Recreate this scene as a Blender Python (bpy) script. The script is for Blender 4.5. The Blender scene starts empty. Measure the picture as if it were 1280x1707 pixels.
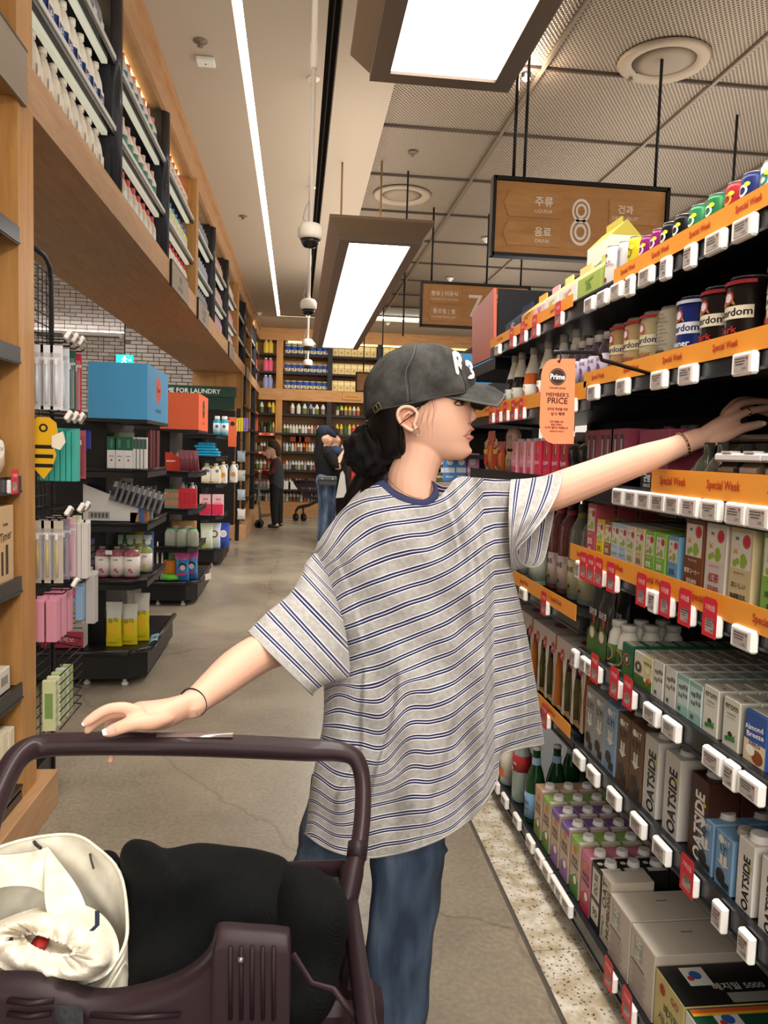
import bpy, math, random
from mathutils import Vector, Matrix, Euler
SC = bpy.context.scene
COL = SC.collection
RND = random.Random(11)
# ---------------------------------------------------------------- camera
F, CX, CY, EYE = 1282.0, 640.0, 853.5, 1.42          # focal length in pixels of the 1280x1707 frame, eye height
def _ray(px, py): return Vector((px - CX, CY - py, F))
_v = _ray(494, 749).normalized()
_u = _ray(494, 749).cross(_ray(1494, 779)).normalized()
if _u.y < 0: _u = -_u
_r = _v.cross(_u)
if _r.x < 0: _r = -_r
def W(px, py):
    q = _ray(px, py); return Vector((_r.dot(q), _v.dot(q), _u.dot(q)))
def P(px, py, Y):
    d = W(px, py); return Vector((d.x * Y / d.y, Y, EYE + d.z * Y / d.y))
def PX(px, py, X):
    d = W(px, py); k = X / d.x; return Vector((X, d.y * k, EYE + d.z * k))
cam = bpy.data.objects.new('camera', bpy.data.cameras.new('camera'))
COL.objects.link(cam)
cam.matrix_world = Matrix(((_r.x, _r.y, -_r.z, 0), (_v.x, _v.y, -_v.z, 0), (_u.x, _u.y, -_u.z, EYE), (0, 0, 0, 1)))
cam.data.sensor_fit = 'VERTICAL'; cam.data.sensor_height = 36.0; cam.data.lens = F / 1707 * 36.0
cam.data.clip_start = 0.05
SC.camera = cam
# ---------------------------------------------------------------- world, exposure, lights
wd = bpy.data.worlds.new('world'); SC.world = wd; wd.use_nodes = True
wd.node_tree.nodes['Background'].inputs[0].default_value = (1.0, 0.90, 0.80, 1)
wd.node_tree.nodes['Background'].inputs[1].default_value = 0.75
SC.view_settings.view_transform = 'Standard'; SC.view_settings.look = 'None'
SC.view_settings.exposure = 0.3; SC.view_settings.gamma = 1.0; SC.view_settings.use_curve_mapping = False
SC.cycles.max_bounces = 5; SC.cycles.diffuse_bounces = 3; SC.cycles.glossy_bounces = 2
SC.cycles.transmission_bounces = 4; SC.cycles.transparent_max_bounces = 6
SC.cycles.sample_clamp_indirect = 4.0; SC.cycles.caustics_reflective = False; SC.cycles.caustics_refractive = False
def area(name, loc, sx, sy, power, col=(1, .93, .84), rot=(0, 0, 0)):
    l = bpy.data.lights.new(name, 'AREA'); l.shape = 'RECTANGLE'; l.size = sx; l.size_y = sy; l.energy = power; l.color = col
    o = bpy.data.objects.new(name, l); o.location = loc; o.rotation_euler = rot; COL.objects.link(o); o.visible_glossy = False
    return o
# lamps of the pendant troughs (one light under each glowing panel) and the next aisles, plus added fill lights
area('lamp_pendant_near', (.55, .9, 2.84), .44, 4.2, 60)
area('lamp_pendant_far', (.55, 8.3, 2.84), .44, 6.0, 85)
area('lamp_next_aisle', (2.9, 6.0, 2.9), .5, 8.0, 80)
area('lamp_beyond_opening', (-3.6, 8.5, 3.9), 3.0, 9.0, 190, (1, .95, .9))
area('fill_behind_camera', (-.3, -2.4, 2.5), 2.6, 1.6, 115, (1, .93, .85), (math.radians(68), 0, 0))  # added frontal fill for hand and shelf fronts, not a fixture of the shop
area('lamp_back_wall', (.8, 14.6, 3.7), 5.0, .5, 110, (1, .92, .8), (math.radians(25), 0, 0))
for nm_, x_, y_, sx_, sy_, pw_ in (('ceiling_fill_near', .55, .9, .5, 4.4, 26), ('ceiling_fill_far', .55, 8.3, .5, 6.0, 40), ('ceiling_fill_next', 2.9, 8.0, .6, 8.0, 55), ('ceiling_fill_left', -.45, 6.0, .3, 12.0, 30)):  # upward fills added to brighten the ceiling, no fixtures of their own
    area(nm_, (x_, y_, 3.06 if x_ > 0 else 2.6), sx_, sy_, pw_, (1, .93, .84), (math.pi, 0, 0))
# ---------------------------------------------------------------- materials
def lin(h):
    h = h.lstrip('#'); o = []
    for i in (0, 2, 4):
        c = int(h[i:i + 2], 16) / 255; o.append(c / 12.92 if c <= .04045 else ((c + .055) / 1.055) ** 2.4)
    return (*o, 1)
_M = {}
def M(h, rough=.5, metal=0, **k):
    key = (h, rough, metal, tuple(sorted(k.items())))
    if key in _M: return _M[key]
    m = bpy.data.materials.new('surface_' + h.lstrip('#')); m.use_nodes = True
    b = m.node_tree.nodes['Principled BSDF']; i = b.inputs
    i['Base Color'].default_value = lin(h); i['Roughness'].default_value = rough; i['Metallic'].default_value = metal
    if 'coat' in k: i['Coat Weight'].default_value = k['coat']
    if 'emit' in k: i['Emission Color'].default_value = lin(k.get('ecol', h)); i['Emission Strength'].default_value = k['emit']
    if 'trans' in k: i['Transmission Weight'].default_value = k['trans']; i['IOR'].default_value = k.get('ior', 1.3)
    if 'alpha' in k: i['Alpha'].default_value = k['alpha']
    if 'sss' in k:
        i['Subsurface Weight'].default_value = k['sss']; i['Subsurface Radius'].default_value = (.02, .008, .004); i['Subsurface Scale'].default_value = .5
    if 'sheen' in k: i['Sheen Weight'].default_value = k['sheen']
    if 'spec' in k: i['Specular IOR Level'].default_value = k['spec']
    _M[key] = m; return m
def node_mat(name, rough=.5, metal=0):
    m = bpy.data.materials.new(name); m.use_nodes = True
    nt = m.node_tree; b = nt.nodes['Principled BSDF']; b.inputs['Roughness'].default_value = rough; b.inputs['Metallic'].default_value = metal
    return m, nt, b
def N(nt, t, **k):
    n = nt.nodes.new(t)
    for a, v in k.items():
        if a.startswith('i_'):
            s = a[2:]; n.inputs[int(s) if s.isdigit() else s.replace('_', ' ')].default_value = v
        else: setattr(n, a, v)
    return n
def ramp(nt, fac, stops):
    r = nt.nodes.new('ShaderNodeValToRGB'); e = r.color_ramp.elements
    while len(e) < len(stops): e.new(.5)
    for q, (p, c) in zip(e, stops): q.position = p; q.color = lin(c) if isinstance(c, str) else c
    nt.links.new(fac, r.inputs[0]); return r
def bump(nt, b, h, s=.2, d=.01):
    n = N(nt, 'ShaderNodeBump'); n.inputs['Strength'].default_value = s; n.inputs['Distance'].default_value = d
    nt.links.new(h, n.inputs['Height']); nt.links.new(n.outputs[0], b.inputs['Normal'])
def wood(name, c1, c2, sc=(1, 1, 1), rough=.45):
    m, nt, b = node_mat(name, rough)
    tc = N(nt, 'ShaderNodeTexCoord'); mp = N(nt, 'ShaderNodeMapping'); mp.inputs['Scale'].default_value = sc
    nt.links.new(tc.outputs['Object'], mp.inputs[0])
    n1 = N(nt, 'ShaderNodeTexNoise', i_Scale=3.0, i_Detail=6.0, i_Roughness=.62, i_Distortion=.6); nt.links.new(mp.outputs[0], n1.inputs[0])
    r = ramp(nt, n1.outputs[0], [(.3, c1), (.7, c2)]); nt.links.new(r.outputs[0], b.inputs['Base Color'])
    bump(nt, b, n1.outputs[0], .08, .004); return m
WOODH = wood('oak_along_aisle', '#a87e58', '#bf966e', (9, 1.2, 9))
WOODV = wood('oak_upright', '#a0703e', '#bb8a50', (9, 9, .9))
WOODX = wood('oak_across', '#a0724a', '#b98c5c', (1.2, 9, 9))
WOODS = wood('oak_sign_board', '#b07c48', '#c48f56', (1.5, 9, 7), .4)
WOODP = wood('oak_sign_plaque', '#b37f4a', '#c8945c', (1.5, 9, 9), .4)
BLACK = M('#0e0e10', .45); BLACKG = M('#16171a', .28); BLACKM = M('#050506', .8)
CHAR = M('#2b2c30', .4); WHITE = M('#e8e6e2', .4); OFFW = M('#d8d3ca', .55)
def floor_mat():
    m, nt, b = node_mat('polished_concrete', .3)
    tc = N(nt, 'ShaderNodeTexCoord')
    n1 = N(nt, 'ShaderNodeTexNoise', i_Scale=1.1, i_Detail=8.0, i_Roughness=.62); n2 = N(nt, 'ShaderNodeTexNoise', i_Scale=60.0, i_Detail=3.0)
    n3 = N(nt, 'ShaderNodeTexNoise', i_Scale=.55, i_Detail=3.0)
    for n in (n1, n2, n3): nt.links.new(tc.outputs['Object'], n.inputs[0])
    r = ramp(nt, n1.outputs[0], [(.32, '#7f7567'), (.5, '#958a79'), (.68, '#a69a86')])
    mx = N(nt, 'ShaderNodeMix', data_type='RGBA', blend_type='MULTIPLY'); mx.inputs[0].default_value = .5
    r2 = ramp(nt, n2.outputs[0], [(.3, '#b4b0aa'), (.7, '#ffffff')])
    nt.links.new(r.outputs[0], mx.inputs[6]); nt.links.new(r2.outputs[0], mx.inputs[7])
    # a few hairline cracks
    vo = N(nt, 'ShaderNodeTexVoronoi', feature='DISTANCE_TO_EDGE', i_Scale=.3)
    wv = N(nt, 'ShaderNodeTexNoise', i_Scale=3.5, i_Detail=4.0); nt.links.new(tc.outputs['Object'], wv.inputs[0])
    ad = N(nt, 'ShaderNodeMix', data_type='RGBA', blend_type='ADD'); ad.inputs[0].default_value = .25
    nt.links.new(tc.outputs['Object'], ad.inputs[6]); nt.links.new(wv.outputs[1], ad.inputs[7]); nt.links.new(ad.outputs[2], vo.inputs[0])
    r3 = ramp(nt, vo.outputs[0], [(0, '#9a9188'), (.0015, '#ffffff')])
    m2 = N(nt, 'ShaderNodeMix', data_type='RGBA', blend_type='MULTIPLY'); m2.inputs[0].default_value = .4
    nt.links.new(mx.outputs[2], m2.inputs[6]); nt.links.new(r3.outputs[0], m2.inputs[7]); nt.links.new(m2.outputs[2], b.inputs['Base Color'])
    r4 = ramp(nt, n3.outputs[0], [(.3, (.2, .2, .2, 1)), (.7, (.36, .36, .36, 1))]); nt.links.new(r4.outputs[0], b.inputs['Roughness'])
    bump(nt, b, n1.outputs[0], .06, .01); return m
def granite_mat():
    m, nt, b = node_mat('speckled_granite', .35)
    tc = N(nt, 'ShaderNodeTexCoord')
    v = N(nt, 'ShaderNodeTexVoronoi', i_Scale=70.0); n1 = N(nt, 'ShaderNodeTexNoise', i_Scale=18.0, i_Detail=4.0)
    nt.links.new(tc.outputs['Object'], v.inputs[0]); nt.links.new(tc.outputs['Object'], n1.inputs[0])
    r = ramp(nt, v.outputs['Distance'], [(0, '#352f28'), (.17, '#6f6658'), (.26, '#c3bbab'), (1, '#d3ccbd')])
    r2 = ramp(nt, n1.outputs[0], [(.4, '#ffffff'), (.62, '#d2c8b6')])
    mx = N(nt, 'ShaderNodeMix', data_type='RGBA', blend_type='MULTIPLY'); mx.inputs[0].default_value = 1
    nt.links.new(r.outputs[0], mx.inputs[6]); nt.links.new(r2.outputs[0], mx.inputs[7]); nt.links.new(mx.outputs[2], b.inputs['Base Color'])
    return m
def expanded_mat():
    m, nt, b = node_mat('expanded_metal_mesh', .5, .3)
    tc = N(nt, 'ShaderNodeTexCoord')
    hs = []
    for a in (.62, -.62):
        mp = N(nt, 'ShaderNodeMapping'); mp.inputs['Rotation'].default_value = (0, 0, a)
        w = N(nt, 'ShaderNodeTexWave', i_Scale=13.0); nt.links.new(tc.outputs['Object'], mp.inputs[0]); nt.links.new(mp.outputs[0], w.inputs[0]); hs.append(w)
    mx = N(nt, 'ShaderNodeMath', operation='MAXIMUM'); nt.links.new(hs[0].outputs[1], mx.inputs[0]); nt.links.new(hs[1].outputs[1], mx.inputs[1])
    r = ramp(nt, mx.outputs[0], [(.55, '#5d5045'), (.82, '#b3a390')]); nt.links.new(r.outputs[0], b.inputs['Base Color'])
    bump(nt, b, mx.outputs[0], .5, .01); return m
def cloth_mat(name, c1, c2, sc=300, rough=.9, bs=.25, big=6):
    m, nt, b = node_mat(name, rough)
    tc = N(nt, 'ShaderNodeTexCoord')
    n1 = N(nt, 'ShaderNodeTexNoise', i_Scale=float(sc), i_Detail=2.0); n2 = N(nt, 'ShaderNodeTexNoise', i_Scale=float(big), i_Detail=5.0)
    for n in (n1, n2): nt.links.new(tc.outputs['Object'], n.inputs[0])
    ad = N(nt, 'ShaderNodeMath', operation='ADD'); nt.links.new(n1.outputs[0], ad.inputs[0]); nt.links.new(n2.outputs[0], ad.inputs[1])
    r = ramp(nt, ad.outputs[0], [(.38, c1), (.62, c2)]); r.color_ramp.elements[0].position = .4; r.color_ramp.elements[1].position = .62
    ml = N(nt, 'ShaderNodeMath', operation='MULTIPLY'); ml.inputs[1].default_value = .5; nt.links.new(ad.outputs[0], ml.inputs[0]); nt.links.new(ml.outputs[0], r.inputs[0])
    nt.links.new(r.outputs[0], b.inputs['Base Color']); bump(nt, b, n1.outputs[0], bs, .002); return m
FLOORM = floor_mat(); GRANITE = granite_mat(); EXPAND = expanded_mat()
PLASTER = M('#ad9d8a', .8)
# ---------------------------------------------------------------- mesh builder
_TX = {}
def text_geo(s):
    if s in _TX: return _TX[s]
    c = bpy.data.curves.new('t', 'FONT'); c.body = s; c.resolution_u = 2; c.align_x = 'CENTER'
    o = bpy.data.objects.new('t', c); COL.objects.link(o)
    dg = bpy.context.evaluated_depsgraph_get(); e = o.evaluated_get(dg); m = e.to_mesh()
    vs = [(v.co.x, v.co.y) for v in m.vertices]; fs = [tuple(p.vertices) for p in m.polygons]
    e.to_mesh_clear(); bpy.data.objects.remove(o); bpy.data.curves.remove(c)
    if vs:
        x0 = min(v[0] for v in vs); x1 = max(v[0] for v in vs); y0 = min(v[1] for v in vs); y1 = max(v[1] for v in vs)
        cx, cy, h = (x0 + x1) / 2, (y0 + y1) / 2, max(y1 - y0, 1e-6)
        vs = [((a - cx) / h, (b - cy) / h) for a, b in vs]; wd_ = (x1 - x0) / h
    else: wd_ = 1
    _TX[s] = (vs, fs, wd_); return _TX[s]
class MB:
    def __init__(s): s.v = []; s.f = []; s.m = []; s.mats = []; s.sm = []; s.T = None; s.uv = None
    def mi(s, m):
        if m not in s.mats: s.mats.append(m)
        return s.mats.index(m)
    def add(s, vs, fs, m, smooth=False):
        o = len(s.v); T = s.T
        s.v += [tuple(T @ Vector(p)) if T else tuple(p) for p in vs]
        i = s.mi(m)
        for f in fs: s.f.append(tuple(o + k for k in f)); s.m.append(i); s.sm.append(smooth)
        return s
    def box(s, x0, x1, y0, y1, z0, z1, m):
        return s.add([(x0, y0, z0), (x1, y0, z0), (x1, y1, z0), (x0, y1, z0), (x0, y0, z1), (x1, y0, z1), (x1, y1, z1), (x0, y1, z1)],
                     [(0, 3, 2, 1), (4, 5, 6, 7), (0, 1, 5, 4), (1, 2, 6, 5), (2, 3, 7, 6), (3, 0, 4, 7)], m)
    def bbox(s, x0, x1, y0, y1, z0, z1, m, b=.003):   # chamfered box
        pr = [(x0 + b, y0), (x1 - b, y0), (x1, y0 + b), (x1, y1 - b), (x1 - b, y1), (x0 + b, y1), (x0, y1 - b), (x0, y0 + b)]
        pi = [(x0 + b, y0 + b), (x1 - b, y0 + b), (x1 - b, y0 + b), (x1 - b, y1 - b), (x1 - b, y1 - b), (x0 + b, y1 - b), (x0 + b, y1 - b), (x0 + b, y0 + b)]
        vs = [(a, c, z0) for a, c in pi] + [(a, c, z0 + b) for a, c in pr] + [(a, c, z1 - b) for a, c in pr] + [(a, c, z1) for a, c in pi]
        fs = [tuple(range(7, -1, -1)), tuple(range(24, 32))]
        for k in range(3):
            for i in range(8): j = (i + 1) % 8; fs.append((k * 8 + i, k * 8 + j, k * 8 + 8 + j, k * 8 + 8 + i))
        return s.add(vs, fs, m)
    def prism(s, pts, z0, z1, m, ax=2):
        n = len(pts)
        def mk(a, b, c): return (a, b, c) if ax == 2 else ((a, c, b) if ax == 1 else (c, a, b))
        vs = [mk(a, b, z0) for a, b in pts] + [mk(a, b, z1) for a, b in pts]
        fs = [tuple(range(n - 1, -1, -1)), tuple(range(n, 2 * n))] + [(i, (i + 1) % n, n + (i + 1) % n, n + i) for i in range(n)]
        return s.add(vs, fs, m)
    def lathe(s, prof, mats, n=16, c=(0, 0, 0), squash=1, smooth=True):
        if not isinstance(mats, list): mats = [mats] * (len(prof) - 1)
        rings = []; o = len(s.v)
        vs = []
        for r, z in prof:
            for k in range(n):
                a = 2 * math.pi * k / n; vs.append((c[0] + r * math.cos(a), c[1] + r * math.sin(a) * squash, c[2] + z))
        T = s.T; s.v += [tuple(T @ Vector(p)) if T else p for p in vs]
        for j in range(len(prof) - 1):
            i = s.mi(mats[j])
            for k in range(n):
                l = (k + 1) % n
                s.f.append((o + j * n + k, o + j * n + l, o + j * n + n + l, o + j * n + n + k)); s.m.append(i); s.sm.append(smooth)
        for j, rev in ((0, True), (len(prof) - 1, False)):
            if prof[j][0] > 1e-4:
                q = [o + j * n + k for k in range(n)]
                s.f.append(tuple(q[::-1] if rev else q)); s.m.append(s.mi(mats[0 if rev else -1])); s.sm.append(False)
        return s
    def tube(s, pts, r, m, n=8, closed=False, cap=True, squash=None):
        pts = [Vector(p) for p in pts]; k = len(pts); rr = r if isinstance(r, (list, tuple)) else [r] * k
        vs = []; prev = None
        for i, p in enumerate(pts):
            if closed: t = pts[(i + 1) % k] - pts[i - 1]
            else: t = pts[min(i + 1, k - 1)] - pts[max(i - 1, 0)]
            t.normalize()
            if prev is None: a = t.orthogonal().normalized()
            else:
                a = prev - t * prev.dot(t)
                a = a.normalized() if a.length > 1e-6 else t.orthogonal().normalized()
            prev = a; b = t.cross(a)
            for j in range(n):
                q = 2 * math.pi * j / n; vs.append(p + (a * math.cos(q) + b * math.sin(q)) * rr[i])
        fs = []
        for i in range(k if closed else k - 1):
            i2 = (i + 1) % k
            for j in range(n): l = (j + 1) % n; fs.append((i * n + j, i * n + l, i2 * n + l, i2 * n + j))
        if not closed and cap: fs += [tuple(range(n - 1, -1, -1)), tuple(range((k - 1) * n, k * n))]
        return s.add(vs, fs, m, True)
    def grid(s, rows, m, closed=False, smooth=True, flip=False):
        nr, nc = len(rows), len(rows[0]); vs = [p for r in rows for p in r]; fs = []
        for i in range(nr - 1):
            for j in range(nc if closed else nc - 1):
                l = (j + 1) % nc; q = (i * nc + j, i * nc + l, (i + 1) * nc + l, (i + 1) * nc + j)
                fs.append(q[::-1] if flip else q)
        return s.add(vs, fs, m, smooth)
    # flat print: o origin (centre), ux right vector, uy up vector (unit); wrap = cylinder radius around local z axis
    def prt(s, vs, fs, o, ux, uy, m, wrap=0):
        out = []
        for a, b in vs:
            if wrap:
                q = a / wrap + o[0] / wrap; out.append((wrap * math.sin(q), -wrap * math.cos(q), o[2] + b))
            else: out.append(tuple(Vector(o) + Vector(ux) * a + Vector(uy) * b))
        return s.add(out, fs, m)
    def text(s, t, h, o, m, ux=(1, 0, 0), uy=(0, 0, 1), rot=0, wrap=0, maxw=0, sx=1, bold=0):
        vs, fs, w = text_geo(t)
        if maxw and h * w * sx > maxw: sx = maxw / (h * w)
        cr, sr = math.cos(rot), math.sin(rot)
        offs = [(0, 0)] if not bold else [(-bold, 0), (bold, 0), (0, bold), (0, -bold)]
        for i, (dx, dy) in enumerate(offs):
            p = [(a * h * sx + dx * h, b * h + dy * h) for a, b in vs]; p = [(a * cr - b * sr, a * sr + b * cr) for a, b in p]
            oo = Vector(o)
            if i and not wrap: oo = oo + Vector(ux).cross(Vector(uy)) * (.00004 * i)
            s.prt(p, fs, oo, ux, uy, m, wrap)
        return s
    def rect(s, w, h, o, m, ux=(1, 0, 0), uy=(0, 0, 1), wrap=0, seg=12):
        if wrap:
            vs = [(-w / 2 + w * i / seg, y) for i in range(seg + 1) for y in (-h / 2, h / 2)]
            fs = [(2 * i, 2 * i + 2, 2 * i + 3, 2 * i + 1) for i in range(seg)]
        else: vs = [(-w / 2, -h / 2), (w / 2, -h / 2), (w / 2, h / 2), (-w / 2, h / 2)]; fs = [(0, 1, 2, 3)]
        return s.prt(vs, fs, o, ux, uy, m, wrap)
    def poly(s, pts, o, m, ux=(1, 0, 0), uy=(0, 0, 1), wrap=0): return s.prt(pts, [tuple(range(len(pts)))], o, ux, uy, m, wrap)
    def disc(s, r, o, m, ux=(1, 0, 0), uy=(0, 0, 1), wrap=0, n=14, ring=0, sx=1):
        ps = [(r * sx * math.cos(2 * math.pi * k / n), r * math.sin(2 * math.pi * k / n)) for k in range(n)]
        if ring:
            q = [(a * ring, b * ring) for a, b in ps]
            return s.prt(ps + q, [(k, (k + 1) % n, n + (k + 1) % n, n + k) for k in range(n)], o, ux, uy, m, wrap)
        return s.prt(ps, [tuple(range(n))], o, ux, uy, m, wrap)
    def mesh(s, name):
        me = bpy.data.meshes.new(name); me.from_pydata(s.v, [], s.f)
        for m in s.mats: me.materials.append(m)
        me.polygons.foreach_set('material_index', s.m); me.polygons.foreach_set('use_smooth', s.sm); me.update(); return me
def link(name, me, parent=None, mat=None):
    o = bpy.data.objects.new(name, me); COL.objects.link(o)
    if parent is not None: o.parent = parent
    if mat is not None: o.matrix_local = mat
    return o
def tag(o, label=None, cat=None, group=None, kind=None):
    if label:
        w = label.split()
        for art_ in ('the', 'a', 'and', 'with', 'on'):
            while len(w) > 16 and art_ in w[1:]: w.remove(art_)
        o['label'] = ' '.join(w)
    if cat: o['category'] = cat
    if group: o['group'] = group
    if kind: o['kind'] = kind
    return o
def empty(name, loc=(0, 0, 0), rz=0, label=None, cat=None, group=None, T=None):
    o = bpy.data.objects.new(name, None); COL.objects.link(o); o.empty_display_size = .05
    o.matrix_world = (T or Matrix()) @ Matrix.Translation(loc) @ Matrix.Rotation(rz, 4, 'Z'); tag(o, label, cat, group); return o
def struct(name, mb, parent=None):
    o = link(name, mb.mesh(name), parent)
    if parent is None: o['kind'] = 'structure'
    return o
class Proto:      # name, body mesh, [(part, mesh)]
    def __init__(s, name, cat, body, parts=()): s.name = name; s.cat = cat; s.body = body.mesh(name); s.parts = [(n, b.mesh(n) if isinstance(b, MB) else b, l) for n, b, l in [(q + (None,))[:3] for q in parts]]
def put(p, loc, rz=0, label=None, group=None, T=None, parts=True, tilt=None, cat=None):
    o = link(p.name, p.body)
    loc = (loc[0], loc[1], loc[2] + .0012)
    m = Matrix.Translation(loc) @ Matrix.Rotation(rz, 4, 'Z')
    if tilt: m = m @ tilt
    o.matrix_world = (T or Matrix()) @ m; tag(o, label, cat or p.cat, group)
    if parts:
        for n, me, l in p.parts:
            c = link(n, me, o)
            if l: c['label'] = l
    return o
ORD = ['first', 'second', 'third', 'fourth', 'fifth', 'sixth', 'seventh', 'eighth', 'ninth', 'tenth', 'eleventh', 'twelfth', 'thirteenth', 'fourteenth', 'fifteenth', 'sixteenth', 'seventeenth', 'eighteenth', 'nineteenth', 'twentieth']
HALF = math.pi / 2
# ================================================================ SETTING
b = MB(); b.box(-9, 6, -4, 19, -.06, 0, FLOORM); struct('floor', b)
LROT = -.011
LT = Matrix.Translation((-.95, 3, 0)) @ Matrix.Rotation(LROT, 4, 'Z') @ Matrix.Translation((0, -3, 0))   # local x = 0 is the face of the left wall
# plaster ceiling over the aisle with black slot and recessed LED line
b = MB()
b.box(-2.2, -.42, -4, 16.9, 3.95, 4.1, PLASTER); b.box(-.36, .13, -4, 15.05, 3.95, 4.1, PLASTER); b.box(.21, .60, -4, 15.05, 3.95, 4.1, PLASTER)
b.box(-.42, 4.5, 15.11, 16.9, 3.95, 4.1, PLASTER); b.box(-.42, -.36, -4, 15.11, 4.03, 4.1, PLASTER)
b.box(.13, .21, -4, 15.05, 4.07, 4.1, BLACKM); b.box(-.36, 4.5, 15.05, 15.11, 4.03, 4.1, PLASTER)
b.box(.60, .62, -4, 15.05, 3.95, 4.3, PLASTER)
ceil = struct('ceiling', b)
b = MB(); b.box(.165, .175, -4, 15.05, 4.02, 4.06, BLACKG); link('slot_rail', b.mesh('slot_rail'), ceil)
LED = M('#ffffff', .5, emit=7.0, ecol='#f2fbf6')
b = MB(); b.box(-.42, -.36, -1, 15.11, 4.0, 4.02, LED); b.box(-.42, 4.5, 15.05, 15.11, 4.0, 4.02, LED)
tag(link('led_strip', b.mesh('led_strip')), 'long white LED strip recessed in the plaster ceiling, turning right at the end', 'light')
# expanded-metal ceiling beyond, panel by panel between T-bars
xs = [.62, 1.61, 2.83, 4.05, 5.2]; ys = [-.2 + 1.1 * i for i in range(15)]
me_cache = {}
for i in range(len(xs) - 1):
    for j in range(len(ys) - 1):
        w, d = xs[i + 1] - xs[i] - .03, ys[j + 1] - ys[j] - .03
        key = (round(w, 3), round(d, 3))
        if key not in me_cache:
            q = MB(); q.box(-w / 2, w / 2, -d / 2, d / 2, 0, .012, EXPAND); me_cache[key] = q.mesh('mesh_panel')
        o = link('mesh_panel', me_cache[key], ceil); o.location = ((xs[i] + xs[i + 1]) / 2, (ys[j] + ys[j + 1]) / 2, 4.06)
TB = M('#9a8b7b', .4, .5)
q = MB(); q.box(-.012, .012, -.2, 15.2, 4.035, 4.075, TB); mlong = q.mesh('ceiling_bar')
for x in xs[1:-1]: o = link('ceiling_bar', mlong, ceil); o.location.x = x
q = MB(); q.box(.62, 5.2, -.01, .01, 4.04, 4.075, M('#5d5248', .5, .4)); mx_ = q.mesh('ceiling_bar')
for y in ys: o = link('ceiling_bar', mx_, ceil); o.location.y = y
b = MB(); b.box(.6, 5.4, -.4, 15.2, 4.3, 4.34, M('#4a4038', .9)); tag(link('ceiling_deck', b.mesh('ceiling_deck')), kind='structure')
# round air vents behind the mesh
vm = M('#a5947f', .5)
def vent(x, y, lab):
    q = MB(); q.lathe([(.30, 0), (.27, -.025), (.21, -.012), (.20, .01)], vm, 32); q.lathe([(.205, 0), (.12, -.02), (.0001, -.024)], M('#8d7d6b', .6), 32)
    q.lathe([(.21, .002), (.20, .004)], M('#2a2420', .9), 32)
    r = link('air_vent', q.mesh('air_vent')); r.location = (x, y, 4.05); tag(r, lab, 'vent')
vent(2.36, 5.07, 'large round ceiling air vent above the aisle sign at top right')
vent(1.02, 8.05, 'round ceiling air vent left of the aisle sign, beyond the far pendant light')
vent(2.75, 12.5, 'small distant round ceiling vent above the orange aisle sign')
# small ceiling fittings
def fit(name, cat, lab, x, y, z, kind):
    q = MB()
    if kind == 'det': q.lathe([(.055, 0), (.055, -.018), (.035, -.03), (.03, -.05), (.0001, -.055)], WHITE, 16)
    elif kind == 'box': q.bbox(-.06, .06, -.05, .05, -.03, 0, OFFW, .006); q.lathe([(.006, -.032), (.0001, -.034)], BLACK, 8)
    else: q.lathe([(.045, 0), (.045, -.006), (.012, -.01), (.01, -.03), (.02, -.034), (.0001, -.036)], M('#8d7f70', .4, .5), 14)
    o = link(name, q.mesh(name)); o.location = (x, y, z); tag(o, lab, cat)
for px, py, z, kind, nm, cat, lab in [(334, 68, 3.95, 'spr', 'sprinkler', 'sprinkler', 'flush ceiling sprinkler left of the LED strip near the top'),
        (343, 99, 3.95, 'box', 'ceiling_sensor', 'sensor', 'square white ceiling sensor left of the LED strip'),
        (405, 360, 3.95, 'spr', 'sprinkler', 'sprinkler', 'ceiling sprinkler left of the LED strip, halfway along'),
        (432, 521, 3.95, 'det', 'ceiling_sensor', 'sensor', 'tiny ceiling sensor beside the far corner of the LED strip'),
        (1052, 125, 4.05, 'spr', 'sprinkler', 'sprinkler', 'ceiling sprinkler just below the large round vent'),
        (688, 254, 4.05, 'spr', 'sprinkler', 'sprinkler', 'ceiling sprinkler in the metal mesh above the round vent'),
        (811, 397, 4.05, 'det', 'smoke_detector', 'detector', 'white smoke detector beside the left edge of the aisle sign'),
        (750, 463, 4.05, 'det', 'smoke_detector', 'detector', 'distant white smoke detector above the orange aisle sign'),
        (650, 532, 3.95, 'det', 'smoke_detector', 'detector', 'far white ceiling detector left of the orange aisle sign')]:
    d = W(px, py); k = (z - EYE) / d.z; fit(nm, cat, lab, d.x * k, 15.2 if px == 650 else d.y * k, z, kind)
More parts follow.
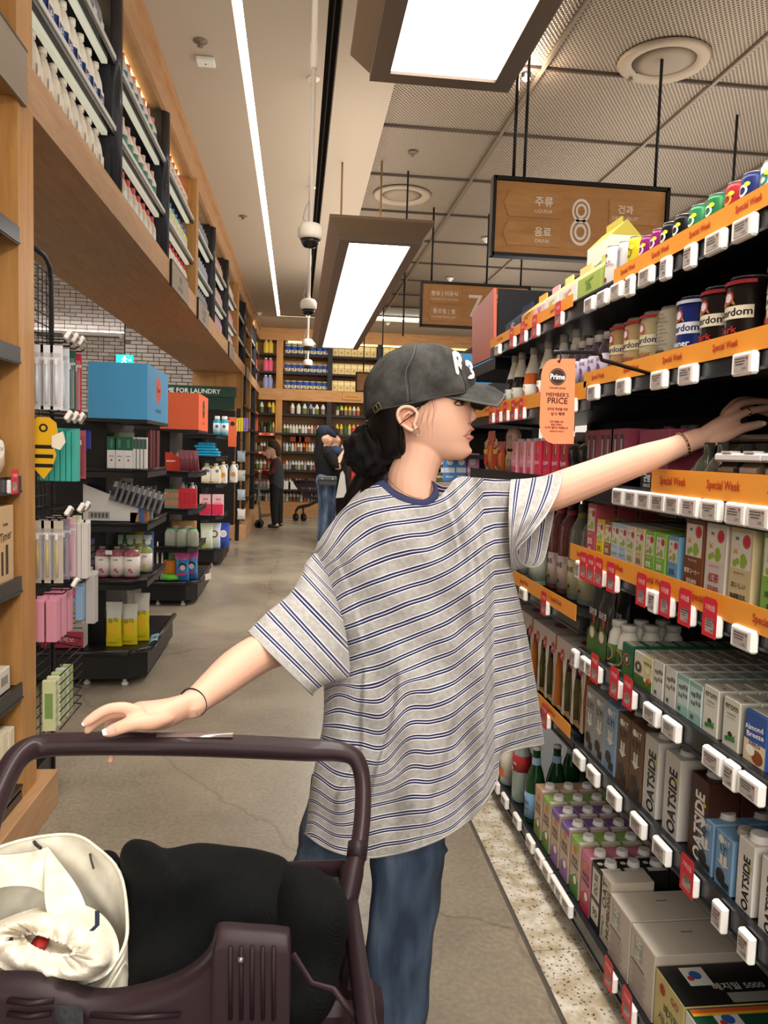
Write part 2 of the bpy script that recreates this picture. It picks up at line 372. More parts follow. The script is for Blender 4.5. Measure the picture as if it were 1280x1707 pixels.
# ---------------------------------------------------------------- pendant light troughs
PAN = M('#ffffff', .5, emit=5.0, ecol='#fffaf2'); TRO = M('#77685a', .42, .35); TROE = M('#8d7660', .4, .35)
def trough(x0, x1, y0, y1, zb, lab, rods):
    t = empty('pendant_light', ((x0 + x1) / 2, (y0 + y1) / 2, zb), 0, lab, 'light')
    T = Matrix.Translation((-(x0 + x1) / 2, -(y0 + y1) / 2, -zb)); f = .075
    q = MB(); q.T = T
    zt = zb + .13
    # flared canopy, four sloping sides, top lip
    A = [(x0 - f, y0 - f), (x1 + f, y0 - f), (x1 + f, y1 + f), (x0 - f, y1 + f)]; B = [(x0, y0), (x1, y0), (x1, y1), (x0, y1)]
    vs = [(a, c, zt) for a, c in A] + [(a, c, zt + .02) for a, c in A] + [(a, c, zb + .03) for a, c in B]
    q.add(vs, [(0, 1, 5, 4), (1, 2, 6, 5), (2, 3, 7, 6), (3, 0, 4, 7), (4, 5, 6, 7), (8, 9, 1, 0), (9, 10, 2, 1), (10, 11, 3, 2), (11, 8, 0, 3)], TROE)
    link('canopy', q.mesh('canopy'), t)
    q = MB(); q.T = T; w = .075
    q.box(x0, x0 + w, y0, y1, zb, zb + .03, TRO); q.box(x1 - w, x1, y0, y1, zb, zb + .03, TRO); q.box(x0 + w, x1 - w, y0, y0 + w, zb, zb + .03, TRO); q.box(x0 + w, x1 - w, y1 - w, y1, zb, zb + .03, TRO)
    link('frame', q.mesh('frame'), t)
    q = MB(); q.T = T; q.box(x0 + w, x1 - w, y0 + w, y1 - w, zb + .012, zb + .018, PAN); link('light_panel', q.mesh('light_panel'), t)
    for (x, y) in rods:
        q = MB(); q.T = T; q.tube([(x, y, zt), (x, y, 4.065 if x > .6 else 3.955)], .009, M('#b79a6a', .3, .8)); link('rod', q.mesh('rod'), t)
trough(.26, .83, -1.6, 3.2, 2.9, 'large pendant trough light overhead, nearest and cut by the top edge', [(.35, -.8), (.75, 2.2)])
trough(.27, .86, 5.55, 11.4, 2.9, 'long pendant trough light hanging over the aisle, beyond the nearest one', [(.72, 7.2), (.35, 7.0), (.72, 10.5)])
trough(2.68, 3.33, 6.0, 13.2, 2.9, 'pendant trough light over the next aisle, behind the orange panel', [(2.8, 7.5), (2.8, 12)])
# ---------------------------------------------------------------- dome cameras on drop poles
CW = M('#ddd3c6', .45)
for i, (px, py, Y, lab) in enumerate([(517, 393, 3.75, 'nearest white dome camera hanging on a ceiling pole'), (514, 512, 5.5, 'second dome camera on its pole, below the nearest one in view'),
                                      (513, 575, 7.7, 'third dome camera on its pole, farther along the aisle'), (513, 607, 9.86, 'farthest and smallest dome camera on its ceiling pole')]):
    p = P(px, py, Y); t = empty('dome_camera', p, 0, lab, 'camera', 'dome cameras along the aisle')
    q = MB(); q.lathe([(.02, .06), (.045, .052), (.058, .03), (.058, -.005), (.05, -.018)], CW, 20); link('housing', q.mesh('housing'), t)
    q = MB(); q.lathe([(.045, -.018), (.042, -.035), (.03, -.052), (.0001, -.06)], M('#1a1a1e', .08), 20); link('dome', q.mesh('dome'), t)
    h = 3.95 - p.z
    q = MB(); q.lathe([(.011, .06), (.011, h * .52)], CW, 10); q.lathe([(.016, h * .5), (.018, h * .52), (.018, h * .57), (.015, h * .58), (.015, h)], CW, 12); link('pole', q.mesh('pole'), t)
    q = MB(); q.lathe([(.045, h), (.045, h - .006), (.02, h - .012)], CW, 16); link('ceiling_plate', q.mesh('ceiling_plate'), t)
    q = MB(); q.tube([(-.02, 0, .045), (-.035, 0, .08), (-.02, 0, .14), (-.008, 0, .16)], .003, M('#9aa0a8', .4), 6); link('cable', q.mesh('cable'), t)
# ---------------------------------------------------------------- spot lamp
t = empty('spot_lamp', P(877, 131, 5.4), 0, 'bright round spot lamp beside the corner of the nearest pendant light', 'light')
q = MB(); q.lathe([(.03, 0), (.035, .05), (.02, .09)], BLACK, 14); link('lamp_body', q.mesh('lamp_body'), t)
q = MB(); q.lathe([(.0001, -.014), (.022, -.01), (.03, 0)], M('#ffffff', .5, emit=60.0, ecol='#ffd9b8'), 14); link('bulb', q.mesh('bulb'), t)
l = bpy.data.lights.new('spot_glow', 'POINT'); l.energy = 10; l.color = (1, .8, .62); l.shadow_soft_size = .04; lo = bpy.data.objects.new('spot_glow', l); lo.location = P(877, 134, 5.3); COL.objects.link(lo)
# ---------------------------------------------------------------- hanging aisle signs
def sign(Y, c, rods, boards, number, lab, frame=BLACKG):
    # c = pixel corners (left,top,right,bottom)
    a = P(c[0], c[1], Y); z = P(c[2], c[3], Y); x0, x1 = a.x, z.x; z1, z0 = a.z, z.z
    w, h = x1 - x0, z1 - z0; t = empty('aisle_sign', ((x0 + x1) / 2, Y, (z0 + z1) / 2), 0, lab, 'sign')
    q = MB(); q.box(-w / 2 + .015, w / 2 - .015, -.012, .03, -h / 2 + .015, h / 2 - .015, WOODS); link('board', q.mesh('board'), t)
    q = MB(); e = .022
    for s_ in (-1, 1): q.box(s_ * w / 2 - e / 2, s_ * w / 2 + e / 2, -.03, .045, -h / 2 - e / 2, h / 2 + e / 2, frame)
    for s_ in (-1, 1): q.box(-w / 2, w / 2, -.03, .045, s_ * h / 2 - e / 2, s_ * h / 2 + e / 2, frame)
    link('frame', q.mesh('frame'), t)
    for (u0, v0, u1, v1, d, ko, en, al) in boards:
        bx0, bx1, bz1, bz0 = -w / 2 + u0 * w, -w / 2 + u1 * w, h / 2 - v0 * h, h / 2 - v1 * h; bh = bz1 - bz0; k = bh * .22
        pts = [(bx0 + k, bz0), (bx1, bz0), (bx1, bz1), (bx0 + k, bz1), (bx0, (bz0 + bz1) / 2)] if d < 0 else [(bx0, bz0), (bx1 - k, bz0), (bx1, (bz0 + bz1) / 2), (bx1 - k, bz1), (bx0, bz1)]
        q = MB(); q.prism(pts, -.019, -.012, WOODP, 1); pl = link('arrow_plaque', q.mesh('arrow_plaque'), t)
        q = MB(); wht = M('#f1e6d8', .5); tw = (bx1 - bx0) * .5
        cx_ = bx1 - tw * .5 - w * .02 if d < 0 else bx0 + tw * .5 + w * .02
        if len(ko) > 4: tw = (bx1 - bx0) * .82; cx_ = (bx0 + bx1) / 2
        q.text(ko, bh * .36, (cx_, -.0195, bz0 + bh * .62), wht, maxw=tw, bold=.02); q.text(en, bh * .15, (cx_, -.0195, bz0 + bh * .24), wht, maxw=tw)
        link('lettering', q.mesh('lettering'), pl)
    if number:
        q = MB(); wht = M('#f3e9e0', .5); hh = h * .52
        if number == '8':
            for (cz, r) in ((hh * .27, hh * .31), (-hh * .27, hh * .35)):
                q.disc(r, (0, -.0125, cz), wht, n=28, ring=.78, sx=.8); q.disc(r * .6, (0, -.0125, cz), wht, n=28, ring=.66, sx=.8)
        else:
            q.text(number, hh, (0, -.0125, 0), wht)
        link('aisle_number', q.mesh('aisle_number'), t)
    for u, bot in rods:
        x = -w / 2 + u * w; q = MB(); q.lathe([(.011, h / 2), (.011, 4.06 - (z0 + z1) / 2)], BLACKG, 8, c=(x, .01 + bot, 0)); link('rod', q.mesh('rod'), t)
    return t
# (the frames are drawn square to the aisle)
sign(5.0, (824, 297, 1105, 441), [(.11, 0), (.20, .12), (.93, 0)],
     [(.055, .15, .385, .49, -1, '주류', 'LIQUEUR', 0), (.055, .555, .385, .87, -1, '음료', 'DRINK', 0), (.66, .19, .96, .5, 1, '건과', 'DRIED FRUIT', 0)], '8',
     'hanging wooden aisle sign with a large outlined 8, black frame')
sign(8.4, (703, 470, 879, 551), [(.09, 0), (.62, .1), (.92, 0)],
     [(.06, .12, .36, .47, -1, '분유 | 이유식', 'POWDERED MILK | BABY FOOD', 0), (.06, .53, .36, .88, -1, '통조림 | 잼', 'CANNED FOOD | JAM', 0), (.66, .14, .95, .46, 1, '즉석밥', 'INSTANT RICE', 0)], '7',
     'smaller orange lit wooden aisle sign partly behind the salmon end panel')
sign(14.0, (594, 621, 640, 654), [(.25, 0), (.9, 0)], [(.1, .15, .9, .47, -1, '라면', 'NOODLE', 0), (.1, .53, .9, .87, -1, '조미료', 'SAUCE', 0)], '', 'smallest and farthest wooden aisle sign, left of the black cap')
q = MB(); p = P(1222, 300, 5.75); q.lathe([(.011, p.z - .5), (.011, 4.06)], BLACKG, 8); o = link('hanging_rod', q.mesh('hanging_rod')); o.location = (p.x, 5.75, 0); tag(o, 'thin black hanging rod right of the aisle sign, above the cans', 'rod')
q = MB(); q.lathe([(.009, P(670, 560, 7.4).z), (.009, 4.065)], BLACKG, 8); o = link('hanging_rod', q.mesh('hanging_rod')); o.location = (P(673, 520, 7.4).x, 7.4, 0); tag(o, 'thin black hanging rod left of the orange aisle sign', 'rod')
# ---------------------------------------------------------------- brick wall beyond the opening, brick by brick
q = MB(); q.box(-9, -3.05, 15.06, 15.3, 0, 5.2, M('#6d625a', .9)); q.box(-3.07, -1.72, 14.26, 15.3, 0, 5.2, M('#7d726a', .9)); bw = struct('wall_brick', q)
bm_w = [M(c, .6) for c in ('#cdbfb6', '#c1b2a8', '#d6c9c0')]
brk = []
for k, c in enumerate(bm_w):
    for L in (.20, .10):
        q = MB(); q.bbox(0, L - .012, 0, .03, 0, .058, c, .003); brk.append(q.mesh('brick'))
cnt = 0; rest = MB()
for (xa, xb, yw) in ((-3.05, -1.75, 14.23), (-5.0, -3.08, 15.03)):
    z = 2.0; row = 0
    while z < 4.7:
        x = xa - (row % 2) * .1 ; i = 0
        while x < xb - .05:
            sel = RND.randrange(3); long_ = RND.random() < .8; L = .20 if long_ else .10
            px = 640 + 1282 * (x + .1) / yw  # rough cull below by the soffit and the wall
            if x >= xa - .001:
                vis = z < 4.2 and z > 2.25
                if vis and cnt < 300 and x > -4.7:
                    o = link('brick', brk[sel * 2 + (0 if long_ else 1)], bw); o.location = (x, yw, z); cnt += 1
                else: rest.box(x, x + L - .012, yw, yw + .03, z, z + .058, bm_w[sel])
            x += L; i += 1
        z += .07; row += 1
o = link('brick_courses', rest.mesh('brick_courses'), bw); o['kind'] = 'stuff'
q = MB(); q.box(-9, -3.05, 14.85, 15.06, 3.40, 3.46, M('#e7dfda', .5)); o = link('wall_ledge', q.mesh('wall_ledge'), bw)
q = MB(); q.box(-6, -3.1, 14.9, 14.93, 3.462, 3.475, M('#ffffff', .5, emit=9.0)); tag(link('ledge_light', q.mesh('ledge_light')), 'strip light on the white ledge washing the upper brickwork', 'light')
q = MB(); q.lathe([(.07, 0), (.07, -.05), (.04, -.09), (.0001, -.1)], WHITE, 14); o = link('dome_camera', q.mesh('dome_camera')); o.location = P(204, 556, 14.9); tag(o, 'tiny dome camera under the white ledge of the brick wall', 'camera')
b = MB(); b.box(-9, -2.2, -4, 16.9, 4.8, 4.9, PLASTER); link('ceiling_deck', b.mesh('ceiling_deck'), ceil)
t = empty('exit_sign', P(208, 600, 13.5), 0, 'glowing green exit sign with running figure above the blue header box', 'sign')
q = MB(); q.bbox(-.14, .14, -.02, .02, -.085, .085, M('#19c7a6', .4, emit=1.3, ecol='#1fc9b0'), .01); link('housing', q.mesh('housing'), t)
q = MB(); wm = M('#d8fff4', .5, emit=1.2)
q.disc(.018, (.0, -.021, .045), wm); q.poly([(-.03, .03), (.03, .028), (.05, -.0), (.03, .01), (.0, .0), (.03, -.03), (.02, -.06), (.0, -.02), (-.05, -.06), (-.06, -.05), (-.02, .0), (-.05, .0)], (0, -.021, 0), wm)
q.poly([(.06, -.01), (.09, -.01), (.09, -.025), (.12, .0), (.09, .025), (.09, .01), (.06, .01)], (0, -.021, 0), wm); link('pictogram', q.mesh('pictogram'), t)
q = MB(); q.lathe([(.008, .085), (.008, 4.8 - P(208, 600, 13.5).z)], BLACK, 8); link('rod', q.mesh('rod'), t)
# ================================================================ PRODUCTS (front faces -Y)
STEEL = M('#b9bbbd', .25, .9); GLASSC = M('#c8d2cc', .05, trans=.85, alpha=1.0); CAPW = M('#e9e7e3', .4)
_C = {}
def cached(fn):
    def w(*a, **k):
        key = (fn.__name__, a, tuple(sorted(k.items())))
        if key not in _C: _C[key] = fn(*a, **k)
        return _C[key]
    return w
def art(q, items, y=None, wrap=0):
    """flat print: ('r',x,z,w,h,c) ('t',text,x,z,h,c[,rot[,maxw[,sx]]]) ('d',x,z,r,c[,sx]) ('o',x,z,r,c,ring[,sx]) ('p',pts,c)"""
    for k, it in enumerate(items):
        yy = -(wrap or -y) - .0003 - .00012 * k if not wrap else 0
        W_ = (wrap + .0009 + .0003 * k) if wrap else 0
        def o(x, z): return (x, yy, z)
        if it[0] == 'r': q.rect(it[3], it[4], o(it[1], it[2]), M(it[5], .5), wrap=W_)
        elif it[0] == 't': q.text(it[1], it[4], o(it[2], it[3]), M(it[5], .5), rot=it[6] if len(it) > 6 else 0, wrap=W_, maxw=it[7] if len(it) > 7 else 0, sx=it[8] if len(it) > 8 else 1, bold=it[9] if len(it) > 9 else .03)
        elif it[0] == 'd': q.disc(it[3], o(it[1], it[2]), M(it[4], .5), wrap=W_, sx=it[5] if len(it) > 5 else 1)
        elif it[0] == 'o': q.disc(it[3], o(it[1], it[2]), M(it[4], .5), wrap=W_, ring=it[5], sx=it[6] if len(it) > 6 else 1)
        elif it[0] == 'p': q.poly(list(it[1]), o(0, 0), M(it[2], .5), wrap=W_)
@cached
def can(r, h, col, items=(), top='#c9cbcd', rim='#a9abad', lidcol=None, metal=.35, name='drink_can'):
    m = M(col, .3, metal); s = M(top, .25, .8); q = MB()
    q.lathe([(r * .78, 0), (r * .95, .006), (r, .014), (r, h - .016), (r * .86, h - .004)], [s, s, m, M(lidcol or col, .3, metal)], 20)
    art(q, items, wrap=r)
    l = MB(); l.lathe([(r * .86, h - .004), (r * .88, h), (r * .84, h), (r * .80, h - .006), (.0001, h - .007)], M(rim, .25, .8), 20)
    l.box(-.006, .006, -.016, .004, h - .007, h - .005, M(rim, .3, .8))
    return Proto(name, 'can', q, [('can_lid', l)])
@cached
def carton(w, d, h, col, items=(), side=None, topc=None, cap=None, capx=0, capr=.015, topitems=(), name='carton', sideitems=(), strap=None, cat='carton'):
    q = MB(); q.bbox(-w / 2, w / 2, -d / 2, d / 2, 0, h, M(col, .45), min(.002, w * .04))
    if side: q.box(-w / 2 - .0002, -w / 2 + .0005, -d / 2 + .002, d / 2 - .002, .002, h - .002, M(side, .45)); q.box(w / 2 - .0005, w / 2 + .0002, -d / 2 + .002, d / 2 - .002, .002, h - .002, M(side, .45))
    if topc: q.box(-w / 2 + .001, w / 2 - .001, -d / 2 + .001, d / 2 - .001, h - .0005, h + .0003, M(topc, .45))
    art(q, items, y=-d / 2)
    for k, it in enumerate(topitems):      # top prints in local x,y
        z = h + .0006 + .0001 * k
        if it[0] == 'r': q.rect(it[3], it[4], (it[1], it[2], z), M(it[5], .5), (1, 0, 0), (0, 1, 0))
        elif it[0] == 't': q.text(it[1], it[4], (it[2], it[3], z), M(it[5], .5), (1, 0, 0), (0, 1, 0), rot=it[6] if len(it) > 6 else 0, maxw=it[7] if len(it) > 7 else 0, bold=.02)
        elif it[0] == 'd': q.disc(it[3], (it[1], it[2], z), M(it[4], .5), (1, 0, 0), (0, 1, 0))
    for k, it in enumerate(sideitems):
        for sx in (-1, 1):
            o_ = (sx * (w / 2 + .0006 + .0001 * k), it[1], it[2]); ux = (0, -sx, 0) if sx < 0 else (0, 1, 0)
            if it[0] == 'r': q.rect(it[3], it[4], o_, M(it[5], .5), ux)
            elif it[0] == 't': pass
    ps = []
    if cap:
        c = MB(); c.lathe([(capr * 1.12, 0), (capr * 1.12, .003), (capr, .004), (capr, .012), (capr * .93, .014)], M(cap, .35), 18, c=(0, capx, h)); ps.append(('cap', c))
    if strap:
        c = MB(); c.box(-w / 2 - .001, w / 2 + .001, -.004, .004, h, h + .02, M(strap, .4)); ps.append(('strap', c))
    return Proto(name, cat, q, ps)
@cached
def gable(w, d, h, col, items=(), roof=None, name='carton'):     # gable-topped drink carton, slanted shoulders and upright fin
    q = MB(); c = M(col, .45); rf = M(roof or col, .45); s = w * .42
    q.box(-w / 2, w / 2, -d / 2, d / 2, 0, h, c)
    q.add([(-w / 2, -d / 2, h), (w / 2, -d / 2, h), (w / 2, d / 2, h), (-w / 2, d / 2, h), (-w / 2, 0, h + s), (w / 2, 0, h + s), (-w / 2, 0, h + s + .012), (w / 2, 0, h + s + .012)],
          [(0, 1, 5, 4), (2, 3, 4, 5), (1, 2, 5), (3, 0, 4), (4, 5, 7, 6), (5, 4, 6, 7)], rf)
    art(q, items, y=-d / 2); return Proto(name, 'carton', q)
@cached
def bottle(prof, glass, cap, label=None, items=(), labz=(.05, .12), liquid=None, capz=None, name='glass_bottle', rough=.08, trans=0., n=16, capr=None, neck=None, sq=1):
    """prof: ((r,z),...) outer profile; label band between labz; cap from capz upward"""
    q = MB(); g = M(glass, rough, trans=trans, coat=.3) if trans else M(glass, rough)
    pr = [(r, z) for r, z in prof]; ms = []
    for k in range(len(pr) - 1): ms.append(M(liquid, rough) if liquid and pr[k + 1][1] <= capz * .72 else g)
    q.lathe(pr, ms, n, squash=sq); ps = []
    rm = max(r for r, z in prof)
    if cap:
        c = MB(); r = capr or pr[-1][0] * 1.12; z0 = capz if capz else pr[-1][1] - .02; z1 = pr[-1][1] + .003
        c.lathe([(r, z0), (r, z1 - .002), (r * .9, z1), (.0001, z1)], M(cap, .4), 14); ps.append(('cap', c))
    if neck:
        c = MB(); c.lathe([(neck[0], neck[1]), (neck[3] if len(neck) > 3 else neck[0] * .8, neck[2])], M(neck[-1] if isinstance(neck[-1], str) else '#ffffff', .5), 14); ps.append(('neck_label', c))
    if label:
        c = MB(); c.lathe([(rm + .0006, labz[0]), (rm + .0006, labz[1])], M(label, .5), n, squash=sq)
        art(c, items, wrap=rm + .0008) if sq == 1 else art(c, items, y=-(rm * sq + .0008)); ps.append(('label', c))
    return Proto(name, 'bottle', q, ps)
@cached
def pouch(w, d, h, col, items=(), topc=None, name='pouch', cat='pouch', clear=None, hole=False, seed=0):
    """pillow bag with sealed, crinkled top"""
    q = MB(); r = random.Random(seed); rows = []; n = 16; nz = 9
    for j in range(nz):
        t = j / (nz - 1); z = h * t; dd = d / 2 * (max(0.02, math.sin(math.pi * (min(1, t * .93 + .07)) ** .8)) if t < 1 else .02) * (1 if t > .12 else 1.0)
        if t > .82: dd *= .35
        ww = w / 2 * (1 - .07 * math.sin(math.pi * t) + (.02 if t > .85 else 0)); row = []
        for k in range(n):
            a = 2 * math.pi * k / n; cs, sn = math.cos(a), math.sin(a)
            f = (abs(cs) ** .55) * (1 if cs > 0 else -1); g = (abs(sn) ** .8) * (1 if sn > 0 else -1)
            row.append((ww * f + r.uniform(-.015, .015) * w, dd * g + r.uniform(-.02, .02) * d, z))
        rows.append(row)
    k = 6 if not topc else 5
    q.grid(rows[:k + 1], M(col, .35, coat=.4), True); q.grid(rows[k:], M(topc or col, .3, coat=.4), True); q.add(rows[0], [tuple(range(n - 1, -1, -1))], M(col, .4)); q.add(rows[-1], [tuple(range(n))], M(topc or col, .4))
    art(q, items, y=-d * .5); return Proto(name, cat, q)
@cached
def jug(w, d, h, col, cap, items=(), label=None, name='jug', wrapc=None):      # handled jug: squashed body with shoulder, neck offset, loop handle
    q = MB(); m = M(col, .35); wm_ = M(wrapc or col, .35); q.lathe([(w * .48, 0), (w * .5, .01), (w * .5, h * .12), (w * .5, h * .5), (w * .5, h * .55), (w * .44, h * .68), (w * .26, h * .84), (w * .15, h * .88), (w * .15, h * .93)], [m, m, wm_] + [m] * 5, 16, squash=d / w)
    c = MB(); c.lathe([(w * .19, h * .9), (w * .19, h), (w * .0001, h)], M(cap, .4), 12)
    hd = MB(); hd.tube([(w * .12, 0, h * .84), (w * .42, 0, h * .88), (w * .52, 0, h * .76), (w * .46, 0, h * .56)], w * .055, m, 8)
    ps = [('cap', c), ('handle', hd)]
    if label or items:
        l = MB(); l.rect(w * .62, h * .4, (0, -d / 2 - .001, h * .3), M(label or col, .5)); art(l, items, y=-d / 2 - .0012); ps.append(('label', l))
    return Proto(name, 'bottle', q, ps)
# shelf-edge pieces -------------------------------------------------
@cached
def etag(w=.062, h=.042, red=False, vert=False, k=0):      # electronic price tag, grey screen in a white case
    q = MB(); q.bbox(-w / 2, w / 2, -.012, .004, 0, h, M('#ece9e4', .35), .004)
    s = MB(); sw, sh = w * .66, h * .66; s.box(-sw / 2, sw / 2, -.0128, -.012, h * .17, h * .83, M('#a89d96', .3))
    ink = M('#4d4644', .5)
    r = random.Random(k)
    for i in range(3): s.rect(sw * r.uniform(.4, .8), h * .045, (-sw * .1, -.0131, h * (.72 - i * .12)), ink)
    s.text(r.choice(['1,980', '2,480', '3,680', '5,900', '980']), h * .12, (sw * .2, -.0131, h * .28), ink)
    s.disc(h * .06, (sw * .38, -.0131, h * .72), M('#8d2b33', .5))
    ps = [('screen', s)]
    if red:
        c = MB(); a = .0134; rm = M('#c8202f', .45); top = h + .034
        c.prism([(-w / 2 - .001, -.002), (w / 2 + .001, -.002), (w / 2 + .001, h * .17), (-w / 2 - .001, h * .17)], -a - .0006, -a, rm, 1)
        c.prism([(-w / 2 - .001, h * .17), (-sw / 2, h * .17), (-sw / 2, h * .83), (-w / 2 - .001, h * .83)], -a - .0006, -a, rm, 1)
        c.prism([(sw / 2, h * .17), (w / 2 + .001, h * .17), (w / 2 + .001, h * .83), (sw / 2, h * .83)], -a - .0006, -a, rm, 1)
        c.prism([(-w / 2 - .001, h * .83), (w / 2 + .001, h * .83), (w / 2 + .001, top - .006), (w / 2 - .006, top), (-w / 2 + .006, top), (-w / 2 - .001, top - .006)], -a - .0006, -a, rm, 1)
        c.text('가격상품', .012, (0, -a - .0009, h + .014), M('#f6dcd8', .5), maxw=w * .7); ps.append(('red_price_card', c))
    return Proto('price_tag', 'price tag', q, ps)
# ================================================================ RIGHT GONDOLA
XF = .83; XB = 1.32
ZS = dict(A=1.885, B=1.635, C=1.345, D=1.135, E=.865, F=.585, G=.115)
YN0, YM, YE = -.6, 2.12, 3.32
gon = empty('gondola_shelving', (XF, (YN0 + YE) / 2, 0), 0, 'tall black gondola shelving along the right side of the aisle', 'shelving')
GI = Matrix.Translation((-XF, -(YN0 + YE) / 2, 0))
SHM = M('#121317', .38); LIP = M('#191b20', .3)
q = MB(); q.T = GI; q.box(XB, XB + .04, YN0, YE, 0.02, 2.12, M('#0b0c0e', .7)); link('back_panel', q.mesh('back_panel'), gon)
for y in (YN0, YM, YE):
    q = MB(); q.T = GI; q.box(XB - .03, XB, y - .02, y + .02, 0.02, 2.12, BLACK); link('upright', q.mesh('upright'), gon)
def shelf(z, y0, y1, xf=XF, lab='shelf'):
    q = MB(); q.T = GI
    q.box(xf + .012, XB, y0, y1, z - .03, z, SHM); q.box(xf, xf + .012, y0, y1, z - .045, z + .006, LIP); q.box(xf - .004, xf, y0, y1, z + .002, z + .008, LIP); q.box(xf - .004, xf, y0, y1, z - .047, z - .041, LIP)
    s = link('shelf', q.mesh('shelf'), gon)
    for yy in (y0 + .03, y1 - .05):
        q = MB(); q.T = GI; q.prism([(xf + .05, z - .03), (XB, z - .03), (XB, z - .055), (xf + .2, z - .04)], yy, yy + .004, BLACK, 1); link('bracket', q.mesh('bracket'), s)
for k, z in ZS.items(): shelf(z, YN0, YM if k != 'A' else YE)
for z in (1.60, 1.35, .955, .60, .115): shelf(z, YM + .01, YE if z > 1.62 else YE + .3)
ZF = dict(B=1.60, C=1.35, D=.955, F=.60, G=.115)
q = MB(); q.T = GI; q.box(XF + .03, XB, YN0, YE + .3, .0, .07, BLACKM); link('plinth', q.mesh('plinth'), gon)
# granite kerb, slab by slab
q = MB(); q.box(.70, .90, YN0, YE + .5, -.01, .003, M('#5b554b', .8)); kb = struct('trim_kerb', q)
gy = [-.6, -.05, .5, 1.05, 1.60, 2.03, 2.58, 3.2, 3.8]
for a, c in zip(gy, gy[1:]):
    q = MB(); q.bbox(.70, .90, a + .002, c - .002, 0, .012, GRANITE, .002); link('granite_slab', q.mesh('granite_slab'), kb)
q = MB(); q.box(.692, .70, YN0, YE + .5, 0, .014, M('#8d8a84', .3, .8)); link('metal_edge', q.mesh('metal_edge'), kb)
def Yat(px, py=900, X=.86): return PX(px, py, X).y
def Zat(px, py, X=.86): return PX(px, py, X).z
usedlab = {}
def rowput(pr, pxl, pxr, py, z, lab, depth=0, dd=None, X=None, grp=None, x0=.0145, yc=None, deeplab=None, cat=None, dparts=True, sz=1):
    """front row item seen between pixel columns pxl..pxr; copies behind it"""
    y = (Yat(pxl, py, X or .86) + Yat(pxr, py, X or .86)) / 2; d = dd or .07
    x = X or XF + x0 + d / 2
    if yc: y = yc
    tl_ = Matrix.Scale(sz, 4, (0, 0, 1)) if sz != 1 else None
    put(pr, (x, y, z), -HALF, lab, grp, cat=cat, tilt=tl_)
    for k in range(depth): put(pr, (x + (k + 1) * (d + .003), y, z), -HALF, f'{lab}, {ORD[k + 1]} row', grp, parts=dparts, cat=cat, tilt=tl_)
def wid(pxl, pxr, py): return abs(Yat(pxl, py) - Yat(pxr, py))
# ---- row A : fruit sodas on the top shelf
def soda(col, oc, lid='#d8dadb'): return can(.0265, .135, col, (('o', 0, .085, .017, oc, .62, .8), ('t', 'COCO', 0, .045, .018, oc, .35, .045), ('d', .012, .10, .007, '#f0e040')), lidcol=col)
specs = [(1262, 1290, '#d9e4e0', '#2a7a6a', 'white and teal'), (1233, 1254, '#27336e', '#e8e8f0', 'dark blue'), (1205, 1232, '#b5323a', '#e0a040', 'red'), (1174, 1200, '#2c7a4c', '#e8f0e0', 'green'),
         (1145, 1172, '#2f8052', '#e0f0d8', 'green'), (1123, 1143, '#15161a', '#e8e8e8', 'black'), (1104, 1121, '#17181c', '#f0f0e0', 'black'), (1086, 1104, '#8a2468', '#f0d0e8', 'purple'), (1069, 1085, '#8a2468', '#f0d0e8', 'purple'), (1048, 1068, '#d9c62c', '#7a6a10', 'yellow')]
where = ['at the right edge of the top shelf', 'next to the white and teal one', 'next to the dark blue one', 'right one of the green pair', 'left one of the green pair', 'right one of the black pair', 'left one of the black pair', 'right one of the purple pair', 'left one of the purple pair', 'left of the purple pair']
for (a, c, col, oc, nm), w_ in zip(specs, where):
    hh = 0
    r = rowput(soda(col, oc), a, c, 400, ZS['A'], f'{nm} soda can on the top shelf, {w_}', 2, .056, sz=.8 if nm == 'yellow' else .67, grp=None, deeplab=f'{nm} soda can behind the front row on the top shelf')
wine = can(.026, .165, '#e4e0dd', (('d', 0, .13, .006, '#8a2030'), ('t', 'BELLA', 0, .105, .010, '#8a5560'), ('t', 'MOSCATO', 0, .092, .008, '#8a5560'), ('d', 0, .04, .009, '#7a2030')), lidcol='#e4e0dd')
rowput(wine, 1007, 1031, 430, ZS['A'], 'tall white can with small red print on the top shelf, by the green carton', 1, .055, sz=.74)
rowput(can(.024, .15, '#cfcfcf', (('r', 0, .08, .02, .07, '#8a8a90'), ('t', 'ABC', 0, .12, .01, '#707070')), lidcol='#cfcfcf'), 1032, 1046, 430, ZS['A'], 'plain light grey can between the tall white can and the yellow can', 1, .05, sz=.75)
# handled four-pack cartons
@cached
def handlepack(w, d, h, col, top, items):
    q = MB(); q.box(-w / 2, w / 2, -d / 2, d / 2, 0, h, M(col, .5)); q.add([(-w / 2, -d / 2, h), (w / 2, -d / 2, h), (w / 2, d / 2, h), (-w / 2, d / 2, h), (-w / 2, 0, h + .05), (w / 2, 0, h + .05)], [(0, 1, 5, 4), (2, 3, 4, 5), (1, 2, 5), (3, 0, 4)], M(top, .5))
    art(q, items, y=-d / 2); l = MB(); l.box(-w * .3, w * .3, -.003, .003, h + .045, h + .07, M(top, .5)); return Proto('drink_multipack', 'carton', q, [('handle', l)])
def lemon(t, c2, fc='#e8c83c', tc='#4a4a30', w=.12): return (('t', t, 0, .060, .013, tc, .12, w), ('d', 0, .032, .018, fc), ('o', 0, .032, .021, tc, .9), ('p', ((-.025, .012), (.025, .012), (.02, .03), (-.02, .03)), c2), ('t', '750ml', 0, .012, .008, tc, 0, w))
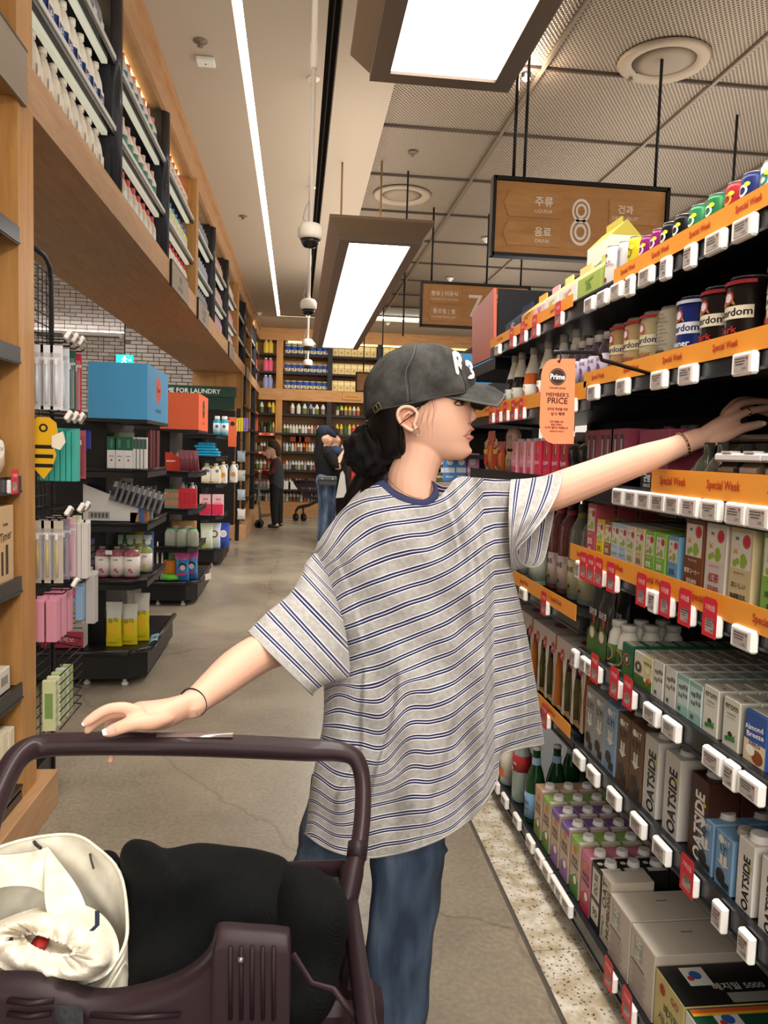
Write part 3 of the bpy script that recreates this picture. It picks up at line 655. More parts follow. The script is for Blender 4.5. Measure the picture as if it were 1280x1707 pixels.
pk = [(966, 1006, '#98a850', '#a9b862', 'lime green box of bottled lemonade with a lemon print, beside the tall white can', '#5a7a20', 'Sorrenti', 505), (934, 965, '#dcd8d0', '#e0b878', 'white box with an orange lemon print, left of the lime green box', '#d87a28', 'Limonata', 520),
      (913, 933, '#d8d8ca', '#cfc77a', 'white box with a yellow lemon print on the top shelf', '#d8b838', 'Limone', 530), (893, 912, '#d9b9b4', '#d9a8a8', 'pale pink lemonade box on the top shelf', '#c84a58', 'Rosa', 540), (872, 892, '#d98f32', '#e0a84a', 'orange juice box on the top shelf, next to the navy box', '#8a4a10', 'ARANCIA', 550),
      (845, 871, '#252a3e', '#2c3350', 'dark navy box with white script at the far end of the top shelf', '#d8d8e8', 'Coffee', 560)]
for a, c, col, tp, lab, ac, txt, py in pk:
    w = wid(a, c, py) * .94; y = (Yat(a, py) + Yat(c, py)) / 2
    put(handlepack(round(w, 3), .12, .075 if a > 900 else .07, col, tp, lemon(txt, col, ac, ac if a != 845 else '#e0e0ea', w * .8)), (XF + .02 + .06, y, ZS['A']), -HALF, lab)
p6 = (Yat(985, 430) + Yat(1048, 430)) / 2
put(handlepack(.20, .10, .13, '#c9c6b8', '#a8983c', lemon('Limonata', '#e8e4d8', '#d8b828', '#3a5a60', .12)), (1.02, PX(1022, 420, 1.02).y, PX(1022, 392, 1.02).z - .16), -HALF, 'white lemonade box with a yellow plastic top, raised behind the tall white can')
# ---- orange Special Week strips, black channel and tags
OR = '#dd8e2c'
def strip(y0, y1, z0, z1, lab, texts=2, tilt=.006, col=OR, x=XF, n=None):
    t = link('promotion_strip', None) if False else None
    q = MB(); L = y1 - y0; q.box(-.0015, 0, -L / 2, L / 2, 0, z1 - z0, M(col, .5))
    o = link('promotion_strip', q.mesh('promotion_strip')); o.location = (x - .007, (y0 + y1) / 2, z0); tag(o, lab, 'strip', 'orange promotion strips')
    k = MB()
    for i in range(texts):
        yy = L / 2 - L * (i + .5) / texts; k.text('Special Week', (z1 - z0) * .42, (-.002, yy, (z1 - z0) * .5), M('#b5341c', .5), ux=(0, -1, 0), sx=.85, bold=.03)
    link('lettering', k.mesh('lettering'), o)
    return o
strip(Yat(1330, 330), Yat(1046, 465), ZS['A'] - .008, ZS['A'] + .032, 'orange promotion strip with red lettering under the soda cans on the top shelf', 4)
strip(Yat(975, 500), YE - .02, ZS['A'] - .008, ZS['A'] + .03, 'orange promotion strip under the lemonade boxes at the far end of the top shelf', 3)
strip(.9, Yat(994, 640), ZS['B'] - .012, ZS['B'] + .03, 'orange promotion strip under the tall beer cans', 6)
strip(.9, Yat(1112, 800), ZS['C'] + .0, ZS['C'] + .055, 'orange promotion strip under the nut jars, just below the reaching hand', 4)
strip(.9, Yat(970, 930), ZS['D'] - .018, ZS['D'] + .03, 'orange promotion strip under the soy milk cartons', 6)
strip(YM + .03, YE + .2, ZF['B'] - .01, ZF['B'] + .04, 'orange promotion strip under the juice bottles behind the cap brim', 3)
strip(YM + .02, YE + .2, ZF['D'] - .012, ZF['D'] + .035, 'orange promotion strip under the pink glass bottles', 4)
strip(YM + .02, YE + .2, ZF['F'] - .01, ZF['F'] + .03, 'orange promotion strip under the cider carriers', 4)
def tags(lst, z, rowname, py, far=False):
    n = len(lst)
    for i, it in enumerate(lst):
        a, c = it[0], it[1]; red = len(it) > 2 and it[2] == 'r'; tall = len(it) > 2 and it[2] == 'v'
        w = wid(a, c, py); y = (Yat(a, py, XF) + Yat(c, py, XF)) / 2
        w = .05 if red else (.04 if tall else max(.045, min(.07, w)))
        h = .052 if tall else .042
        put(etag(round(w, 3), h, red, k=i % 4), (XF - .006, y, z - .043 + (0 if not tall else -.008)), -HALF,
            f"{'white price tag with red card' if red else 'white electronic price tag'}, {ORD[i]} from the right {rowname}", 'price tags ' + rowname)
tags([(1225, 1272), (1181, 1222), (1147, 1172, 'v'), (1108, 1131, 'v'), (1073, 1102), (1051, 1070, 'v'), (1027, 1051), (1005, 1026), (986, 1003)], ZS['A'] - .01, 'on the top shelf edge', 420)
tags([(930, 948, 'r'), (893, 907, 'r'), (873, 887, 'r'), (856, 867, 'r'), (832, 841)], ZS['A'] - .01, 'on the far end of the top shelf edge', 540)
tags([(1226, 1273), (1136, 1173), (1090, 1123), (1032, 1060), (985, 1008)], ZS['B'] - .012, 'under the tall beer cans', 640)
tags([(1260, 1300), (1222, 1259), (1178, 1216), (1147, 1176), (1121, 1145), (1096, 1120), (1073, 1095), (1051, 1072), (1029, 1050)], ZS['C'] - .0, 'on the edge below the reaching arm', 830)
tags([(1231, 1278), (1180, 1222, 'r'), (1139, 1175, 'r'), (1107, 1137, 'r'), (1088, 1108, 'v'), (1074, 1088, 'r'), (1019, 1038, 'r'), (1001, 1013, 'r'), (986, 1000, 'r'), (974, 986, 'r'), (963, 975, 'v')], ZS['D'] - .014, 'under the soy milk cartons', 1000)
tags([(1248, 1295), (1224, 1248, 'v'), (1186, 1223), (1112, 1147), (1080, 1110), (1045, 1070, 'r'), (1022, 1045, 'r'), (992, 1006, 'r'), (982, 992), (972, 982), (953, 968, 'v')], ZS['E'] - .004, 'under the small white soy cartons', 1180)
tags([(1247, 1285, 'v'), (1202, 1232, 'v'), (1147, 1181, 'r'), (1096, 1128), (1056, 1084), (1014, 1039), (979, 1000), (955, 974)], ZS['F'] - .004, 'under the tall oat drink cartons', 1400)
tags([(1050, 1090, 'r'), (1015, 1055, 'r'), (945, 961), (934, 946), (925, 935), (910, 923), (896, 909), (877, 895), (852, 872), (831, 849), (817, 832)], ZS['G'] + .012, 'on the lowest shelf edge', 1480)
tags([(955, 965, 'r'), (870, 882, 'r'), (857, 868, 'r'), (843, 855, 'r'), (832, 842, 'r'), (820, 830, 'r')], ZF['B'] - .004, 'under the juice bottles behind the brim', 700)
tags([(905, 925, 'r'), (868, 884)], ZF['D'] - .006, 'under the pink glass bottles', 1020)
tags([(905, 925, 'r')], ZF['F'] - .006, 'under the cider carriers', 1240)
tags([(946, 961, 'r')], ZF['C'] - .006, 'on the dark edge under the raised sleeve', 840)
# ---- row B : one litre beer cans
def beer(col, band, tc, sub, subc, lid='#8c8f94'):
    return can(.045, .20, col, (('r', 0, .105, .11, .034, band), ('t', 'Kaiserdom', 0, .106, .02, tc, 0, .105), ('d', -.0, .145, .018, '#b8433a', .8), ('d', 0, .145, .012, '#d8d4e0', .8), ('p', ((-.02, .125), (.02, .125), (.012, .142), (-.012, .142)), '#c9a24c'),
        ('t', sub, 0, .06, .018, subc, 0, .07), ('t', 'LAGER BEER', 0, .04, .007, subc, 0, .06), ('r', 0, .183, .12, .010, '#9a2430' if col != '#1a2c72' else '#c9ccd8')), rim=lid, lidcol=col)
bl = [(1258, 1330, '#cdbb8e', '#ddd2b0', '#2a3468', 'Kellerbier', '#a83224', 'cream one litre beer can at the right edge of the beer shelf', 580), (1214, 1262, '#1c1512', '#d8ccb4', '#1c1c28', 'Dark', '#b02a24', 'black one litre beer can, the taller looking of the black pair', 590), (1180, 1216, '#1c1512', '#d8ccb4', '#1c1c28', 'Dark', '#b02a24', 'black one litre beer can, left one of the black pair', 600),
      (1112, 1166, '#1a2c72', '#d4d6de', '#1a2050', 'Pilsener', '#d8dae8', 'blue one litre beer can in the middle of the beer shelf', 605), (1061, 1083, '#b5a983', '#c9c0a0', '#2a3050', 'Weissbier', '#9a5a34', 'beige beer can, second to the left of the blue one', 612), (1042, 1060, '#b59c70', '#cdbf98', '#2a3050', 'Kellerbier', '#a04030', 'beige beer can with red rim, third to the left of the blue one', 615), (1029, 1042, '#b08f62', '#cdbf98', '#2a3050', 'Kellerbier', '#a04030', 'beige beer can at the left end of the beer cans', 620)]
yb0 = (Yat(1112, 605) + Yat(1166, 605)) / 2
for a, c, col, bd, tc, sb, sc_, lab, py in bl:
    rowput(beer(col, bd, tc, sb, sc_), a, c, py, ZS['B'], lab, 1, .092, sz=.74, yc=yb0 + .094 * {1061: 2, 1042: 3, 1029: 4}[a] if a < 1100 else (yb0 - .20 if a == 1214 else (yb0 - .105 if a == 1180 else None)))
rowput(can(.045, .20, '#a9a18c', tuple(('r', 0, .04 + .012 * i, .06 - (i % 3) * .012, .003, '#6a6458') for i in range(12)) + (('r', .01, .05, .03, .016, '#3a3630'),), rim='#8c8f94'), 1084, 1110, 605, ZS['B'], 'beige beer can turned to its fine print, left of the blue one', 1, .092, sz=.72, yc=yb0 + .094)
# plastic bottles with purple labels
pb = bottle(((.028, 0), (.03, .005), (.03, .11), (.024, .14), (.013, .155), (.013, .175)), '#3a2f3c', '#b5ada6', '#b7a9bb', (('d', 0, .075, .013, '#6b4a86'), ('p', ((-.015, .055), (.015, .055), (.004, .085)), '#5f7a4a'), ('t', 'PRUNE', 0, .10, .010, '#402a50')), (.04, .115), capz=.156, name='juice_bottle', capr=.016)
for i, a in enumerate((1010, 995, 981, 968, 956)):
    rowput(pb, a - 14, a, 640, ZF['B'], f'small plastic bottle with purple label on the beer shelf, {ORD[i]} from the beer cans', 2, .062, deeplab='small plastic purple-label bottle in the rows behind, left of the beer cans')
# ---- far unit B : long-necked juice bottles
def jb(liq, lab, dot): return bottle(((.033, 0), (.036, .006), (.036, .09), (.03, .13), (.016, .18), (.013, .2), (.013, .225)), '#b9b0a2', '#8f887e', lab, (('d', 0, .05, .018, dot), ('t', 'JUICE', 0, .078, .010, '#4a4a4a')), (.018, .088), liquid=liq, capz=.2, name='juice_bottle')
for i, (a, liq, lb, dt, nm) in enumerate([(938, '#6a1f22', '#cfc6b8', '#b02a48', 'dark red'), (918, '#1d1614', '#cfc6b8', '#7a2a48', 'black'), (893, '#1d1614', '#d8d0c4', '#9a2448', 'black'), (870, '#b8561e', '#cfc8bc', '#c8682a', 'orange'), (851, '#1d1614', '#b9b4aa', '#8a8a80', 'black'), (840, '#1d1614', '#b9b4aa', '#8a8a80', 'black')]):
    rowput(jb(liq, lb, dt), a, a + 14, 665, ZF['B'], f'long-necked bottle of {nm} juice behind the cap brim, {ORD[i]} from the hanging card', 2, .078, deeplab='long-necked juice bottle in the rows behind, near the hanging card')
# ---- hanging card on its hook
t = empty('hanging_price_card', P(930, 670, 1.62), 0, 'coral hanging card reading MEMBER\'S PRICE under a black hook', 'sign')
c = P(930, 670, 1.62)
def L(px, py): v = P(px, py, 1.62); return (v.x - c.x, v.z - c.z)
pts = [L(959, 598), L(956, 740)] + [L(*v) for v in ((922, 740), (912, 736), (905, 729), (901, 720), (899, 708), (902, 624), (905, 612), (911, 603), (918, 599), (926, 598))]
q = MB(); q.prism(pts[::-1], -.0008, .0008, M('#e8845c', .45), 1); link('card', q.mesh('card'), t)
q = MB(); dk = M('#33261f', .5); x_, z_ = L(929, 628); q.disc(.0185, (x_, -.0012, z_), dk, n=24); q.text('Prime', .011, (x_, -.0016, z_), M('#f0e6dc', .5), maxw=.032, bold=.04); q.disc(.0165, (x_, -.0014, z_), M('#8a6a58', .5), n=24, ring=.94)
for tx, px, py, h_, mw in (("프라임 멤버십 회원 할인", 929, 647, .004, .036), ("MEMBER'S", 929, 658, .0085, .055), ('PRICE', 929, 668, .0125, .056), ('프라임 회원을 위한', 929, 682, .006, .046), ('상시 혜택', 929, 690, .0075, .03), ('각종 상품을 언제', 927, 703, .0045, .03), ('회원가격에서', 927, 708, .0045, .024), ('1% 추가 할인이 적용됩니다', 927, 713, .0055, .052), ('• 매장에 문의 바랍니다', 927, 719, .0035, .034)):
    x_, z_ = L(px, py); q.text(tx, h_, (x_, -.0012, z_), dk, maxw=mw, bold=.03)
link('lettering', q.mesh('lettering'), t)
hk = P(926, 590, 1.62)
q = MB(); q.T = Matrix.Translation(-c)
q.tube([(XF, 1.75, P(1000, 620, 1.75).z), P(1003, 600, 1.7), P(1000, 590, 1.66), P(985, 587, 1.64), P(924, 587, 1.62), P(922, 590, 1.62)], .0045, BLACKG, 8); q.tube([P(934, 588, 1.62), P(935, 596, 1.62), P(932, 604, 1.618), P(930, 601, 1.617)], .0018, BLACKG, 6); link('hook', q.mesh('hook'), t)
# ---- row C
jar = bottle(((.04, 0), (.043, .004), (.043, .075), (.040, .082)), '#2a2622', '#d8d6d2', None, capz=.078, name='nut_jar', capr=.044, rough=.12)
def njar(col, lc):
    q = MB(); q.bbox(-.04, .04, -.04, .04, 0, .075, M(col, .1, coat=.5), .012)
    l = MB(); l.bbox(-.042, .042, -.042, .042, .075, .092, M('#d5d3d0', .4), .004); l.box(-.016, .016, -.042, -.02, .092, .096, M('#b5b3b0', .4))
    s = MB(); art(s, (('d', -.012, .04, .011, lc), ('t', '40', -.012, .04, .008, '#a03a3a')), y=-.041); return Proto('nut_jar', 'jar', q, [('lid', l), ('label', s)])
for i, (a, c_, co, lc) in enumerate([(1276, 1330, '#2a2520', '#d8c8b8'), (1238, 1275, '#4a4034', '#c8a060'), (1200, 1237, '#1a1715', '#e0b8b0')]):
    rowput(njar(co, lc), a, c_, 800, ZS['C'], f'square jar of nuts with white lid below the reaching hand, {ORD[i]} from the right', 1, .085, deeplab='square white-lidded nut jar behind the front ones, below the hand')
# tall clear containers behind the hand
tj = MB(); tj.bbox(-.05, .05, -.05, .05, 0, .12, M('#5b5138', .12, coat=.6), .018)
tl = MB(); tl.bbox(-.052, .052, -.052, .052, .12, .135, M('#6d655a', .3), .005)
tp_ = Proto('snack_tub', 'jar', tj, [('lid', tl)])
for i, px in enumerate((1225, 1262, 1305)):
    y = Yat(px, 740, 1.0); put(tp_, (XF + .20, y, ZS['C']), -HALF, f'tall clear tub of brown snacks behind the nut jars, {ORD[i]} from the left')
fl = bottle(((.04, 0), (.043, .01), (.042, .045), (.025, .075), (.012, .09), (.011, .115)), '#3a3a34', None, '#23221f', (('r', .0, .03, .03, .022, '#b8b4ac'), ('t', 'Y', .022, .03, .012, '#d8d4c8')), (.012, .05), capz=.1, name='round_flask', rough=.05)
for i, (a, c_) in enumerate([(1168, 1196), (1150, 1170)]): rowput(fl, a, c_, 800, ZS['C'], f"round glass flask with dark label left of the nut jars, {['nearer', 'farther'][i]} one", 1, .085, deeplab='round glass flask behind the front pair')
bp = carton(.075, .05, .05, '#141216', (('t', '군밤', 0, .03, .018, '#e0dcdc', 0, .06), ('r', 0, .045, .07, .006, '#c03a6a'), ('t', 'SNACK', 0, .012, .008, '#d0cccc', 0, .05)), name='snack_box')
for i, (a, c_) in enumerate([(1100, 1112), (1076, 1098)]): rowput(bp, a, c_, 800, ZS['C'] + .0, f"small black box with white print under the forearm, {['nearer', 'farther'][i]} one", 1, .055, deeplab='small black printed box behind the front pair')
hp = MB(); hp.box(-.05, .05, -.03, .03, 0, .11, M('#7d3646', .45)); 
for s_ in (-.02, .02):
    hp.rect(.022, .08, (s_, -.0305, .055), M('#3a2a28', .5)); hp.rect(.012, .055, (s_, -.031, .055), M('#8f8a84', .4))
hb = Proto('wine_gift_box', 'box', hp)
for i, px in enumerate((985, 1008, 1030)):
    put(hb, (XF + .06, Yat(px, 760), ZS['C'] + .045), -HALF, f'brown and pink cut-out carrier above the forearm, {ORD[i]} from the left')
pbx = carton(.16, .10, .12, '#8e3d52', (('t', 'ROSE', 0, .06, .012, '#a86a78', 0, .08),), name='gift_box', cat='box')
put(pbx, (XF + .10, Yat(1075, 760), ZS['C'] + .03), -HALF, 'large dusty pink box above the middle of the forearm')
put(pbx, (XF + .20, Yat(1120, 760, 1.0), ZS['C'] + .03), -HALF, 'large dusty pink box set back behind the wrist')
for i, px in enumerate((1128, 1140, 1100)):
    put(bottle(((.03, 0), (.032, .01), (.032, .09), (.014, .12), (.012, .16)), '#6d5c58', '#4a4744', None, capz=.14, name='clear_bottle', rough=.06), (XF + .14, Yat(px, 760, .95), ZS['C']), -HALF, f'dark glass bottle set back above the wrist, {ORD[i]} of three')
# far unit C
bk = bottle(((.04, 0), (.043, .006), (.043, .035), (.036, .05), (.043, .065), (.043, .1), (.03, .115), (.022, .12), (.022, .145)), '#141414', '#55504c', None, capz=.12, name='black_bottle', rough=.15, capr=.026)
for i, (a, c_) in enumerate([(963, 978), (946, 962)]): rowput(bk, a, c_, 790, ZF['C'], f"squat black bottle with grey cap right of the pink cartons, {['nearer', 'farther'][i]} one", 2, .09, deeplab='squat black bottle in the rows behind, right of the pink cartons')
def flame(bc): return (('p', ((-.008, .10), (.002, .085), (.008, .10), (.004, .145), (.0, .12), (-.004, .15)), '#3a3426'), ('p', ((.0, .10), (.006, .095), (.010, .12), (.006, .15)), '#d8c04a'), ('t', 'love', 0, .062, .022, '#f0b8c0', .1, .045), ('r', 0, .02, .045, .03, '#c83a50'))
for i, (a, c_, col, nm) in enumerate([(938, 950, '#8e2638', 'dark red'), (922, 937, '#b52a40', 'red'), (908, 921, '#b52a40', 'red'), (892, 907, '#c9304a', 'bright red'), (881, 891, '#cf8a96', 'pink'), (868, 880, '#cf8a96', 'pink'), (855, 867, '#cf8a96', 'pink')]):
    rowput(carton(.056, .056, .155, col, flame(col), cap='#b9aeaa', capr=.014, name='juice_carton'), a, c_, 800, ZF['C'], f'{nm} juice carton with flame print above the raised sleeve, {ORD[i]} from the right', 1, .06, sz=.8, deeplab='pink juice carton behind the front row above the sleeve')
sh = MB()
for z0 in (0, .095):
    for k in (-1, 0, 1):
        sh.lathe([(.0, z0), (.020, z0 + .004), (.021, z0 + .06), (.012, z0 + .085), (.0001, z0 + .088)], M('#b08a78', .2, coat=.5), 12, c=(k * .036, 0, 0))
        sh.poly([(k * .036 - .01, z0 + .06), (k * .036, z0 + .035), (k * .036 + .012, z0 + .066), (k * .036, z0 + .05)], (0, -.0225, 0), M('#4a5a24', .5))
put(Proto('bottle_multipack', 'pack', sh), (XF + .05, Yat(845, 800), ZF['C']), -HALF, 'shrink-wrapped pack of small pinkish bottles in two tiers, left of the pink cartons')
for i, (px, yoff) in enumerate(((822, 0), (806, 0))):
    put(pouch(.13, .05, .18 if i else .13, '#c8641e', (('d', 0, .05, .03, '#b83020'), ('t', '과자', 0, .12, .03, '#f0d8a0', .3), ('r', 0, .085, .07, .02, '#d8b030')), topc='#c03a1e', seed=i, name='snack_bag', cat='bag'), (XF + .06, Yat(px, 800), ZF['C']), -HALF, ['short orange snack bag beside the bottle pack', 'tall orange and red snack bag above the shoulder'][i])
for i, px in enumerate((808, 795)):
    put(pouch(.09, .05, .13, '#c8502a', (('d', 0, .05, .025, '#e8c8a0'),), topc='#b82a20', seed=5 + i, name='snack_bag', cat='bag'), (XF + .06, Yat(px, 690), ZF['B']), -HALF, ['small red snack bag just under the brim tip', 'small red and white snack bag farther along under the brim'][i])
# ---- row D : soy milk cartons
def soy(w, h, col, tc, t1, t2, pan='#d9d3c4'):
    k = w / .075; top = h * .93; pz = h * .70; ph = h * .42
    its = [('r', 0, pz, w * .84, ph, pan), ('o', 0, pz, 1e-5, '#222222', .5), ('d', w * .22, pz + ph * .28, w * .13, '#c0303a'), ('o', w * .22, pz + ph * .28, w * .17, '#c0303a', .8),
           ('t', t1[0] if False else '豆乳', -w * .17, pz + ph * .33, h * .035, '#333333', 0, w * .3), ('p', tuple((w * (a - .22), pz + ph * (c - .12)) for a, c in ((-.1, 0), (0, .05), (.1, 0), (.05, .12), (.12, .2), (0, .12), (-.1, .2), (-.05, .1))), '#d89a30')]
    for (a, c, r) in ((-.24, -.36, .09), (-.12, -.30, .08), (.12, -.33, .12), (.12, -.18, .11), (.2, -.28, .09)): its.append(('d', w * a, pz + ph * c, w * r, '#8fae34'))
    its += [('t', 'キッコーマン', 0, h * .44, h * .032, tc, 0, w * .6), ('t', t1, 0, h * .30, h * (.11 if len(t1) < 4 else .065), tc, 0, w * .8), ('t', t2, 0, h * .17, h * .06, tc, 0, w * .86), ('r', 0, h * .11, w * .8, h * .004, tc), ('t', '豆乳飲料大豆使用', 0, h * .07, h * .025, tc, 0, w * .8), ('d', w * .36, h * .07, w * .07, '#b02030')]
    return carton(w, round(w * .95, 4), h, col, tuple(its), topc=None, name='soy_milk_carton')
big = [(1272, 1330, '#7fae48', '#2a5a20', '調製豆乳', '無添加', 'white panel green tall soy drink carton at the right edge of the soy shelf'), (1216, 1268, '#cbb98c', '#2a2622', 'おいしい', '無調整豆乳', 'tall cream soy milk carton with black Japanese lettering'), (1180, 1217, '#cfc6ba', '#a82a3a', '紅茶', '豆乳飲料', 'tall white soy milk carton with red Japanese lettering'), (1143, 1180, '#76442a', '#e0d0b8', '麦芽コーヒー', '豆乳飲料', 'tall brown soy milk carton with white lettering')]
for a, c_, col, tc, t1, t2, lab in big: rowput(soy(.078, .165, col, tc, t1, t2), a, c_, 1000, ZS['D'], lab, 3, .078, deeplab=lab.split(' with ')[0].split(' at ')[0] + ', in the row behind')
small = [(1117, 1143, '#6f9fc0', '#20406a', 'light blue'), (1099, 1117, '#86b24a', '#f0f0e0', 'bright green, right of a pair'), (1080, 1099, '#7fae48', '#f0f0e0', 'bright green, left of a pair'), (1064, 1080, '#cdbd94', '#5a4a2a', 'cream, right of a pair'), (1050, 1064, '#cfc7a8', '#7a8a3a', 'cream, left of a pair'), (1037, 1050, '#a9bcc8', '#2a2a3a', 'pale blue, right of a pair'), (1024, 1037, '#a9bcc8', '#2a2a3a', 'pale blue, left of a pair'), (1012, 1024, '#8a5a38', '#e0d0b8', 'brown'), (998, 1011, '#d9bc28', '#6a4a10', 'yellow')]
for a, c_, col, tc, nm in small: rowput(soy(.05, .115, col, tc, 'チョミナ' if 'pale' in nm else '豆乳', '飲料'), a, c_, 960, ZS['D'], f'small {nm.split(",")[0]} soy milk carton on the soy shelf{("," + nm.split(",")[1]) if "," in nm else ""}', 5, .05, deeplab=f'small {nm.split(",")[0]} soy milk carton in the rows behind the front one')
rowput(soy(.062, .155, '#b9545c', '#f0d0d0', '豆乳', '飲料'), 983, 998, 930, ZS['D'], 'taller pink soy milk carton at the far end of the soy shelf', 2, .062)
# stacked boxes at the back
for i, (px, z, w, h, col, lab) in enumerate([(1050, 0, .07, .10, '#7a3038', 'dark red stacked box at the back under the arm'), (1066, 0, .06, .10, '#a88a20', 'dull yellow box at the back beside the dark red one'), (1117, 0, .15, .085, '#8a8f94', 'wide grey box lying at the back of the soy shelf'), (1152, 0, .07, .07, '#857c66', 'khaki box at the back beside the wide grey one'), (1152, .07, .09, .06, '#928871', 'khaki box with a flap resting on another khaki box')]):
    y = Yat(px, 870, 1.12); put(carton(w, .08, h, col, (('r', 0, h * .5, w * .6, h * .5, '#a8a090'), ('t', 'BOX', 0, h * .5, h * .15, '#4a4a40', 0, w * .4)), name='stacked_box', cat='box'), (1.14, y, ZS['D'] + z + .115), -HALF, lab)
# ---- row E
for i, (a, c_) in enumerate([(996, 1020), (983, 1000)]):
    rowput(pouch(.085, .03, .19, '#1d2419', (('p', ((-.035, .0), (.035, 0), (.035, .07), (.0, .09), (-.035, .06)), '#3f6a2e'), ('t', '검은콩', 0, .12, .018, '#d8d4cc', 0, .06), ('t', '콩', .01, .10, .022, '#c8502a'), ('d', 0, .06, .017, '#d8d0c0'), ('o', 0, .06, .019, '#b8482a', .85)), topc='#2a2a28', seed=i, name='soy_pouch'), a, c_, 1080, ZS['E'], f"tall dark pouch with green leaves, {['nearer', 'farther'][i]} one", 1, .04, deeplab='dark green-leaf pouch set behind the front pair')
gb = bottle(((.026, 0), (.028, .004), (.028, .06), (.024, .09), (.018, .1), (.018, .12)), '#c7c3b6', '#bdb8ae', '#3f6a2e', (('d', 0, .035, .018, '#204a30'), ('o', 0, .035, .021, '#c86a4a', .85)), (.008, .06), capz=.105, name='soy_bottle')
for i, (a, c_) in enumerate([(1030, 1046), (1014, 1029)]): rowput(gb, a, c_, 1100, ZS['E'], f"small cream bottle with green wrap beside the pouches, {['nearer', 'farther'][i]} one", 2, .058, deeplab='small cream and green bottle in the rows behind')
grn = (('r', 0, .02, .048, .04, '#3f6a2e'), ('d', 0, .065, .017, '#1f5038'), ('o', 0, .065, .020, '#c8553a', .82), ('t', '콩', 0, .065, .014, '#e8e4d8'))
E_ = [(1256, 1300, .066, .135, '#2c4f92', 'almond'), (1214, 1256, .056, .135, '#cdc9b8', 'erom'), (1183, 1214, .056, .135, '#cfcbbb', 'erom'), (1160, 1184, .05, .122, '#b7c9c2', 'kong2'), (1139, 1160, .05, .122, '#b7c9c2', 'kong2'), (1117, 1139, .05, .122, '#cdc9c0', 'kong'), (1096, 1117, .05, .122, '#cdc9c0', 'kong'), (1079, 1096, .05, .115, '#c9bf94', 'veg'), (1065, 1079, .05, .115, '#c9c5b4', 'grn'), (1040, 1064, .06, .12, '#1d5a3a', 'dgrn')]
def e_art(k, w, h):
    if k == 'almond': return (('t', 'Almond', -.005, .095, .013, '#f0ecec', .15, .055), ('t', 'Breeze', 0, .078, .013, '#f0ecec', .15, .055), ('r', 0, .03, .066, .06, '#d9c39a'), ('d', .01, .025, .018, '#8a4a24'), ('d', -.012, .035, .014, '#f0e8d8'), ('t', 'ZERO', 0, .055, .01, '#2c3f82', 0, .05))
    if k == 'erom': return (('t', 'erom', 0, .113, .013, '#3a3a34', 0, .042), ('t', '국산콩두유', 0, .094, .006, '#7a7a70', 0, .035), ('r', 0, .084, .03, .002, '#9a9a8a'), ('d', .0, .04, .008, '#2a2a26'), ('p', ((-.018, .03), (-.006, .022), (.01, .026), (.018, .045), (.01, .038), (-.006, .034)), '#3f7a3a'), ('d', .012, .03, .006, '#3f7a3a'), ('d', -.012, .024, .005, '#3f7a3a'))
    if k in ('kong', 'kong2'): return ((('r', 0, .115, .05, .014, '#7fa8a0'), ('r', 0, .017, .05, .034, '#8fb5ac')) if k == 'kong2' else ()) + (('t', '약콩', -.009, .085, .013, '#3a3834', 0, .018), ('t', '두유', -.009, .06, .013, '#3a3834', 0, .018), ('t', '콩유', .012, .09, .014, '#3a3834', 0, .02), ('t', '두유', .012, .066, .013, '#3a3834', 0, .02), ('r', -.01, .02, .012, .012, '#5a5a54'))
    if k == 'veg': return (('t', '야채두유', 0, .09, .010, '#3a6a2a', 0, .04), ('d', 0, .07, .01, '#d8d0b0'), ('r', 0, .02, .05, .04, '#3f6a2e'), ('d', .01, .04, .008, '#c8752a'), ('d', -.01, .035, .007, '#e0dcd0'), ('d', 0, .025, .007, '#c04a2a'))
    return grn
enames = {'almond': 'blue almond drink carton at the right edge, beside the white green-swirl cartons', 'erom': 'small white carton with green swirl', 'kong': 'small white soy carton with black Korean letters', 'kong2': 'small mint and white soy carton with black Korean letters', 'veg': 'small cream carton with vegetable print', 'grn': 'small cream carton with green roundel', 'dgrn': 'dark green carton with green roundel beside the bottles'}
seen = {}
for a, c_, w, h, col, k in E_:
    tot = sum(1 for e in E_ if e[5] == k); seen[k] = seen.get(k, 0) + 1
    lab = enames[k] + ('' if tot == 1 else (', nearer of the pair' if seen[k] == 1 else ', farther of the pair'))
    rowput(carton(w, .04, h, col, e_art(k, w, h), name='soy_drink_carton', side='#a8a498' if k in ('erom', 'kong') else None, topitems=(('r', 0, 0, w * .86, .03, '#b7b2a4'), ('d', .012, 0, .004, '#5a554c'))), a, c_, 1150, ZS['E'], lab, 8, .04, sz=.73, deeplab=enames[k].split(' at ')[0].split(' beside')[0] + ', in the deep rows behind')
blk = carton(.06, .05, .13, '#15140f', (('r', 0, .02, .045, .022, '#9a9a90'), ('r', 0, .02, .04, .012, '#4a4a44')), name='dark_carton')
for i, px in enumerate((1083, 1108, 1133, 1158, 1180, 1205)): put(blk, (1.12, Yat(px, 985, 1.1), ZS['E'] + .10), -HALF, f'black carton with barcode at the back of the shelf, {ORD[i]} from the left', 'black cartons at the back')
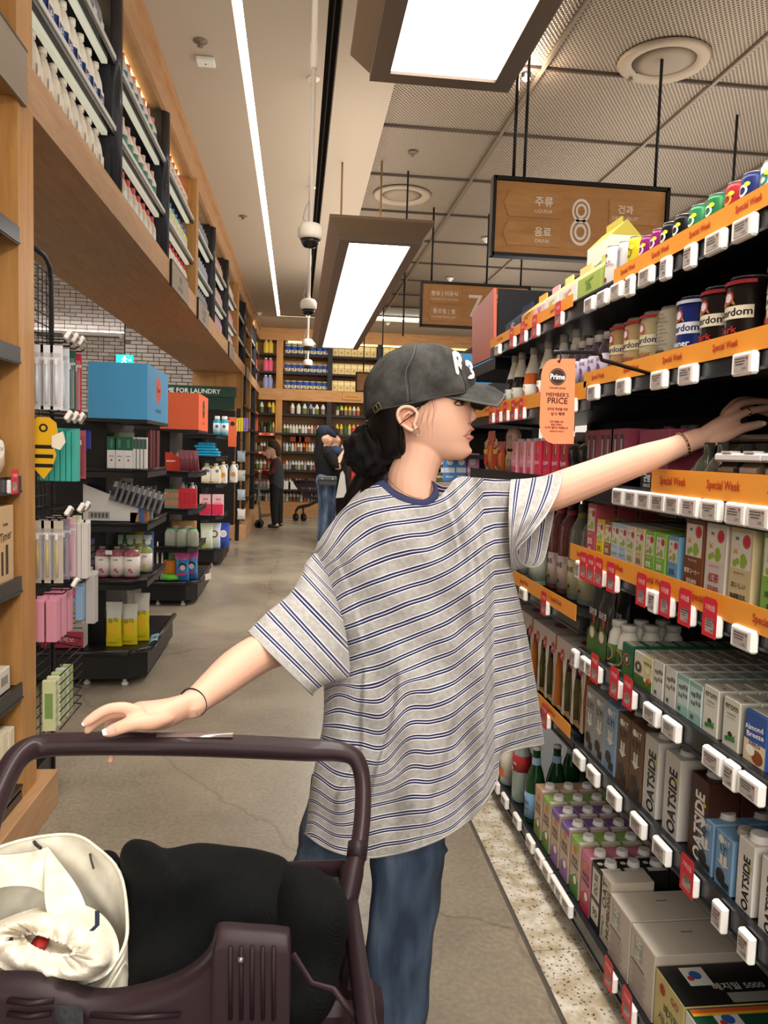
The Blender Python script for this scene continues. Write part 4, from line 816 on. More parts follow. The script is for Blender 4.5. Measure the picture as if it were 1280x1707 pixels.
# ---- row F
def oat(col, w=.07, h=.235, dark='#2e2c2a', txt='#d6d0c4'): return carton(w, .07, h, col, (('d', -w * .18, h * .88, w * .16, txt), ('t', 'AT', w * .16, h * .88, h * .085, txt, 0, w * .4), ('t', 'LY!', .0, h * .74, h * .10, dark, 0, w * .6), ('p', ((-.012, h * .62), (.012, h * .62), (.012, h * .48), (.022, h * .48), (0, h * .40), (-.022, h * .48), (-.012, h * .48)), '#cfcabf'), ('t', 'OAT DRINK', 0, h * .56, h * .03, dark, HALF, .03), ('d', -.006, h * .22, w * .3, dark, .9), ('r', .012, h * .12, w * .4, h * .12, dark)), cap='#bdb8b0', capx=.01, capr=.016, name='oat_drink_carton')
def side_(col, tc, h=.235): return carton(.07, .07, h, col, (('t', 'OATSIDE', .006, h * .44, .034, tc, HALF, h * .78, 1, .05), ('d', .024, h * .72, .006, '#c8b030')), cap='#c9c4bc', capx=.0, capr=.017, name='oat_drink_carton')
Fr = [(1152, 1200, side_('#3a2018', '#d8cfc4'), 'tall dark brown carton with sideways white lettering', 2), (1107, 1150, side_('#b9b4ac', '#1e1c1a'), 'tall off-white carton with sideways black lettering, nearer of the pair', 1), (1076, 1106, side_('#b9b4ac', '#1e1c1a'), 'tall off-white carton with sideways black lettering, farther of the pair', 1),
      (1052, 1078, oat('#5e4430'), 'tall brown oat carton, nearer of the brown pair', 2), (1032, 1052, oat('#5e4430'), 'tall brown oat carton, farther of the brown pair', 2), (1009, 1031, oat('#7890a8'), 'tall blue grey oat carton between the grey and brown ones', 1), (992, 1009, oat('#8a8a88'), 'tall grey oat carton, nearer of the grey pair', 1), (976, 992, oat('#8a8a88'), 'tall grey oat carton, farther of the grey pair', 1)]
for a, c_, pr, lab, dp in Fr: rowput(pr, a, c_, 1350, ZS['F'], lab, dp, .07, sz=.78, deeplab=lab.split(',')[0] + ', behind the front one')
mini = oat('#6f92b0', .06, .13)
for i, (a, c_) in enumerate([(1200, 1236), (1170, 1199)]): rowput(mini, a, c_, 1440, ZS['F'], f"small blue oat carton on the oat shelf, {['nearer', 'farther'][i]} of the pair", 4, .07, sz=.85, deeplab='small blue oat carton in the rows behind the front pair')
mo = carton(.052, .052, .135, '#d2cdc4', (('t', 'OATSIDE', .004, .055, .02, '#1e1c1a', HALF, .1, 1, .05), ('d', .016, .09, .004, '#c8b030')), cap='#dcd8d0', capr=.018, name='oat_drink_carton')
for i, (a, c_) in enumerate([(1268, 1320), (1236, 1266)]): rowput(mo, a, c_, 1500, ZS['F'], f"small white capped carton at the right edge of the oat shelf, {['nearer', 'farther'][i]} one", 3, .054, deeplab='small white capped carton in the rows behind, right edge')
# far unit F : cider carriers
def carrier():
    q = MB(); w, d, h = .24, .125, .235
    q.box(-w / 2, w / 2, -d / 2, d / 2, h - .05, h, M('#b9aaa2', .5)); q.box(-w / 2, w / 2, -d / 2 + .004, d / 2, 0, .004, M('#8a6a40', .5))
    for s in (-1, 1): q.box(s * w / 2 - .002, s * w / 2 + .002, -d / 2, d / 2, 0, h, M('#a05a24', .5))
    q.box(-w / 2, w / 2, d / 2 - .003, d / 2, 0, h, M('#6a4a3a', .6)); q.disc(.025, (0, 0, h + .0008), M('#8a2a2c', .5), (1, 0, 0), (0, 1, 0), sx=1.5)
    q.rect(.02, d, (-w * .3, 0, h + .0006), M('#d2c8c2', .5), (1, 0, 0), (0, 1, 0))
    q.text('BASIL', .018, (w / 2 + .0025, 0, h - .03), M('#3a1a10', .5), ux=(0, 1, 0))
    ps = []
    for k in range(3):
        c = MB(); x = -w / 3 + k * w / 3
        c.lathe([(.03, .004), (.034, .012), (.034, .10), (.026, .13), (.013, .165), (.013, .19)], [M('#4f4a28', .1)] * 3 + [M('#2e1c16', .2)] * 2, 12, c=(x, -.02, 0)); c.disc(.02, (x + .02, -.0645, h - .05), M('#b03038', .5), sx=.8); c.text('cider', .012, (x + .02, -.065, h - .05), M('#e8c0b8', .5), rot=.5)
        ps.append(('bottle', c))
        d_ = MB(); d_.prism([(x + w / 6 - .012, 0), (x + w / 6 + .012, 0), (x + w / 6 + .004, h * .4), (x + w / 6 + .02, h - .05), (x + w / 6 - .02, h - .05), (x + w / 6 - .004, h * .4)], -.0625, -.0615, M('#c5b8ae', .5), 1); ps.append(('carrier_post', d_))
    return Proto('cider_carrier', 'carton', q, ps)
cc = carrier()
for i in range(4):
    y = YM + .13 + i * .25; put(cc, (XF + .02 + .063, y, ZF['F'] + .01), -HALF, f'open-sided white cider bottle carrier with red seals, {ORD[i]} from the oat cartons', 'cider carriers')
    put(cc, (XF + .02 + .20, y, ZF['F'] + .01), -HALF, f'white cider bottle carrier in the rear row, {ORD[i]} from the oat cartons', None, parts=False)
for i in range(3): put(carton(.3, .2, .09, '#5a1a22', (('t', 'APPLE', 0, .05, .03, '#a04048', 0, .2),), name='case_box', cat='box'), (1.2, YM + .2 + i * .32, ZF['F'] + .245 - .235), -HALF, f'dark red apple case at the back behind the cider carriers, {ORD[i]} from the near end')
# far unit D : pink swing-top bottles
def sw(liq, lc, tagc, nm): return bottle(((.038, 0), (.041, .008), (.041, .20), (.035, .235), (.016, .27), (.014, .31)), liq, '#3a3634', lc, (('t', 'VERVE', 0, .10, .016, '#3a3a40', 0, .05), ('d', -.012, .055, .014, '#d8b02a'), ('d', .01, .045, .006, '#3a3028'), ('p', ((-.035, .125), (.035, .105), (.035, .13), (-.035, .13)), '#6a6a68')), (.02, .13), liquid=liq, capz=.29, name='swing_top_bottle', rough=.08, neck=(.0165, .235, .285, .0165, tagc))
for i, (a, c_, liq, lc, tc) in enumerate([(983, 1000, '#6f7468', '#c5c096', '#a8a04a'), (964, 982, '#6f7468', '#c5c096', '#a8a04a'), (946, 963, '#6a3a38', '#c9b4ae', '#b85a6a'), (930, 945, '#6a3a38', '#c9b4ae', '#b85a6a'), (914, 929, '#6a3a38', '#c9b4ae', '#b85a6a'), (900, 913, '#6a3a38', '#c9b4ae', '#b85a6a')]):
    rowput(sw(liq, lc, tc, ''), a - 8, c_ - 8, 1000, ZF['D'], f"tall {'clear' if i < 2 else 'pink'} swing-top glass bottle beside the sleeve, {ORD[i]} from right", 1, .086, X=.935)
for i, (a, c_) in enumerate([(880, 897), (862, 879), (845, 861)]):
    rowput(bottle(((.033, 0), (.035, .006), (.035, .12), (.02, .16), (.014, .19)), '#7d8a72', '#4a5a6a', '#98a090' if i < 2 else '#3f5f88', (), (.02, .11), capz=.175, name='green_glass_bottle'), a, c_, 960, ZF['D'], f'pale green glass bottle partly under the sleeve, {ORD[i]} from the pink bottles')
# ---- row G
gl = bottle(((.032, 0), (.035, .008), (.035, .14), (.026, .18), (.014, .215), (.013, .27)), '#123a1c', '#c9c8c4', '#6f93b0', (('t', 'MINERAL', 0, .075, .012, '#1a2a4a', 0, .05), ('r', 0, .05, .05, .002, '#1a2a4a'), ('d', 0, .10, .008, '#d8d0c8')), (.02, .11), capz=.262, name='green_water_bottle', neck=(.0165, .19, .235, .0155, '#8aa6bf'))
def gput(pr, px, py, z, lab, X=.87, grp=None, rz=-HALF): put(pr, (X, PX(px, py, X).y, z), rz, lab, grp)
gput(gl, 888, 1400, ZS['G'], 'green glass water bottle with pale blue label on the lowest shelf, front', .875)
gput(gl, 925, 1330, ZS['G'], 'green glass water bottle with silver cap, set behind the front green one', .955)
gput(gl, 950, 1300, ZS['G'], 'green glass water bottle standing farthest in, under the oat shelf', 1.04)
for i, (px, py, X, lc, lab) in enumerate([(866, 1370, .875, '#a02a2a', 'clear glass water bottle with a red square label on the lowest shelf'), (846, 1340, .87, '#cfc2b4', 'clear glass water bottle with a cream and orange label on the lowest shelf'), (832, 1320, .90, '#c98a80', 'clear bottle with a pink label by the shirt hem')]):
    gput(bottle(((.032, 0), (.036, .008), (.036, .15), (.03, .19), (.018, .225), (.016, .25)), '#8f9b92', '#cfd3d0', lc, (('t', 'WATER', 0, .15, .01, '#e0d0c8'), ('d', 0, .13, .008, '#e0c8c0')) if i == 0 else (('r', 0, .05, .05, .03, '#d8602a'),), (.12, .18) if i == 0 else (.03, .15), capz=.24, name='clear_water_bottle', rough=.06), px, py, ZS['G'], lab, X)
def alm(col, side, tcol, body='#b09a86'): return carton(.072, .062, .17, body, (('r', 0, .158, .07, .02, tcol), ('d', 0, .138, .013, '#c87a28'), ('t', 'RICE', 0, .108, .015, '#3a3a34', HALF * 0, .05), ('t', 'ALMOND', 0, .09, .010, '#3a3a34', 0, .055), ('p', ((-.035, .0), (.035, 0), (.035, .05), (.01, .07), (-.035, .04)), side), ('d', .008, .05, .012, '#e0d8c8'), ('d', -.01, .03, .010, '#8a5a34')),
    topc=tcol, cap='#e6e3de', capx=.008, capr=.016, topitems=(('r', 0, .002, .03, .058, tcol), ('r', .026, 0, .018, .056, '#ddd8d0')), name='plant_milk_carton')
G_ = [(901, 1345, '#c9a080', '#7a8a4a', 'peach topped'), (912, 1375, '#8fb45a', '#5a8a3a', 'green topped'), (926, 1405, '#7a5aa0', '#8a6a9a', 'purple topped'), (941, 1440, '#7a5aa0', '#8a6a9a', 'purple topped'), (958, 1480, '#8fb45a', '#3f7a34', 'green topped'), (978, 1525, '#c97a90', '#b03a4a', 'pink topped')]
gn = ['at the far end of the carton row', 'next to the peach one', 'farther of the purple pair', 'nearer of the purple pair', 'between the purple pair and the pink one', 'beside the black carton']
ya = PX(901, 1400, .85).y; ys_ = [2.11 - .072 * i for i in range(6)]
ys_ = [PX(px, py, .86).y for px, py, *_ in G_]
y_start = ys_[0] ; y_end = ys_[-1]
for i, (px, py, tc, sc_, nm) in enumerate(G_):
    y = y_start + (y_end - y_start) * i / 5
    pr = alm(tc, sc_, tc, '#b8a088' if i != 5 else '#b86a80')
    put(pr, (.882, y, ZS['G']), -HALF, f'{nm} plant milk carton, lowest shelf, {gn[i]}')
    for k in range(3): put(pr, (.882 + (k + 1) * .066, y, ZS['G']), -HALF, f'{nm} plant milk carton, lowest shelf, {gn[i]}, {ORD[k + 1]} row', None)
GEND = y_end - .036
pitch = (y_start - y_end) / 5
bkc = carton(.072, .062, .178, '#22211f', (('r', 0, .125, .052, .08, '#c9c2b4'), ('t', '오트', 0, .13, .022, '#22211f', HALF, .06), ('r', 0, .045, .052, .055, '#c9c2b4'), ('t', '90', 0, .045, .022, '#22211f'), ('t', '두유', 0, .10, .012, '#22211f')), topc='#22211f', cap='#dedad4', capr=.016, capx=.008, topitems=(('r', .024, 0, .018, .056, '#cfcac2'), ('d', -.01, -.018, .008, '#d8d4cc')), name='black_milk_carton')
yb = GEND - .038
for k in range(4): put(bkc, (.882 + k * .066, yb, ZS['G']), -HALF, 'black plant milk carton with cream panels on the lowest shelf, front' if k == 0 else f'black plant milk carton with cream panels, lowest shelf, {ORD[k]} row')
oc = carton(.06, .12, .185, '#beb2a0', (('t', 'OAT', -.008, .135, .026, '#22201c', HALF, .08), ('t', 'HUMBLING', .018, .09, .018, '#22201c', HALF, .14), ('o', -.012, .06, .010, '#4a463c', .8), ('r', -.014, .035, .004, .04, '#4a463c')), name='oat_drink_box', topitems=(('r', 0, 0, .04, .1, '#d0c8ba'),), topc='#cfc6b6', cat='box')
put(oc, (.91, yb - .07, ZS['G']), -HALF, 'tall cream box with sideways dark lettering beside the black carton')
wb = carton(.125, .30, .165, '#b5aa9c', (('r', -.02, .125, .045, .05, '#8f9488'), ('t', '두유', -.02, .125, .03, '#cfc8b8', HALF), ('r', -.02, .085, .07, .004, '#3a3630')) + tuple(('r', -.015, .075 - .010 * i, .08 - (i % 2) * .02, .003, '#8a8074') for i in range(7)), topc='#cfc5b6', topitems=(('r', -.02, -.03, .004, .03, '#6a6258'), ('r', 0, .06, .12, .002, '#8a8074')), name='shipping_box', cat='box')
put(wb, (.995, yb - .17, ZS['G']), -HALF, 'plain white cardboard case on the lowest shelf, farther of the pair')
put(wb, (.995, yb - .30, ZS['G']), -HALF, 'plain white cardboard case on the lowest shelf, nearer of the pair')
def cbox(top, front, acc, lab, y, h=.145):
    its = (('t', '베지밀', .01, .08, .024, '#3a4a2a' if top != '#1c1b1a' else '#2a4a30', 0, .06), ('t', '시니어', -.01, .05, .022, '#2a2a24', 0, .07), ('d', -.03, .115, .012, '#8a2a1c'), ('o', -.03, .115, .014, '#c86a3a', .85), ('t', 'GO', .025, .12, .016, '#b0402a'))
    tp = (('r', -.026, -.06, .06, .055, '#cfccc6'), ('d', -.03, -.06, .014, '#2a5aa0'), ('d', -.02, -.075, .008, '#b0302a'), ('t', '베지밀 5000', .01, .02, .022, '#b9b4ac', HALF * 2 * 0 + HALF, .14), ('r', .045, .03, .03, .1, '#8a8a84')) + (acc or ())
    put(carton(.13, .27, h, front, its, topc=top, topitems=tp, name='soy_milk_case', cat='box'), (.98, y, ZS['G']), -HALF, lab)
cbox('#1c1b1a', '#b3a468', None, 'black topped soy milk case with olive front on the lowest shelf', yb - .435)
cbox('#1f4a38', '#cbc4b8', (('r', -.055, 0, .012, .26, '#c85a2a'), ('r', -.045, 0, .008, .26, '#d8a82a')), 'green topped soy milk case at the bottom right corner', yb - .57)
# small pink carton hanging over under the oat shelf
put(carton(.06, .06, .12, '#b9707e', (('p', ((-.03, 0), (.03, 0), (.03, .07), (-.03, .1)), '#8a2030'),), name='plant_milk_carton'), (1.13, Yat(1030, 1390, 1.1), ZS['G'] + .10), -HALF, 'pink and dark red carton stacked behind the plant milk cartons')
# ---- red end panel on the top of the far end, blue promotion block beyond
t = empty('end_panel_box', (.84, 3.35, 1.85), 0, 'salmon red end panel box at the far end of the top shelf', 'display box')
a = P(823, 593, 3.34); a2 = P(823, 480, 3.34); c_ = P(787, 610, 4.0); c2 = P(787, 521, 4.0)
q = MB(); q.T = Matrix.Translation((-.84, -3.35, -1.85)); x0, x1 = a.x, c_.x
q.add([tuple(a), (c_.x, 4.0, c_.z), (c2.x, 4.0, c2.z), tuple(a2), (a.x + .012, 3.34, a.z), (c_.x + .012, 4.0, c_.z), (c2.x + .012, 4.0, c2.z), (a2.x + .012, 3.34, a2.z)], [(3, 2, 1, 0), (4, 5, 6, 7), (0, 1, 5, 4), (1, 2, 6, 5), (2, 3, 7, 6), (3, 0, 4, 7)], M('#c4604e', .5)); link('red_panel', q.mesh('red_panel'), t)
q = MB(); q.T = Matrix.Translation((-.84, -3.35, -1.85)); q.box(a.x + .013, XB, 3.345, 3.36, 1.85, a2.z, M('#17181b', .6)); q.box(a.x + .013, XB, 3.36, 4.0, 1.80, 1.85, BLACK); link('end_board', q.mesh('end_board'), t)
t = empty('blue_header', (P(810, 620, 6.2).x, 6.2, 2.065), 0, 'bright blue header panel with an orange disc, behind the cap brim', 'display box')
q = MB(); q.box(-.25, .32, 0, .3, -.13, .17, M('#3f93cf', .45)); link('panel', q.mesh('panel'), t); q = MB(); q.disc(.075, (-.22, -.002, .03), M('#d9603a', .5), n=24); link('orange_disc', q.mesh('orange_disc'), t)
# farther shelving seen past the face: small packs on two shelves
t = empty('far_shelving', (1.05, 5.2, 0), 0, 'dark shelving farther down the aisle, seen past the woman\'s chin', 'shelving')
q = MB(); q.box(.32, .36, -.8, 1.6, 0.02, 1.93, M('#0d0e10', .7)); link('back_panel', q.mesh('back_panel'), t)
for z in (.15, .62, 1.02, 1.2, 1.42, 1.6):
    q = MB(); q.box(-.14, .32, -.8, 1.6, z - .025, z, SHM); q.box(-.15, -.14, -.8, 1.6, z - .035, z + .005, M('#6a6a6c', .4)); link('shelf', q.mesh('shelf'), t)
pc = [('#4f86c8', 'blue'), ('#4f86c8', 'blue'), ('#4f86c8', 'blue'), ('#d98ab8', 'pink'), ('#c9c94a', 'yellow green')]
for i, (px, k) in enumerate(((748, 0), (767, 1), (731, 2), (785, 3), (725, 4))):
    put(carton(.085, .06, .17, pc[k][0], (('d', 0, .12, .02, '#e8ecf0'), ('r', 0, .07, .06, .03, '#dfe6ee'), ('t', 'FRESH', 0, .03, .012, '#f0f0f0', 0, .06)), topc='#e8e4e0', name='small_pack', cat='pack'), (P(px, 785, 4.6).x, 4.6, P(px, 803, 4.6).z), 0, f'small {pc[k][1]} and white pack past the chin' + (f', {ORD[[2, 3, 1][k] - 1]} blue one from the left' if k < 3 else ''))
q = MB(); q.box(-.06, .06, -.002, 0, -.03, .03, M('#d8e4ee', .5)); q.disc(.02, (.03, -.003, 0), M('#d8705a', .5)); o = link('price_card', q.mesh('price_card')); o.location = P(760, 820, 4.55); tag(o, 'pale blue price card below the small blue packs', 'sign')
q = MB(); q.box(-.3, .3, 0, .25, -.012, .012, BLACK); o = link('small_shelf', q.mesh('small_shelf')); o.location = P(765, 806, 4.56); o.location.y = 4.56; tag(o, 'narrow black shelf carrying the small blue packs', 'shelf')

# goods that go on just past the right edge of the picture
OFFR = [('A', soda('#b5323a', '#e0a040'), .062, .67, 'red soda can', 1.20), ('B', beer('#cdbb8e', '#ddd2b0', '#2a3468', 'Kellerbier', '#a83224'), .1, .74, 'cream beer can', 1.12), ('C', njar('#2a2520', '#d8c8b8'), .09, 1, 'square nut jar', 1.12),
        ('D', soy(.078, .165, '#cbb98c', '#2a2622', 'おいしい', '無調整豆乳'), .082, 1, 'cream soy milk carton', 1.10), ('F', mo, .056, 1, 'small white capped carton', 1.10), ('G', wb, .13, 1, 'white cardboard case', 1.0), ('E', carton(.056, .04, .135, '#cdc9b8', e_art('erom', .056, .135), name='soy_drink_carton'), .06, .73, 'small white swirl carton', 1.08)]
for k, pr, pitch_, sz_, nm, y0 in OFFR:
    if k == 'G': y0 = yb - .72
    for i in range(6 if k != 'G' else 3): put(pr, (XF + (.165 if k == 'G' else .02 + .04), y0 - i * pitch_, ZS[k]), -HALF, f'{nm} just past the right edge of the picture, {ORD[i]} one', f'{nm}s past the right edge', tilt=Matrix.Scale(sz_, 4, (0, 0, 1)) if sz_ != 1 else None)
# ================================================================ LEFT WALL (local x = 0 is its face, y along the aisle)
def lb(name, parent=None, **k):
    pass
def lstruct(name, q): q2 = struct(name, q); return q2
lw = empty('wall_left', (0, 0, 0)); lw['kind'] = 'structure'
def lpart(name, q, parent=None):
    o = link(name, q.mesh(name), parent or lw); return o
def LQ(): q = MB(); q.T = LT; return q
YL0 = -.8
# near bay below: pillar, side panel, back, base
q = LQ(); q.box(-.06, 0, 2.80, 2.95, 0.14, 2.57, WOODV); lpart('pillar', q)
q = LQ(); q.box(-.48, -.06, 2.80, 2.84, .14, 2.57, WOODV); lpart('side_panel', q)
q = LQ(); q.box(-.50, -.48, YL0, 2.84, .14, 2.57, WOODX); lpart('back_board', q)
q = LQ(); q.bbox(-.5, .045, YL0, 3.06, 0, .14, WOODH, .003); lpart('wood_base', q)
q = LQ(); q.box(-.02, 0, YL0, 2.80, .14, .17, BLACKG); q.box(-.02, .004, YL0, 2.80, .185, .195, BLACKG); lpart('edge_rail', q)
for i, z in enumerate((.56, .94, 1.29, 1.73, 2.13)):
    q = LQ(); q.box(-.48, 0, YL0, 2.79, z - .02, z, SHM); q.box(-.002, .008, YL0, 2.79, z - .05, z + .01, BLACKG); q.box(.004, .012, YL0, 2.79, z - .046, z - .04, BLACKG); lpart('shelf', q)
# gallery above the opening
q = LQ(); q.box(-.02, 0, YL0, 16.6, 2.57, 2.73, WOODH); lpart('fascia', q)
q = LQ(); q.box(-.76, -.02, YL0, 16.6, 2.57, 2.60, WOODH); lpart('soffit_board', q)
q = LQ(); q.box(-.76, -.72, YL0, 16.6, 2.60, 3.95, BLACKM); lpart('gallery_back', q)
q = LQ(); q.box(-.05, -.02, YL0, 16.6, 3.72, 3.95, WOODH); lpart('header_board', q)
q = LQ(); q.box(-.72, -.05, YL0, 16.6, 3.74, 3.77, WOODH); lpart('header_soffit', q)
q = LQ(); q.box(-.055, .012, YL0, 16.6, 3.90, 3.95, WOODH); lpart('header_lip', q)
# bays: dividers alternate black, black, oak
DV = [(1.4, 'b'), (2.80, 'w'), (4.24, 'b'), (5.64, 'b'), (7.02, 'w'), (8.42, 'b'), (9.84, 'b'), (11.24, 'w'), (12.6, 'b'), (13.95, 'w'), (15.3, 'b')]
TUBE = M('#d8d9c8', .4, emit=.22, ecol='#f2f4dc'); TUBE2 = M('#ffe9a8', .5, emit=1.6, ecol='#ffdf8c')
for y, k in DV:
    q = LQ()
    if k == 'w': q.box(-.72, -.002, y, y + .15, 2.73, 3.74, WOODV)
    else:
        q.box(-.72, -.05, y, y + .10, 2.73, 3.72, CHAR); q.lathe([(.05, 2.73), (.05, 3.72)], M('#33343a', .22, .3), 14, c=(-.05, y + .05, 0))
    lpart('divider' if k == 'w' else 'black_divider', q)
ends = [YL0] + [y for y, k in DV] + [16.6]; sid = [None] + [k for y, k in DV]
for i in range(len(ends) - 1):
    y0 = ends[i] + (0 if i == 0 else (.15 if sid[i] == 'w' else .10)); y1 = ends[i + 1]
    for z in (3.03, 3.38):
        q = LQ(); q.box(-.70, -.04, y0, y1, z - .02, z, SHM); q.box(-.04, -.025, y0, y1, z - .03, z + .015, BLACKG); q.box(-.025, -.02, y0, y1, z - .004, z + .018, M('#c9c7c2', .4)); s_ = lpart('gallery_shelf', q)
        if i < 8:
            q = LQ(); q.box(-.085, -.055, y0 + .02, y1 - .04, z - .042, z - .021, TUBE); link('shelf_light', q.mesh('shelf_light'), s_)
    if i in (1, 2, 3, 4):
        q = LQ(); q.box(-.20, -.14, y0 + .02, y1 - .05, 3.715, 3.74, TUBE2); lpart('cabinet_light', q)
# plates on the fascia
PLT = M('#8f8172', .5)
for i, (y0, y1, tx) in enumerate([(1.7, 2.85, ('생활용품', 'LIVING')), (5.72, 6.5, ('세제', 'DETERGENT')), (7.1, 7.85, ('섬유유연제', 'SOFTENER')), (9.9, 10.6, ('화장지', 'TISSUE')), (12.7, 13.4, ('주방', 'KITCHEN'))]):
    t = empty('wall_sign', (0, 0, 0), 0, f'grey nameplate on the oak fascia above the opening, {ORD[i]} from the near end', 'sign')
    q = LQ(); q.box(0.001, .016, y0, y1, 2.555, 2.735, PLT); q.box(0.001, .018, y0 - .01, y0, 2.55, 2.74, BLACKG); q.box(.001, .018, y0, y1, 2.735, 2.742, BLACKG); link('plate', q.mesh('plate'), t)
    q = LQ(); q.text(tx[0], .06, (.0165, (y0 + y1) / 2, 2.67), M('#4d4238', .5), ux=(0, 1, 0), maxw=.4); q.text(tx[1], .03, (.0165, (y0 + y1) / 2, 2.60), M('#4d4238', .5), ux=(0, 1, 0), maxw=.4); link('lettering', q.mesh('lettering'), t)
# far part of the left wall beyond the opening
q = LQ(); q.box(-.76, 0, 12.2, 12.26, 0.1, 2.57, WOODV); lpart('opening_side', q)
q = LQ(); q.box(-.74, -.72, 12.26, 16.6, 0, 2.57, WOODV); q.bbox(-.74, .10, 12.0, 16.6, 0, .22, WOODH, .003); lpart('far_base', q)
for y, k in ((12.2, 'w'), (12.9, 'b'), (13.9, 'w'), (15.3, 'b')):
    q = LQ(); q.box(-.1, 0, y, y + .14, .22, 2.57, WOODV if k == 'w' else CHAR); lpart('pillar' if k == 'w' else 'black_divider', q)
for z in (.55, .95, 1.35, 1.75, 2.1):
    q = LQ(); q.box(-.7, .02, 12.3, 16.6, z - .03, z, SHM); lpart('shelf', q)
# --------------------------------------------------- goods in the gallery
def lput(pr, x, y, z, lab, grp=None, parts=True): put(pr, (x, y, z + .001), HALF, lab, grp, T=LT, parts=parts)
hb1 = jug(.10, .07, .27, '#e6dfd2', '#e6dfd2', (('r', 0, .08, .05, .07, '#22386e'), ('t', 'ABC', 0, .09, .02, '#e0e4ee', .5, .04)), None, name='handled_bottle', wrapc='#26407c')
hb2 = jug(.10, .07, .25, '#ded4c4', '#ded4c4', (('d', 0, .07, .02, '#b8a890'),), '#e4dccf', name='handled_bottle')
hb3 = jug(.10, .07, .24, '#8f9096', '#5f6068', (('r', 0, .08, .05, .06, '#d0d0d8'),), '#b0b2ba', name='handled_bottle')
def tb(body, cap, lab, it=()): return bottle(((.034, 0), (.036, .01), (.036, .15), (.022, .19), (.016, .2), (.016, .23)), body, cap, lab, it, (.03, .13), capz=.195, name='detergent_bottle', rough=.3, capr=.02)
G = {1: [(hb2, 'cream handled bottle'), (hb1, 'white handled bottle with blue label'), (hb3, 'grey handled bottle')],
     2: [(tb('#d9b8a8', '#c0505a', '#d8e0d8'), 'pink capped bottle with pale label'), (tb('#e0d4c8', '#d0a8a0', '#4f8a7a', (('d', 0, .06, .015, '#c04050'),)), 'white bottle with green and red label'), (tb('#d8d8d4', '#d8808a', '#5a90a8', (('d', 0, .08, .018, '#e8d8a0'),)), 'white pink-capped bottle, blue label')],
     3: [(tb('#e4dccc', '#c8303a', '#e8e0d0'), 'cream bottle with red cap'), (tb('#d8d8a0', '#3f8ac8', '#e8e4c8', (('d', 0, .05, .015, '#c8b838'),)), 'yellow and white bottle with blue cap'), (tb('#e8d8cc', '#d0504a', '#e0c8b8'), 'pale bottle with coral red cap')],
     4: [(tb('#9aa0b0', '#c8ccd8', '#b8bcc8'), 'silver grey bottle'), (tb('#a8aebc', '#d8dae0', '#c0c4d0'), 'pale silver bottle'), (tb('#8f96a8', '#d0d4dc', '#a8aebc'), 'blue grey bottle')],
     5: [(tb('#c8a8c0', '#d8c8d4', '#b878b0'), 'lilac bottle'), (tb('#d8b0b0', '#e8d8d4', '#c87880'), 'rose bottle'), (tb('#d0a890', '#e4d4c8', '#c08868'), 'peach bottle')],
     6: [(tb('#d8c0c4', '#e8e0dc', '#c890a0'), 'light pink bottle'), (tb('#d8a8b0', '#e8d0d0', '#c06878'), 'deep pink bottle'), (tb('#e0d4cc', '#e8e4e0', '#d8a8a0'), 'cream pink bottle')]}
BAYN = {1: 'first gallery bay', 2: 'second gallery bay', 3: 'third gallery bay', 4: 'fourth gallery bay', 5: 'fifth gallery bay', 6: 'sixth gallery bay'}
LVN = ['bottom', 'middle', 'top']
for bay in range(1, 7):
    y0 = DV[bay][0] + .22; y1 = DV[bay + 1][0] - .08
    for lv, z in enumerate((2.73, 3.03, 3.38)):
        pr, nm = G[bay][lv]; n = int((y1 - y0) / .125)
        for i in range(n):
            for rw in range(2 if bay < 4 else 1):
                lput(pr, -.095 - .13 * rw, y0 + .06 + i * .125 if False else y0 + .06 + i * (y1 - y0 - .1) / (n - 1), z, f'{nm}, {ORD[i]} from near end{", rear row" if rw else ""}, {LVN[lv]} level, {BAYN[bay]}', f'gallery bottles {LVN[lv]} level {BAYN[bay]}' + (' rear' if rw else ''), parts=(bay < 4))
# goods in the near lower bay
def nb(pr, y, z, lab, x=-.1): lput(pr, x, y, z, lab)
nb(pouch(.16, .10, .19, '#d9c4ac', (('d', 0, .10, .03, '#e8e0d4'), ('t', 'SOAP', 0, .10, .012, '#8a7060')), name='refill_pouch'), 2.66, 1.29, 'cream refill pouch on the near left shelf above a red card', -.06)
t_ = put(etag(.06, .045, True), (.012, 2.68, 1.245), HALF, 'red price card with white tag at the near left shelf', T=LT)
kb_ = carton(.14, .08, .26, '#c0a078', (('t', 'Timer', .0, .16, .03, '#4a3a28', .1, .1), ('r', -.03, .07, .018, .08, '#3a2e22'), ('r', .01, .08, .022, .10, '#3a2e22'), ('t', 'bottle', 0, .2, .012, '#5a4a38')), name='kraft_box', cat='box')
nb(kb_, 2.68, .94, 'kraft box printed with dark bottle silhouettes on the near left shelf', -.045)
nb(carton(.10, .06, .08, '#cfc8ba', (('r', 0, .04, .06, .03, '#8a8478'),), name='small_box', cat='box'), 2.70, .56, 'small pale box end on the lower near left shelf', -.05)
for i in range(9):
    nb(carton(.055, .30, .27 + .01 * (i % 2), '#ddd4b4' if i % 2 else '#e2dac0', (('t', '티슈', 0, .09, .02, '#6a6040', 0, .03), ('r', 0, .15, .004, .2, '#c8be9c')), topitems=(('r', 0, -.05, .03, .1, '#b8c48a'), ('r', 0, .08, .04, .06, '#d2cba8')), name='paper_pack', cat='pack'), 2.76 - .06 * i, .141, f'upright cream paper pack on the oak base, {ORD[i]} from the pillar', -.17)
tt = etag(.075, .05); o = put(tt, (.02, 2.42, .145), HALF, 'white price tag lying tilted on the oak base at left', T=LT, tilt=Matrix.Rotation(-.9, 4, 'X'))
